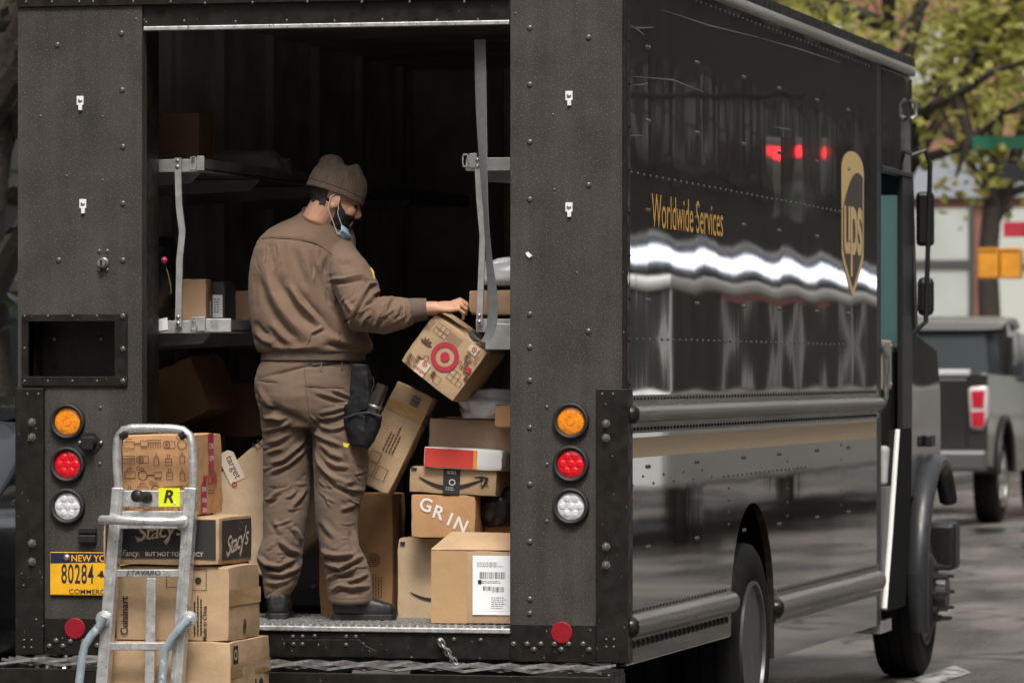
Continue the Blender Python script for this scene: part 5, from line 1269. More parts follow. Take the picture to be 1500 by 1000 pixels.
rs = thing('pink_flower', 'pink artificial flower sticking out of the black bag', 'flower', rear(240, 384, 0.40))
MB().lathe(rear(240, 386, 0.40), (0.3, -0.5, 1), [(0.004, 0), (0.013, 0.010), (0.012, 0.022), (0.004, 0.028), (0.0001, 0.026)], 9).build('bloom', mat('rose_pink', (0.55, 0.04, 0.14), 0.5), rs, smooth=True)
MB().tube([rear(241, 386, 0.41), rear(246, 400, 0.41), rear(250, 418, 0.41), rear(251, 430, 0.42)], 0.002, 5).build('stem', mat('stem_olive', (0.20, 0.17, 0.05), 0.6), rs)
z1 = rear(250, 250, YS).z + 0.012
poly_bag('flat grey mailing bag lying on the upper left shelf', Vector((rear(365, 228, 1.6).x, 1.6, z1 + 0.05)), (0.17, 0.20, 0.07), K_POLYD, 0.4)
poly_bag('crumpled pale bag behind the boxes on the lower left shelf', Vector((rear(340, 440, 1.3).x, 1.3, zsh + 0.06)), (0.13, 0.14, 0.08), K_POLYD, 6.0)
on_shelf('brown box deeper on the lower left shelf, beside the driver', 336, 372, 425, 1.0, 0.25, K_BRN, yaw=-6)
on_shelf('brown box on the upper left shelf in the shade', 232, 292, 165, 1.0, 0.3, K_BRN, yaw=6, z=z1)
# right shelf load
zr = rear(700, 460, YS).z
o = carton('brown box on the lower right shelf above the hand', 686, 424, 800, 462, 0.40, 0.3, K_BRN, yaw=1)
poly_bag('white grey mailing bag on top of the shelf box at right', rear(745, 400, 0.45), (0.055, 0.10, 0.06), K_POLY, 5.0)
# steel tub behind the legs
tb_ = thing('steel_tub', 'grey steel tub with round bolts between the legs of the driver', 'tub', rear(448, 880, 1.2))
c = rear(448, 880, 1.2); c.z = DECK
MB().prism([(c.x - .12, c.y, DECK + .002), (c.x + .10, c.y, DECK + .002), (c.x + .12, c.y, DECK + .17), (c.x + .05, c.y, DECK + .30), (c.x - .06, c.y, DECK + .30), (c.x - .13, c.y, DECK + .2)], (0, .3, 0)).build('shell', mat('tub_grey', (0.10, 0.10, 0.105), 0.4, metal=0.4, var=0.3), tb_, bevel=0.02, smooth=True)
for u in (430, 459): MB().dome(rear(u, 858, 1.2), (0, -1, 0), 0.016, 0.008, 14).build('bolt', M_STEEL, tb_, smooth=True)

# ================================================================== HAND TRUCK AND ITS STACK
G2 = 'boxes stacked on the hand truck'
YH = -0.95
b0 = carton('large bottom box of the stack on the hand truck, mostly below the others', 147, 1075, 338, 1192, YH, 0.50, K_TAN, group=G2)
b1 = carton('tan box with dark corner marks, second from the bottom on the hand truck', 147, 939, 338, 1073, YH, 0.50, K_TAN, group=G2, bulge=0.003)
decal([rect(-0.225, 0.085, -0.165, 0.150)], ff(b1, face='R', off=0.0018), K_INK, b1, 'corner_print'); lettering('O', ff(b1, -0.195, 0.118, 0.003, face='R', rot=90), K_CREAM, b1, 0.050, bold=0.02); lettering('10', ff(b1, 0.09, -0.045, face='R'), K_INK, b1, 0.15, bold=0.03, xs=0.9)
b2 = carton('tan box with printed side text, under the black printed box on the hand truck', 168, 829, 336, 938, YH + 0.01, 0.39, K_TAN, group=G2)
lettering('Cuisinart', ff(b2, -0.178, -0.045, rot=90), K_INK, b2, 0.038, bold=0.02); lettering('EC6-10E CD PPCB', ff(b2, 0.03, -0.03, rot=90), K_INK, b2, 0.021, bold=0.012); lettering('Made in China', ff(b2, 0.125, -0.07, rot=90), K_INK, b2, 0.022, bold=0.015)
textlines(b2, -0.09, 0.0, 0.2, 2, 0.02, rot=90, seed=71, th=0.003); textlines(b2, 0.09, -0.02, 0.18, 3, 0.012, rot=90, seed=72, th=0.006)
decal([loop_stroke(rect(0.07, 0.05, 0.13, 0.125), 0.003), circ(0.10, 0.085, 0.012, 14), loop_stroke(rect(-0.02, 0.06, 0.03, 0.125), 0.003)], ff(b2), K_INK, b2, 'handling_icons')
edges(b2, face='R', at_=0.02, hw=0.028); edges(b1, face='R', at_=0.06, hw=0.026); edges(gr, face='R', at_=0.0, hw=0.024, vert=True); edges(bt, face='R', at_=0.0, hw=0.024, vert=True)
decal([circ(-0.01, -0.085, 0.020, 18, 0.026)], ff(b2, face='R'), K_BRINK, b2, 'worn_stamp')
b3 = carton('black printed box with cream script lettering on the hand truck', 150, 757, 321, 827, YH - 0.005, 0.42, K_TAN, group=G2)
w_, d_, h_ = b3['w'], b3['d'], b3['h']
decal([rect(-w_/2 + .012, -h_/2 + .026, w_/2 - .012, h_/2 - .010)], ff(b3), K_DKBOX, b3, 'black_field'); decal([rect(-d_/2 + .03, -h_/2 + .018, d_/2 - .03, h_/2 - .014)], ff(b3, face='R'), K_DKBOX, b3, 'black_field')
def script(o, a, b, s, face, xs=1.0):
    """the brand word in flowing script: sheared letters with a swash under the S and the y"""
    lettering('Stacy\'s', ff(o, a, b, 0.0034, 8, face), K_CREAM, o, s, shear=0.35, bold=0.006, space=0.86, xs=xs)
    P = [stroke([(-1.02*s*xs, -0.20*s), (-1.14*s*xs, -0.06*s), (-1.05*s*xs, -0.34*s), (-0.86*s*xs, -0.30*s), (-0.72*s*xs, -0.02*s)], [.02*s, .05*s, .06*s, .06*s, .03*s]),
         stroke([(0.55*s*xs, -0.1*s), (0.42*s*xs, -0.45*s), (0.25*s*xs, -0.62*s), (0.18*s*xs, -0.50*s), (0.40*s*xs, -0.30*s)], [.04*s, .06*s, .06*s, .05*s, .02*s])]
    decal(P, ff(o, a, b, 0.0034, 8, face), K_CREAM, o, 'script_swash')
script(b3, -0.005, 0.036, 0.080, 'F'); script(b3, 0.0, -0.008, 0.095, 'R', 1.3)
decal([(circ(0.04, 0.050, 0.03, 16, 0.018), circ(0.04, 0.050, 0.022, 16, 0.012))], ff(b3, face='R', off=0.0034), mat('print_grey', (0.12, 0.11, 0.11), 0.6), b3, 'crest_print')
lettering('Fancy.', ff(b3, -0.112, -0.045, 0.0034), K_CREAM, b3, 0.032, shear=0.3, xs=0.85); lettering('BUT NOT TOO FANCY', ff(b3, 0.052, -0.047, 0.0034), K_CREAM, b3, 0.021, bold=0.018)
b4 = carton('small patterned box with magenta tape on top of the hand truck stack', 178, 636, 284, 756, YH + 0.02, 0.36, K_ORG, group=G2, roll=-1.2)
w_, d_, h_ = b4['w'], b4['d'], b4['h']
P = []; rg = random.Random(9)
def icon(kind, x, y, s):
    if kind == 0: P.extend([loop_stroke(rect(x - s*.5, y - s*.35, x + s*.5, y + s*.25), .0026), stroke([(x - s*.3, y + s*.25), (x - s*.2, y + s*.55), (x + s*.25, y + s*.5)], .0026)])
    elif kind == 1: P.extend([loop_stroke(rect(x - s*.6, y + s*.1, x + s*.6, y + s*.35), .0026)] + [stroke([(x - s*.55 + s*.16*i, y + s*.1), (x - s*.55 + s*.16*i, y - s*.4)], .0020) for i in range(8)])
    elif kind == 2: P.extend([loop_stroke(circ(x, y - s*.1, s*.42, 16), .0026), loop_stroke(rect(x - s*.14, y + s*.3, x + s*.14, y + s*.55), .0026), loop_stroke(circ(x - s*.4, y + s*.55, s*.16, 10), .0020)])
    elif kind == 3: P.extend([loop_stroke(rect(x - s*.22, y - s*.5, x + s*.22, y + s*.2), .0026), loop_stroke([(x - s*.12, y + s*.2), (x + s*.12, y + s*.2), (x, y + s*.6)], .0026)])
    elif kind == 4: P.extend([loop_stroke(rect(x - s*.1, y - s*.25, x + s*.6, y + s*.25), .0026), stroke([(x - s*.75, y), (x - s*.1, y)], .004)] + [stroke([(x + s*.12*i, y - s*.25), (x + s*.12*i, y - s*.5)], .0020) for i in range(5)])
    elif kind == 5: P.extend([loop_stroke(circ(x - s*.3, y, s*.32, 14), .0026), loop_stroke(circ(x - s*.3, y, s*.12, 8), .0020), loop_stroke(rect(x - s*.3, y - s*.32, x + s*.5, y + s*.32), .0026)])
    else: P.extend([loop_stroke(rect(x - s*.3, y - s*.5, x + s*.3, y + s*.1), .0026), loop_stroke(rect(x - s*.12, y + s*.1, x + s*.12, y + s*.45), .0026), stroke([(x - s*.3, y - s*.2), (x + s*.3, y - s*.2)], .0020)])
seq = [0, 4, 1, 5, 2, 1, 5, 3, 6, 3, 0, 2, 4, 6, 3, 6, 0, 2, 1, 5, 5, 4, 1, 3, 2]
for j in range(5):
    for i in range(5):
        icon(seq[(j*5 + i) % len(seq)], -w_/2 + 0.032 + i*0.050 + rg.uniform(-.004, .004), h_/2 - 0.035 - j*0.055 + rg.uniform(-.004, .004), 0.040)
o = decal(P, ff(b4), K_BRINK, b4, 'line_drawings'); o['kind'] = 'stuff'
decal([rect(-0.002, 0.010, 0.062, h_/2 - .002)], ff(b4, off=0.0016, face='R'), K_MAG, b4, 'magenta_tape'); decal([rect(-0.098, -h_/2 + .004, -0.040, -0.03)], ff(b4, off=0.0016, face='R'), K_MAG, b4, 'magenta_tape')
for zz in (0.10, 0.055): lettering('CVS', ff(b4, 0.030, zz, 0.003, face='R'), K_WHT, b4, 0.026, xs=1.1, bold=0.02)
for zz in (-0.055, -0.095, -0.130): lettering('SIDA', ff(b4, -0.069, zz, 0.003, face='R'), K_WHT, b4, 0.022, xs=1.1, bold=0.02)
lettering('CVS', ff(b4, 0.035, -0.022, 0.003, face='R'), K_RED, b4, 0.055, bold=0.03, xs=1.15)
hx, hz = -0.055, -0.020
decal([[(hx, hz - .016), (hx + .022, hz + .002), (hx + .020, hz + .014), (hx + .008, hz + .016), (hx, hz + .008), (hx - .008, hz + .016), (hx - .020, hz + .014), (hx - .022, hz + .002)]], ff(b4, face='R', off=0.003), K_RED, b4, 'heart_print')
textlines(b4, 0.03, -0.062, 0.10, 2, 0.010, face='R', m=K_BRINK, seed=81, th=0.004)

# --- the hand truck
ht = thing('hand_truck', 'aluminium hand truck with loop handle and yellow R sticker, loaded with boxes', 'hand truck', rear(205, 1200, -1.03))
YD = -1.02
def D(u, v, y=YD): return rear(u, v, y)
def bar(pa, pb, wd, dp, name, m=M_ALU, par=ht):
    a, b = Vector(pa), Vector(pb); t = (b - a).normalized(); n = Vector((0, 1, 0)); s = t.cross(n).normalized()
    q = [a + s*wd/2, a - s*wd/2, b - s*wd/2, b + s*wd/2]
    return MB().prism([p + Vector((0, -dp/2, 0)) for p in q], (0, dp, 0)).build(name, m, par, bevel=0.003)
bar(D(175, 714), D(135, 1196), 0.044, 0.045, 'side_rail'); bar(D(281, 714), D(246, 1196), 0.044, 0.045, 'side_rail')
bar(D(178, 714, YD - .024), D(139, 1196, YD - .024), 0.012, 0.006, 'rail_rib'); bar(D(277, 714, YD - .024), D(242, 1196, YD - .024), 0.012, 0.006, 'rail_rib')
lp = [(176, 735), (172, 690), (171, 660), (173, 641), (181, 630), (195, 627), (225, 627), (255, 628), (268, 630), (278, 638), (282, 652), (283, 690), (283, 735)]
MB().tube([D(u, v, YD) for u, v in lp], 0.0165, 12).build('loop_handle', M_ALU, ht, smooth=True)
for u, v in ((181, 637), (268, 637)): MB().tube([D(u - 4, v + 3, YD - .012), D(u + 4, v - 2, YD - .012)], 0.014, 10).build('grip_cap', M_BLACKPL, ht, smooth=True)
bar(D(180, 730), D(279, 730), 0.060, 0.02, 'upper_plate'); bar(D(178, 761), D(277, 761), 0.064, 0.02, 'lower_plate')
MB().tube([D(270, 764, YD - .03), D(255, 764, YD - .065), D(220, 763, YD - .09), D(185, 762, YD - .09), D(160, 761, YD - .075), D(149, 761, YD - .045)], 0.0165, 10).build('cross_handle', M_ALU, ht, smooth=True)
MB().lathe(D(270, 764, YD - .01), (0, -1, 0), [(0.022, 0), (0.022, .03), (0.016, .034), (0.0001, .034)], 14).build('handle_socket', M_ALU, ht, smooth=True)
kn = MB().lathe(D(216, 728, YD - .01), (-0.35, -1, 0.1), [(0.022, 0), (0.020, .02), (0.013, .03), (0.012, .045), (0.022, .05), (0.022, .07), (0.012, .078), (0.0001, .078)], 16).build('clamp_knob', M_BLACKPL, ht, smooth=True)
stp = decal([rect(-0.040, -0.033, 0.040, 0.033)], frame(D(248, 728, YD - .0125), (1, 0, 0), (0, 0, 1)), mat('sticker_yellow', (0.72, 0.80, 0.01), 0.4), ht, 'yellow_sticker')
lettering('R', frame(D(246, 727.5, YD - .0145), (1, 0, 0), (0, 0, 1)), K_INK, stp, 0.062, shear=0.22, bold=0.03)
decal([[(0.008*(1 if i % 2 == 0 else .4)*math.cos(i*math.pi/5 + 1.57), 0.008*(1 if i % 2 == 0 else .4)*math.sin(i*math.pi/5 + 1.57)) for i in range(10)]], frame(D(256, 736, YD - .015), (1, 0, 0), (0, 0, 1)), K_WHT, stp, 'star_mark')
bar(D(170, 839), D(274, 839), 0.028, 0.02, 'cross_bar'); bar(D(161, 946), D(266, 946), 0.028, 0.02, 'cross_bar')
bar(D(222, 846), D(216, 1190), 0.036, 0.014, 'centre_strut')
lettering('J.TAVARO', frame(D(210, 838.5, YD - .0125), (1, 0, 0), (0, 0, 1)), K_INK, ht, 0.022, shear=0.2, xs=1.3)
M_BLUEG = mat('worn_blue_grey_paint', (0.26, 0.32, 0.36), 0.5, var=0.3, vscale=14, speck=((0.55, 0.55, 0.54), 40, 0.6))
for pts in (((152, 902), (146, 916), (134, 930), (124, 945), (120, 965), (116, 1000), (112, 1050), (112, 1110)), ((277, 905), (266, 918), (252, 935), (242, 952), (239, 975), (237, 1010), (235, 1060), (234, 1110))):
    MB().tube([D(u, v, YD - .05) for u, v in pts], 0.0155, 10, flat=0.7).build('skid_arm', M_BLUEG, ht, smooth=True)
for u in (152, 278): MB().lathe(D(u, 906, YD - .02), (0, -1, 0), [(0.03, 0), (0.028, .01), (0.012, .014), (0.012, .03), (0.0001, .03)], 14).build('pivot_plate', M_ALU, ht, smooth=True)
a, b = D(130, 1196), D(255, 1196)
MB().box((a.x - .05, YD, 0.012), (b.x + .1, YD + .5, 0.022)).build('nose_plate', M_ALU, ht)
for u, s in ((128, -1), (252, 1)):
    p = D(u, 1150, YD - .12); p.z = 0.115
    MB().lathe(p, (1, 0, 0), [(0.05, -.028), (0.075, -.03), (0.10, -.028), (0.115, -.018), (0.115, .018), (0.10, .028), (0.075, .03), (0.05, .028)], 28).build('wheel', M_RUBBER, ht, smooth=True)
MB().tube([D(120, 1150, YD - .12).xy.to_3d() + Vector((0, 0, .115)), D(262, 1150, YD - .12).xy.to_3d() + Vector((0, 0, .115))], 0.012, 8).build('axle', M_STEEL, ht)
# boxes of the stack stand on the nose plate
low = wmat(b0).translation.z
# ================================================================== THE DRIVER
man = thing('person', 'person in brown jacket, trousers and knit cap reaching for the tilted box', 'person', (rear(455, 900, 0.40).x, 0.40, DECK))
PR, PF = RGT.copy(), FWD.copy()
def ring_loft(rings, n=28, p=1.0):
    """rings: (uL, uR, v, Y, depth radius): horizontal ellipses whose outline spans the measured width"""
    mb = MB(); vs = []
    for uL, uR, v, Y, ry in rings:
        c = rear((uL + uR)/2, v, Y); rx = (rear(uR, v, Y) - rear(uL, v, Y)).length/2*0.985
        for j in range(n):
            a = 2*math.pi*j/n; ca, sa = math.cos(a), math.sin(a)
            vs.append(c + PR*rx*math.copysign(abs(ca)**p, ca) + PF*ry*math.copysign(abs(sa)**p, sa))
    k = len(rings)
    fs = [(i*n+j, i*n+(j+1) % n, (i+1)*n+(j+1) % n, (i+1)*n+j) for i in range(k-1) for j in range(n)] + [list(range(n-1, -1, -1)), [(k-1)*n+j for j in range(n)]]
    return mb.add(vs, fs)
def ellipsoid(mb, c, r, M=None, n=14):
    vs, fs = [], []
    for i in range(n+1):
        th = math.pi*i/n
        for j in range(n*2):
            ph = math.pi*j/n; q = Vector((r[0]*math.sin(th)*math.cos(ph), r[1]*math.sin(th)*math.sin(ph), r[2]*math.cos(th)))
            vs.append(Vector(c) + (M @ q if M else q))
    m2 = n*2
    for i in range(n):
        for j in range(m2): fs.append((i*m2+j, i*m2+(j+1) % m2, (i+1)*m2+(j+1) % m2, (i+1)*m2+j))
    return mb.add(vs, fs)
def fuse(mb, voxel, smooth):
    """one continuous skin over the overlapping volumes"""
    me = bpy.data.meshes.new('raw'); me.from_pydata([tuple(p) for p in mb.v], [], [tuple(f) for f in mb.f]); me.update()
    bm = bmesh.new(); bm.from_mesh(me); bmesh.ops.remove_doubles(bm, verts=bm.verts, dist=1e-6); bmesh.ops.recalc_face_normals(bm, faces=bm.faces); bm.to_mesh(me); bm.free()
    o = bpy.data.objects.new('raw', me); COL.objects.link(o)
    r = o.modifiers.new('r', 'REMESH'); r.mode = 'VOXEL'; r.voxel_size = voxel
    if smooth:
        s = o.modifiers.new('s', 'SMOOTH'); s.factor = 0.5; s.iterations = smooth
    dg = bpy.context.evaluated_depsgraph_get(); dg.update()
    out = bpy.data.meshes.new_from_object(o.evaluated_get(dg))
    bpy.data.objects.remove(o); bpy.data.meshes.remove(me)
    return out
def get_vn(me):
    n = len(me.vertices); co = np.empty(n*3); me.vertices.foreach_get('co', co); no = np.empty(n*3); me.vertex_normals.foreach_get('vector', no)
    return co.reshape(-1, 3), no.reshape(-1, 3)
def set_co(me, co): me.vertices.foreach_set('co', co.ravel()); me.update()
def pix(co):
    d = co - np.array(CAM); z = d @ np.array(FWD); return 750 + FPX*(d @ np.array(RGT))/z, 540 - FPX*d[:, 2]/z
def seg_dist(u, v, pts):
    """distance to a polyline and position along it (0..1)"""
    best = np.full(u.shape, 1e9); tt = np.zeros_like(u); L = [math.dist(a, b) for a, b in zip(pts, pts[1:])]; tot = sum(L); acc = 0
    sgn = np.zeros_like(u)
    for (a, b), l in zip(zip(pts, pts[1:]), L):
        dx, dy = b[0] - a[0], b[1] - a[1]; t = np.clip(((u - a[0])*dx + (v - a[1])*dy)/(l*l), 0, 1)
        ex, ey = u - a[0] - t*dx, v - a[1] - t*dy; d = np.hypot(ex, ey); m = d < best
        best[m] = d[m]; tt[m] = ((acc + t*l)/tot)[m]; sgn[m] = np.sign(dx*ey - dy*ex)[m]; acc += l
    return best, tt, sgn
def creases(me, strokes, front=True):
    """press folds of cloth into the mesh: (points, half width px, height m, lean) on the side towards the door"""
    co, no = get_vn(me); u, v = pix(co)
    face = np.clip(-(no @ np.array(FWD))*1.6 + 0.25, 0, 1)
    disp = np.zeros(len(co))
    for pts, w_, amp in strokes:
        amp *= 1.7 if amp > 0 else 1.6
        d, t, s = seg_dist(u, v, pts)
        tap = np.clip(np.sin(np.pi*np.clip(t, 0.02, 0.98))*1.5, 0, 1)
        prof = np.exp(-(d/w_)**(1.1 if w_ < 4 else 1.4))
        if amp > 0: prof = prof - 0.9*np.exp(-((d - 1.9*w_)/(0.9*w_))**2)*np.where(s > 0, 1.0, 0.35)
        disp += amp*prof*tap
    set_co(me, co + no*(disp*face)[:, None])
def ripple(me, centre, axis, rad, amp, freq, seed):
    """small bunching folds across a limb near a joint"""
    co, no = get_vn(me); c = np.array(centre); a = np.array(Vector(axis).normalized())
    rel = co - c; ax = rel @ a; w_ = np.exp(-(ax/rad)**2)*(np.linalg.norm(rel - ax[:, None]*a, axis=1) < 0.2)
    ph = np.array([mnoise.noise(Vector(p*7 + seed)) for p in co])*4.0 if len(co) < 90000 else 0
    disp = amp*np.sin(ax*freq + ph)*w_*(0.5 + 0.5*np.sin(ph*1.3))
    set_co(me, co + no*disp[:, None])

def cloth_mat(name, col, weave=900, rough=0.85):
    m = mat(name, col, rough, spec=0.25, var=0.2, vscale=5, bump=0.0007, bscale=weave, sheen=0.08, detail=8)
    return m
C_JKT = cloth_mat('brown_twill', (0.150, 0.098, 0.066))
C_PNT = cloth_mat('brown_trouser_cloth', (0.135, 0.092, 0.064))
C_CAP = mat('brown_knit', (0.122, 0.087, 0.062), 0.95, spec=0.15, var=0.25, vscale=60, bump=0.006, bscale=170, stretch=(1, 1, 0.25), sheen=0.1)
C_RIB = mat('ribbed_cuff', (0.115, 0.082, 0.062), 0.9, bump=0.002, bscale=220, stretch=(0.15, 1, 1))
C_SKIN = mat('skin', (0.50, 0.27, 0.17), 0.5, spec=0.4, var=0.10, vscale=25, sss=0.12, bump=0.0006, bscale=160)
C_HAIR = mat('black_hair', (0.012, 0.010, 0.009), 0.6, var=0.4, vscale=90, bump=0.004, bscale=200)
C_BOOT = mat('black_boot_leather', (0.018, 0.018, 0.019), 0.5, var=0.3, vscale=30, bump=0.0015, bscale=60)

# --- head frame: local x = where the face looks, y = its left, z = crown
HY = 0.46
hc = rear(489, 294, HY)
fa = math.atan2(RGT.y, RGT.x) + R(9)            # a little past profile, away from the door
HM = Matrix.Translation(hc) @ Matrix.Rotation(fa, 4, 'Z') @ Matrix.Rotation(R(20), 4, 'Y') @ Matrix.Rotation(R(-3), 4, 'X')
H3 = HM.to_3x3()
def hp(x, y, z): return HM @ Vector((x, y, z))
# --- arm joints
SHL, ELB, WRI = rear(498, 378, 0.46), rear(536, 462, 0.30), rear(628, 452, 0.34)
HND = rear(664, 450, 0.355)
body = MB()
ellipsoid(body, hp(-0.012, 0, 0.036), (0.098, 0.076, 0.084), H3)
ellipsoid(body, hp(0.030, 0, -0.020), (0.064, 0.066, 0.088), H3)
ellipsoid(body, hp(0.036, 0, -0.066), (0.052, 0.052, 0.046), H3)
ellipsoid(body, hp(0.072, 0, -0.097), (0.024, 0.026, 0.022), H3)
ellipsoid(body, hp(0.060, 0, 0.035), (0.038, 0.058, 0.040), H3)
for s in (-1, 1):
    ellipsoid(body, hp(0.082, s*0.028, 0.024), (0.014, 0.026, 0.010), H3)
    ellipsoid(body, hp(0.066, s*0.040, -0.022), (0.026, 0.022, 0.026), H3)
    ellipsoid(body, hp(-0.004, s*0.076, -0.006), (0.022, 0.008, 0.033), H3 @ Euler((0, R(-14), R(s*22))).to_matrix())
    ellipsoid(body, hp(-0.006, s*0.079, -0.030), (0.012, 0.008, 0.014), H3)
body.tube([hp(0.088, 0, 0.022), hp(0.101, 0, -0.002), hp(0.112, 0, -0.022), hp(0.107, 0, -0.032)], [0.010, 0.0110, 0.0130, 0.011], 10)
for s in (-1, 1): ellipsoid(body, hp(0.102, s*0.013, -0.030), (0.012, 0.009, 0.009), H3)
ellipsoid(body, hp(0.089, 0, -0.055), (0.014, 0.024, 0.007), H3); ellipsoid(body, hp(0.087, 0, -0.068), (0.014, 0.021, 0.008), H3)
nk = rear(470, 335, 0.47)
body.tube([hp(-0.022, 0, -0.02), hp(-0.038, 0, -0.085), nk, nk + Vector((-0.01, -0.0, -0.08))], [0.062, 0.058, 0.066, 0.085], 18)
# trunk and limbs under the clothes
body.v, body.f = body.v, body.f
tr = ring_loft([(415, 490, 345, .47, .07), (392, 505, 372, .47, .10), (384, 505, 430, .47, .11), (392, 512, 500, .47, .11), (396, 516, 545, .46, .11), (400, 516, 590, .45, .10)], 24); body.add(tr.v, tr.f)
for pts in (((425, 580, .46), (416, 720, .46), (408, 880, .42)), ((484, 580, .44), (494, 720, .43), (506, 880, .38))):
    body.tube([rear(*p) for p in pts], [0.075, 0.055, 0.04], 16)
LSH, LEL, LWR = rear(402, 378, 0.52), rear(396, 470, 0.62), rear(470, 512, 0.76)
body.tube([SHL, ELB], [0.055, 0.045], 14); body.tube([ELB, WRI, WRI + (HND - WRI)*0.35], [0.045, 0.0285, 0.027], 14)
body.tube([LSH, LEL], [0.055, 0.045], 14); body.tube([LEL, LWR], [0.045, 0.028], 14)
# right hand: palm down over the shelf edge, fingers curled round it
hx = (HND - WRI).normalized(); hz = Vector((0.10, -0.45, 0.9)); hz = (hz - hx*hz.dot(hx)).normalized(); hy = hz.cross(hx)   # hy: across the knuckles, away from the door
def hq(a, b, c): return WRI + hx*a + hy*b + hz*c
pal = [(0.0, 0.026, 0.021), (0.03, 0.031, 0.019), (0.06, 0.038, 0.018), (0.088, 0.040, 0.016), (0.100, 0.036, 0.012)]
vs = []; nn = 18
for a, ry_, rz_ in pal:
    vs += [hq(a, ry_*math.cos(2*math.pi*j/nn), rz_*math.sin(2*math.pi*j/nn) + 0.004*math.sin(a*30)) for j in range(nn)]
body.add(vs, [(i*nn+j, i*nn+(j+1) % nn, (i+1)*nn+(j+1) % nn, (i+1)*nn+j) for i in range(len(pal)-1) for j in range(nn)] + [list(range(nn-1, -1, -1)), [(len(pal)-1)*nn+j for j in range(nn)]])
for b, l, r_, rise in ((-0.031, 0.82, 0.0082, .004), (-0.0105, 0.95, 0.0092, .010), (0.0115, 1.0, 0.0095, .013), (0.032, 0.93, 0.0090, .010)):
    body.tube([hq(0.085, b, 0.002), hq(0.085 + 0.040*l, b*1.10, 0.004 + rise), hq(0.085 + 0.062*l, b*1.14, -0.014 + rise), hq(0.085 + 0.058*l, b*1.12, -0.036 + rise), hq(0.085 + 0.050*l, b*1.10, -0.044 + rise)], [r_*1.12, r_*1.08, r_, r_*0.92, r_*0.6], 10)
body.tube([hq(0.022, 0.020, -0.008), hq(0.050, 0.046, -0.020), hq(0.078, 0.050, -0.030), hq(0.098, 0.044, -0.034)], [0.014, 0.0125, 0.0105, 0.007], 10)
# left hand, hidden in front of the body
lx = (rear(520, 520, 0.74) - LWR).normalized()
def lq(a, b, c): return LWR + lx*a + PF*b*0.3 + Vector((0, 0, b)) + PF*c
ellipsoid(body, lq(0.05, 0, 0), (0.052, 0.02, 0.04))
for b, l in ((-0.03, .85), (-0.01, .95), (0.011, 1.0), (0.031, .9)): body.tube([lq(0.08, b, 0), lq(0.08 + .04*l, b, -0.004), lq(0.08 + .065*l, b, -0.022), lq(0.08 + .055*l, b, -0.042)], [0.0095, 0.009, 0.0085, 0.006], 8)
body.tube([lq(0.02, 0.03, 0), lq(0.05, 0.055, -.01), lq(0.08, 0.06, -.02)], [0.013, 0.012, 0.008], 8)
bme = fuse(body, 0.0042, 3)
bme.materials.append(C_SKIN); bme.shade_smooth()
bo = obj('body', bme, man)
# --- hair, beard: shells lifted off the head surface
co, no = get_vn(bme)
Hi = np.array(HM.inverted())
hl = co @ Hi[:3, :3].T + Hi[:3, 3]
def shell(name, sel, lift, rough_amp, m):
    idx = np.where(sel)[0]; mp = -np.ones(len(co), int); mp[idx] = np.arange(len(idx))
    fs = [tuple(mp[list(p.vertices)]) for p in bme.polygons if all(mp[k] >= 0 for k in p.vertices)]
    rim = np.array([mnoise.noise(Vector(co[i]*140)) for i in idx])
    pts = co[idx] + no[idx]*(lift + rough_amp*rim)[:, None]
    me = bpy.data.meshes.new(name); me.from_pydata([tuple(p) for p in pts], [], fs); me.update(); me.materials.append(m); me.shade_smooth()
    o = obj(name, me, man)
    so = o.modifiers.new('thick', 'SOLIDIFY'); so.thickness = 0.005; so.offset = -1
    return o
X, Yh, Zh = hl[:, 0], hl[:, 1], hl[:, 2]
jag = np.array([mnoise.noise(Vector(p*60)) if abs(p[2] - hc.z) < 0.2 else 0 for p in co])*0.008
head = (np.abs(X) < 0.14) & (np.abs(Yh) < 0.11) & (Zh > -0.135) & (Zh < 0.14)
ear = (np.abs(Yh) > 0.066) & (np.abs(X + 0.004) < 0.032) & (Zh > -0.05) & (Zh < 0.032)
beard = head & ~ear & (X > 0.010 + jag) & (Zh < -0.034 + 0.95*np.clip(0.052 - X, 0, 1) + jag) & (Zh > -0.13) & ~((X > 0.080) & (Zh > -0.076) & (np.abs(Yh) < 0.020))
must = head & (X > 0.083) & (Zh < -0.040 + jag*0.5) & (Zh > -0.053) & (np.abs(Yh) < 0.03)
hairs = head & ~ear & (X < 0.022) & (Zh > -0.046 + 2.2*jag + 0.35*np.clip(-0.03 - X, 0, 1)) & (Zh < 0.07) & ~((X > -0.03) & (Zh < -0.02))
shell('beard', beard | must, 0.004, 0.004, C_HAIR)
shell('hair', hairs, 0.0025, 0.003, C_HAIR)
for s in (-1, 1):
    e_ = MB(); ellipsoid(e_, hp(0.0835, s*0.030, 0.004), (0.009, 0.0115, 0.008), H3, 8); e_.build('eye', mat('eye_dark', (0.03, 0.02, 0.015), 0.15), man, smooth=True)
    MB().tube([hp(0.091, s*0.012, 0.022), hp(0.0945, s*0.028, 0.027), hp(0.083, s*0.047, 0.021)], [0.0035, 0.0045, 0.002], 6).build('eyebrow', C_HAIR, man, smooth=True)

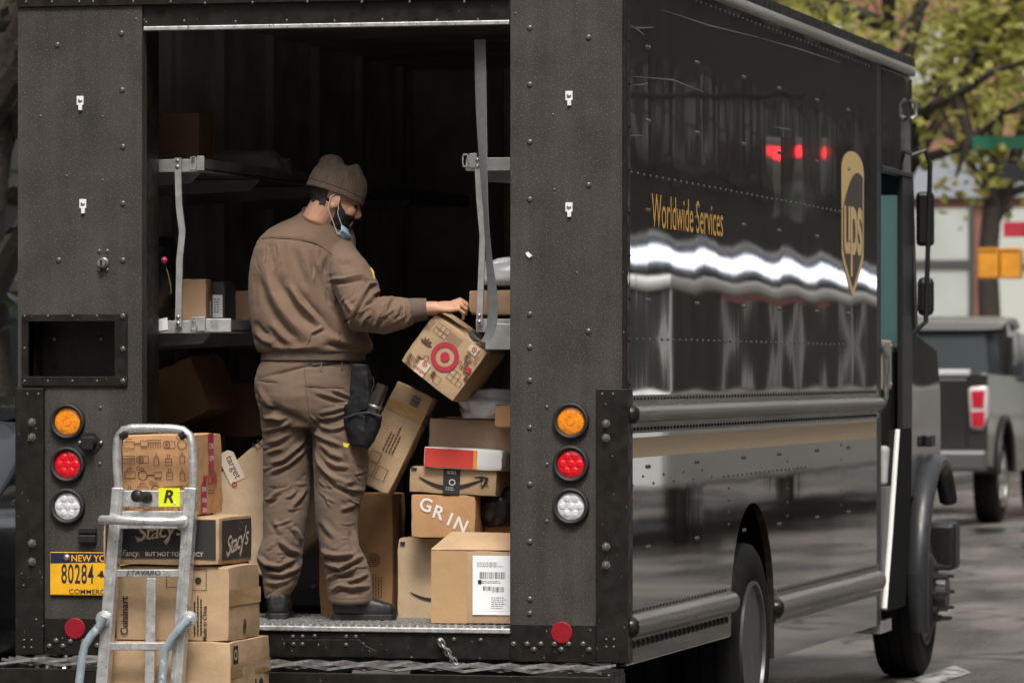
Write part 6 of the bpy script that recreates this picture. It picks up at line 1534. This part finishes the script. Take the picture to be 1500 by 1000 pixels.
# --- knit cap
cap = MB(); nu, nv = 360, 40
def capf(i, j):
    a = 2*math.pi*i; t = j                        # t 0 at the rim, 1 at the crown
    if t < 0.12: rr, z = 1.0 + 0.012*math.sin(t/0.12*math.pi), 0.018 + t*0.20
    else:
        q = (t - 0.12)/0.88; rr = math.cos(q*math.pi/2)**0.62; z = 0.042 + 0.112*math.sin(q*math.pi/2)**0.92
    rr *= 1 + (0.010 if t > 0.13 else 0.004)*math.cos(60*a)*min(1, 1.6 - 1.5*t)
    x, y = 0.112*rr*math.cos(a) - 0.004, 0.093*rr*math.sin(a)
    # slouched folds at the crown
    lump = 0.016*math.exp(-((x + 0.040)/0.032)**2 - (y/0.06)**2) + 0.013*math.exp(-((x - 0.040)/0.022)**2 - (y/0.05)**2) - 0.020*math.exp(-((x - 0.008 - 0.25*y)/0.014)**2)*(1 - min(1, abs(y)/0.09)) 
    if t > 0.35: z += lump*min(1, (t - 0.35)/0.3)
    if t > 0.5: x -= 0.018*math.sin((t - 0.5)*2*math.pi)*(1 if x < 0 else 0.3)
    nz = 0.0025*mnoise.noise(Vector((x*30, y*30, z*30)))
    z += 0.010*(x/0.11)*-0.2 + nz
    return hp(x + (0.004 if x > 0 else -0.004), y, z)
cap.sheet(capf, nu, nv)
cme = cap.mesh('knit_cap', C_CAP, True); co_ = obj('knit_cap', cme, man)
so = co_.modifiers.new('thick', 'SOLIDIFY'); so.thickness = 0.004; so.offset = -1
sm = [capf(i/48, 0.13) for i in range(49)]
MB().tube([p + (p - hp(0, 0, 0.05)).normalized()*0.001 for p in sm], 0.0022, 5, caps=False).build('cap_seam', C_CAP, co_, smooth=True)

# --- face mask pulled under the chin, with its ear loops
mk = MB()
def maskf(i, j):
    a = -1.25 + 2.5*i; b = j
    rr = 0.064 + 0.010*math.sin(b*math.pi) - 0.004*math.sin(b*9.5)
    return hp(0.034 + rr*math.cos(a)*1.0, (rr - 0.002)*math.sin(a)*0.92, -0.092 - 0.034*b - 0.012*math.cos(a)*b + 0.012*(1 - math.cos(a)))
mk.sheet(maskf, 20, 8)
mko = mk.build('face_mask', mat('pale_blue_mask', (0.30, 0.45, 0.60), 0.8, bump=0.001, bscale=200), man, smooth=True)
so = mko.modifiers.new('thick', 'SOLIDIFY'); so.thickness = 0.0025
for s in (-1, 1):
    m1 = maskf(0.02 if s < 0 else 0.98, 0.1); m2 = maskf(0.02 if s < 0 else 0.98, 0.95)
    MB().tube([m1, hp(0.022, s*0.078, -0.05), hp(0.008, s*0.086, 0.010), hp(-0.008, s*0.088, 0.024), hp(-0.026, s*0.085, 0.0), hp(-0.020, s*0.080, -0.045), m2 + (hp(0, 0, 0) - hp(0.02, 0, 0))*0.4, m2], 0.0014, 5).build('ear_loop', mat('white_elastic', (0.75, 0.75, 0.74), 0.6), mko, smooth=True)

# --- jacket
jk = ring_loft([(447, 489, 303, .475, .050), (443, 492, 309, .478, .058), (434, 500, 316, .48, .072), (414, 508, 325, .485, .095), (396, 515, 335, .485, .115), (382, 519, 348, .48, .130), (373, 520, 365, .475, .142), (368, 520, 385, .47, .150), (365.5, 520, 410, .465, .155),
                (365, 522, 440, .46, .158), (367, 528, 465, .46, .160), (371, 537, 487, .46, .162), (374, 544, 502, .46, .160), (377, 545, 511, .46, .152), (381, 540, 517, .46, .142)], 40)
sl = [SHL + Vector((-0.07, 0.01, 0.0)), SHL + Vector((0.0, -0.005, 0.0)), SHL.lerp(ELB, 0.30) + Vector((0.012, -0.01, 0.0)), SHL.lerp(ELB, 0.62) + Vector((0.010, -0.005, 0.005)), ELB + Vector((-0.005, 0.0, 0.005)), ELB.lerp(WRI, 0.30) + Vector((0, 0, -0.006)), ELB.lerp(WRI, 0.58) + Vector((0, 0, -0.006)), ELB.lerp(WRI, 0.74) + Vector((0, 0, -0.003))]
jk.tube(sl, [0.050, 0.076, 0.084, 0.086, 0.082, 0.074, 0.063, 0.050], 22)
ls = [LSH + Vector((0.07, 0, 0.01)), LSH, LSH.lerp(LEL, 0.5), LEL, LEL.lerp(LWR, 0.5), LEL.lerp(LWR, 0.9)]
jk.tube(ls, [0.05, 0.074, 0.074, 0.072, 0.062, 0.048], 20)
jme = fuse(jk, 0.0042, 14)
JF = [([(387, 384), (393, 405), (400, 430), (411, 450), (425, 468), (455, 499)], 8, 0.009), ([(397, 396), (415, 430), (434, 458), (462, 486)], 7, -0.010),
      ([(424, 415), (431, 430), (440, 444), (456, 460), (473, 477)], 4.2, 0.009), ([(434, 420), (455, 446), (480, 474), (502, 496)], 7, -0.011),
      ([(462, 362), (466, 385), (473, 405), (480, 425), (492, 447), (512, 470)], 4, 0.006), ([(416, 352), (417, 372), (417, 398)], 2.5, -0.003), ([(392, 352), (395, 372), (402, 392)], 5, -0.004),
      ([(440, 358), (446, 380), (455, 402), (462, 424)], 6, 0.005), ([(375, 486), (386, 498), (402, 503)], 4, 0.006), ([(396, 470), (412, 490), (432, 506)], 5, 0.005), ([(372, 470), (384, 486), (396, 492)], 4, -0.006),
      ([(480, 490), (500, 500), (528, 508)], 5, 0.006), ([(470, 505), (500, 509), (535, 511)], 4, -0.007), ([(385, 507), (430, 510), (470, 507)], 4, 0.004), ([(455, 488), (466, 482), (474, 478)], 2.5, 0.005),
      ([(370, 400), (373, 430), (376, 460)], 5, -0.004),
      # yoke seam, armhole seam
      ([(368, 356), (377, 351), (395, 348.5), (415, 349), (437, 351), (457, 355.5), (472, 362.5), (485, 371.5)], 1.7, -0.005),
      ([(487, 368), (479, 382), (475, 400), (479, 420), (486, 438), (500, 458), (512, 472)], 4.5, -0.012),
      # sleeve
      ([(478, 411), (490, 409), (503, 409), (518, 406), (530, 403), (545, 414)], 2.8, 0.008), ([(485, 418), (487, 430), (491, 446)], 3, 0.006), ([(515, 475), (516, 462), (521, 450), (529, 436), (540, 417), (555, 413)], 2.6, 0.010),
      ([(533, 446), (542, 438), (550, 428), (562, 424)], 2.4, 0.009), ([(563, 462), (566, 450), (569, 440), (579, 431)], 2.6, 0.007), ([(578, 466), (582, 455), (587, 445)], 2.4, 0.006), ([(545, 484), (552, 470), (556, 456)], 3, 0.006), ([(522, 470), (534, 458), (545, 450)], 3.2, -0.006),
      ([(494, 384), (505, 378), (520, 380)], 4, 0.004), ([(500, 396), (515, 390), (532, 392)], 3.5, -0.005), ([(505, 440), (512, 450), (516, 458)], 3, 0.005), ([(528, 482), (532, 470), (540, 460)], 2.6, 0.006), ([(590, 444), (592, 455), (590, 470)], 2, 0.005), ([(598, 442), (600, 455), (597, 474)], 1.8, 0.004)]
rgj = random.Random(21)
for _ in range(46):                              # small puckers on the sleeve and round the hem and armhole
    zone = rgj.random()
    if zone < 0.55: cx_, cy_, an_ = rgj.uniform(500, 600), rgj.uniform(415, 480), rgj.uniform(-1.3, -0.5)
    elif zone < 0.8: cx_, cy_, an_ = rgj.uniform(376, 535), rgj.uniform(490, 514), rgj.uniform(-1.9, -1.2)
    else: cx_, cy_, an_ = rgj.uniform(375, 470), rgj.uniform(352, 400), rgj.uniform(1.2, 1.9)
    l_ = rgj.uniform(6, 16); JF.append(([(cx_ - l_*math.cos(an_), cy_ - l_*math.sin(an_)), (cx_ + rgj.uniform(-2, 2), cy_), (cx_ + l_*math.cos(an_), cy_ + l_*math.sin(an_))], rgj.uniform(1.3, 2.4), rgj.choice((1, -1))*rgj.uniform(0.0012, 0.003)))
creases(jme, JF)
co, no = get_vn(jme); nz = np.array([mnoise.noise(Vector(p*11)) + 0.5*mnoise.noise(Vector(p*26)) for p in co]); set_co(jme, co + no*(nz*0.0022)[:, None])
jme.materials.append(C_JKT); jme.shade_smooth()
jo = obj('jacket', jme, man)
# ribbed cuff, waistband, collar, sleeve patch, stitched yoke piping
c0, c1 = ELB.lerp(WRI, 0.70), WRI - (WRI - ELB)*0.02
MB().tube([c0, c0.lerp(c1, .1), c0.lerp(c1, .5), c1, c1 - (c1 - c0)*0.1], [0.045, 0.048, 0.045, 0.041, 0.034], 26).build('cuff', C_RIB, jo, smooth=True)
wb = ring_loft([(383, 536, 512, .46, .135), (384, 535, 519, .46, .138), (383, 533, 527, .46, .138), (386, 530, 529, .46, .125)], 40).build('waistband', C_RIB, jo, smooth=True)
cl = ring_loft([(440, 495, 315, .478, .064), (444, 492, 304, .478, .058), (449, 490, 303, .478, .052), (451, 490, 318, .478, .050)], 30)
cl.f = cl.f[:-2]; cl.build('collar', C_RIB, jo, smooth=True)
co, no = get_vn(jme); u, v = pix(co); fc = (no @ np.array(FWD)) < -0.1
def on_jacket(U, V, lift=0.001):
    d = (u - U)**2 + (v - V)**2 + np.where(fc, 0, 1e6); i = int(np.argmin(d)); return Vector(co[i] + no[i]*lift)
for pts_ in ([(486, 371), (480, 384), (477, 398), (478, 412), (483, 428), (491, 444)], [(534, 470), (548, 466), (566, 462), (590, 458)]):
    MB().tube([on_jacket(*q, 0.0004) for q in pts_], 0.0014, 5).build('sleeve_seam', C_RIB, jo, smooth=True)
yk = [on_jacket(*q) for q in ((370, 354.5), (377, 350.5), (386, 349), (395, 348), (405, 348), (415, 348.5), (426, 349.5), (437, 350.5), (447, 352.5), (457, 355), (465, 358), (472, 362), (479, 367), (484, 371))]
MB().tube(yk, 0.0016, 5).build('yoke_piping', C_JKT, jo, smooth=True)
pa = on_jacket(546, 404, 0.0); 
MB().tube([on_jacket(543, 392, .001), on_jacket(546, 400, .0015), on_jacket(548, 409, .001)], [0.004, 0.008, 0.004], 8, flat=0.5).build('sleeve_patch', mat('patch_yellow', (0.65, 0.42, 0.05), 0.7), jo, smooth=True)

# --- trousers
pt_ = ring_loft([(388, 524, 524, .46, .125), (382, 528, 532, .46, .132), (377, 532, 545, .46, .138), (374, 533, 560, .455, .146), (376, 534, 580, .45, .150), (380, 536, 598, .45, .146), (384, 537, 612, .45, .135), (392, 532, 626, .455, .115)], 36)
a = ring_loft([(380, 456, 590, .46, .115), (382, 457, 620, .455, .115), (386, 457, 650, .455, .105), (386, 456, 690, .455, .098), (386, 454, 720, .455, .095), (386, 451, 755, .45, .090), (386, 445, 785, .44, .088), (379, 444, 805, .435, .090), (377, 443, 822, .43, .090), (384, 440, 840, .425, .086), (386, 434, 856, .42, .080), (388, 427, 868, .42, .076), (389, 420, 876, .42, .072)], 28)
b = ring_loft([(450, 537, 590, .45, .125), (456, 538, 620, .445, .125), (457, 539, 650, .44, .120), (459, 539, 690, .43, .112), (460, 535, 715, .425, .108), (462, 526, 745, .42, .100), (465, 523, 775, .41, .094), (469, 526, 800, .40, .094), (474, 537, 822, .39, .096), (478, 543, 845, .385, .096), (480, 545, 865, .38, .094), (482, 545, 880, .375, .092), (484, 542, 884, .375, .086)], 28)
pt_.add(a.v, a.f); pt_.add(b.v, b.f)
pme = fuse(pt_, 0.0042, 10)
PFD = [([(381, 598), (402, 600), (429, 612), (452, 622)], 6, -0.014), ([(454, 621), (480, 618), (510, 611)], 4, -0.008), ([(454, 560), (455, 590), (455, 622)], 3, -0.004), ([(455, 625), (457, 660), (459, 700), (460, 735)], 3.5, -0.014),
       ([(454, 631), (477, 643), (505, 654)], 3, 0.006), ([(455, 655), (464, 672), (474, 687), (494, 708), (520, 718), (538, 718)], 3.2, 0.009), ([(480, 690), (492, 700), (508, 707), (522, 704)], 3.2, 0.007), ([(470, 650), (485, 664), (505, 672)], 3.4, 0.006), ([(476, 672), (492, 682), (512, 684)], 3.2, 0.006),
       ([(393, 679), (415, 673), (436, 654), (452, 637)], 3.0, 0.008), ([(393, 694), (423, 679), (451, 654)], 2.8, 0.008), ([(387, 631), (406, 626), (426, 619)], 2.6, 0.007), ([(389, 648), (406, 645), (428, 632)], 3.5, 0.005), ([(384, 612), (400, 612), (415, 616)], 2.6, 0.006), ([(390, 664), (400, 660), (414, 656)], 3, 0.005),
       ([(466, 605), (488, 601), (512, 594)], 2.8, 0.006), ([(459, 573), (486, 581), (512, 590)], 3, 0.006), ([(486, 570), (500, 576), (514, 582)], 2.4, 0.006), ([(470, 612), (490, 611), (508, 603)], 2.4, 0.005), ([(484, 629), (498, 626), (510, 620)], 2.6, 0.006), ([(460, 616), (474, 626), (490, 630)], 2.6, 0.005),
       ([(379, 566), (386, 584), (398, 594)], 3.5, 0.005), ([(378, 583), (388, 592), (402, 597)], 2.4, 0.005), ([(446, 566), (475, 568), (504, 568)], 1.6, -0.004), ([(376, 556), (390, 559), (407, 560)], 1.6, -0.004), ([(376, 553), (410, 546), (450, 536), (512, 531)], 2.2, -0.006),
       ([(408, 790), (422, 803), (441, 811)], 3.4, 0.009), ([(374, 812), (390, 826), (408, 829), (437, 815)], 3.0, 0.011), ([(386, 838), (415, 841), (441, 829)], 3.0, 0.010), ([(376, 822), (395, 836), (420, 838)], 2.8, -0.009), ([(426, 770), (436, 780), (441, 794)], 3.0, 0.006), ([(388, 852), (405, 854), (428, 846)], 3.0, 0.006), ([(388, 735), (398, 728), (410, 716)], 3.2, 0.005), ([(425, 745), (438, 730), (448, 716)], 3.2, 0.005), ([(400, 760), (408, 772), (412, 785)], 3.6, 0.004),
       ([(469, 804), (480, 811), (493, 814), (523, 812)], 3.2, 0.010), ([(474, 824), (498, 832), (516, 821), (536, 812)], 3.0, 0.011), ([(478, 850), (490, 840), (507, 837), (524, 829)], 3.0, 0.009), ([(482, 866), (498, 857), (515, 860), (543, 857)], 3.0, 0.009), ([(480, 838), (500, 846), (530, 840)], 3.0, -0.009), ([(497, 747), (510, 742), (523, 736)], 3.0, 0.006), ([(518, 776), (521, 792), (525, 808)], 3.0, 0.006), ([(505, 852), (525, 846), (542, 838)], 2.8, 0.006), ([(500, 716), (516, 720), (532, 722)], 2.8, -0.007), ([(470, 760), (480, 775), (492, 788)], 4, 0.005), ([(505, 872), (520, 868), (538, 872)], 2.6, -0.006)]
for _ in range(52):                             # puckers across the legs
    k_ = rgj.random(); cx_ = rgj.uniform(385, 448) if k_ < 0.5 else rgj.uniform(462, 535); cy_ = rgj.choice((rgj.uniform(560, 720), rgj.uniform(700, 790), rgj.uniform(785, 872)))
    an_ = rgj.gauss(0.35 if k_ > 0.5 else -0.35, 0.35); l_ = rgj.uniform(6, 18); bow = rgj.uniform(1, 4)
    PFD.append(([(cx_ - l_*math.cos(an_), cy_ - l_*math.sin(an_)), (cx_, cy_ + bow), (cx_ + l_*math.cos(an_), cy_ + l_*math.sin(an_))], rgj.uniform(1.3, 2.4), rgj.choice((1, 1, -1))*rgj.uniform(0.0014, 0.0036)))
creases(pme, PFD)
co, no = get_vn(pme); nz = np.array([mnoise.noise(Vector(p*13)) + 0.6*mnoise.noise(Vector((p[0]*20, p[1]*20, p[2]*45))) for p in co]); set_co(pme, co + no*(nz*0.0024)[:, None])
pme.materials.append(C_PNT); pme.shade_smooth()
po = obj('trousers', pme, man)
co, no = get_vn(pme); u, v = pix(co); fc = (no @ np.array(FWD)) < -0.1
C_SEAM = cloth_mat('brown_stitching', (0.085, 0.058, 0.040))
def seam(name, pts, r_, par, m_):
    P_ = []
    for (ax, ay), (bx_, by_) in zip(pts, pts[1:]):
        k_ = max(2, int(math.hypot(bx_ - ax, by_ - ay)/7))
        P_ += [on_jacket(ax + (bx_ - ax)*i_/k_, ay + (by_ - ay)*i_/k_, 0.0006) for i_ in range(k_)]
    P_.append(on_jacket(*pts[-1], 0.0006)); MB().tube(P_, r_, 5).build(name, m_, par, smooth=True)
seam('pocket_welt', [(446, 565.5), (475, 567.5), (504, 567.5)], 0.0022, po, C_SEAM); seam('pocket_welt', [(376, 556), (391, 558.5), (407, 559.5)], 0.0022, po, C_SEAM)
seam('back_seam', [(446, 540), (449, 575), (452, 605), (455, 622)], 0.0015, po, C_SEAM)
seam('waist_seam', [(379, 553), (400, 549), (425, 543), (448, 538), (470, 536), (505, 535)], 0.0018, po, C_SEAM)
seam('hem_stitch', [(484, 874), (500, 876), (520, 876), (541, 873)], 0.0014, po, C_SEAM)
for bx_, by_ in ((470, 536), (500, 534)): MB().tube([on_jacket(bx_, by_ - 7, .002), on_jacket(bx_, by_, .005), on_jacket(bx_, by_ + 7, .002)], 0.005, 6, flat=0.5).build('belt_loop', C_PNT, po, smooth=True)
blt = [on_jacket(*q, 0.002) for q in ((458, 534.5), (470, 533), (485, 531.5), (500, 531), (512, 531))]
MB().tube(blt, 0.006, 8, flat=0.5).build('belt', C_BOOT, po, smooth=True)

# --- boots
def boot(heel, toe, name='boot'):
    h0, t0 = Vector(heel), Vector(toe); f_ = (t0 - h0).normalized(); s_ = Vector((f_.y, -f_.x, 0)); L = (t0 - h0).length
    st = [(0.0, .030, .030, .085), (.06, .036, .0, .10), (.25, .038, .0, .115), (.40, .039, .0, .098), (.58, .045, .0, .080), (.78, .049, .0, .066), (.92, .043, .0, .056), (1.0, .022, .006, .040)]
    vs = []; n = 20
    for t, wd, z0, z1 in st:
        for j in range(n):
            a = 2*math.pi*j/n; ca, sa = math.cos(a), math.sin(a)
            vs.append(h0 + f_*L*t + s_*wd*math.copysign(abs(ca)**.7, ca) + Vector((0, 0, .018 + max(0, (z0 + z1)/2 + (z1 - z0)/2*math.copysign(abs(sa)**.7, sa)))))
    mb = MB().add(vs, [(i*n+j, i*n+(j+1) % n, (i+1)*n+(j+1) % n, (i+1)*n+j) for i in range(len(st)-1) for j in range(n)] + [list(range(n-1, -1, -1)), [(len(st)-1)*n+j for j in range(n)]])
    an = h0 + f_*L*0.20
    mb.tube([an + Vector((0, 0, .07)), an + Vector((0, 0, .11)) + f_*0.0, an + Vector((0, 0, .15)) - f_*.005], [.048, .042, .040], 18)
    me = fuse(mb, 0.004, 4); co, no = get_vn(me)
    nz = np.array([mnoise.noise(Vector(p*28)) for p in co]); set_co(me, co + no*(nz*0.0022)[:, None])
    me.materials.append(C_BOOT); me.shade_smooth(); o = obj(name, me, man)
    P = [(h0 + f_*L*t + s_*w_) for t, w_ in ((-.012, .0), (0.0, .030), (.10, .041), (.40, .041), (.60, .048), (.80, .053), (.94, .044), (1.02, .018))] + [(h0 + f_*L*t - s_*w_) for t, w_ in ((1.02, .018), (.94, .044), (.80, .053), (.60, .048), (.40, .041), (.10, .041), (0.0, .030))]
    MB().prism([(p.x, p.y, DECK + 0.006) for p in P], (0, 0, .026)).build('sole', M_RUBBER, o, bevel=0.004)
    for k in range(4):
        t = .42 + k*.07; c = h0 + f_*L*t + Vector((0, 0, .105 - k*.010 + .012))
        MB().tube([c - s_*.024, c + Vector((0, 0, .006)), c + s_*.024], 0.0028, 5).build('lace', C_BOOT, o)
    return o
hR = rear(487, 905, .36); hR.z = DECK; tR = rear(579, 905, .43); tR.z = DECK
boot(hR, tR)
hL = rear(407, 905, .35); hL.z = DECK; tL = hL + Vector((-0.07, 0.28, 0)); boot(hL, tL)

# --- black holster with scanner on the right hip
hs_ = MB(); YP = .305
q = [rear(x, y, YP) for x, y in ((514, 533), (536, 533), (539, 560), (541, 584), (538, 600), (561, 608), (556, 626), (546, 646), (536, 662), (520, 656), (500, 645), (504, 610), (511, 580))]
hs_.prism([q[0], q[1], q[2], q[3], q[4] - Vector((0.004, 0, 0)), q[11], q[12]], (0.01, .030, 0))
hs_.tube([rear(x, y, YP + .03) for x, y in ((514, 590), (520, 612), (526, 636), (527, 652))], [0.030, 0.046, 0.050, 0.036], 16, flat=0.62, up=(1, 0, 0))
hs_.tube([rear(x, y, YP + .03) for x, y in ((548, 606), (545, 622), (538, 640), (532, 655))], [0.034, 0.036, 0.034, 0.022], 14, flat=0.8, up=(1, 0, 0))
hme = fuse(hs_, 0.0035, 8); co, no = get_vn(hme)
nz = np.array([mnoise.noise(Vector(p*22)) + 0.5*mnoise.noise(Vector(p*50)) for p in co]); set_co(hme, co + no*(nz*0.0035)[:, None])
hme.materials.append(mat('black_nylon', (0.008, 0.008, 0.009), 0.62, spec=0.3, var=0.3, vscale=40, bump=0.001, bscale=300)); hme.shade_smooth()
ho = obj('belt_holster', hme, man)
MB().tube([rear(x, y, YP - .004) for x, y in ((505, 612), (522, 606), (540, 604), (558, 610))], 0.005, 6, flat=0.5).build('holster_hem', C_BOOT, ho, smooth=True)
MB().tube([rear(546, 604, YP + .02), rear(552, 585, YP + .02), rear(561, 563, YP + .02)], [0.026, 0.027, 0.023], 16).build('scanner', mat('scanner_dark', (0.03, 0.028, 0.026), 0.15, coat=.6), ho, smooth=True)
MB().lathe(rear(549, 597, YP + .02), rear(552, 585, YP) - rear(546, 604, YP), [(0.0285, 0), (0.030, .003), (0.030, .008), (0.0285, .011)], 18).build('steel_ring', M_STEEL, ho, smooth=True)
MB().tube([rear(538, 556, YP + .02), rear(546, 552, YP + .02), rear(548, 562, YP + .02), rear(542, 580, YP + .02)], 0.003, 6).build('coiled_lead', C_BOOT, ho)
MB().prism([rear(x, y, YP - .003) for x, y in ((502, 648), (512, 650), (509, 655), (504, 654))], (0, .004, 0)).build('yellow_tab', mat('tab_yellow', (0.65, 0.60, 0.02), 0.6), ho)
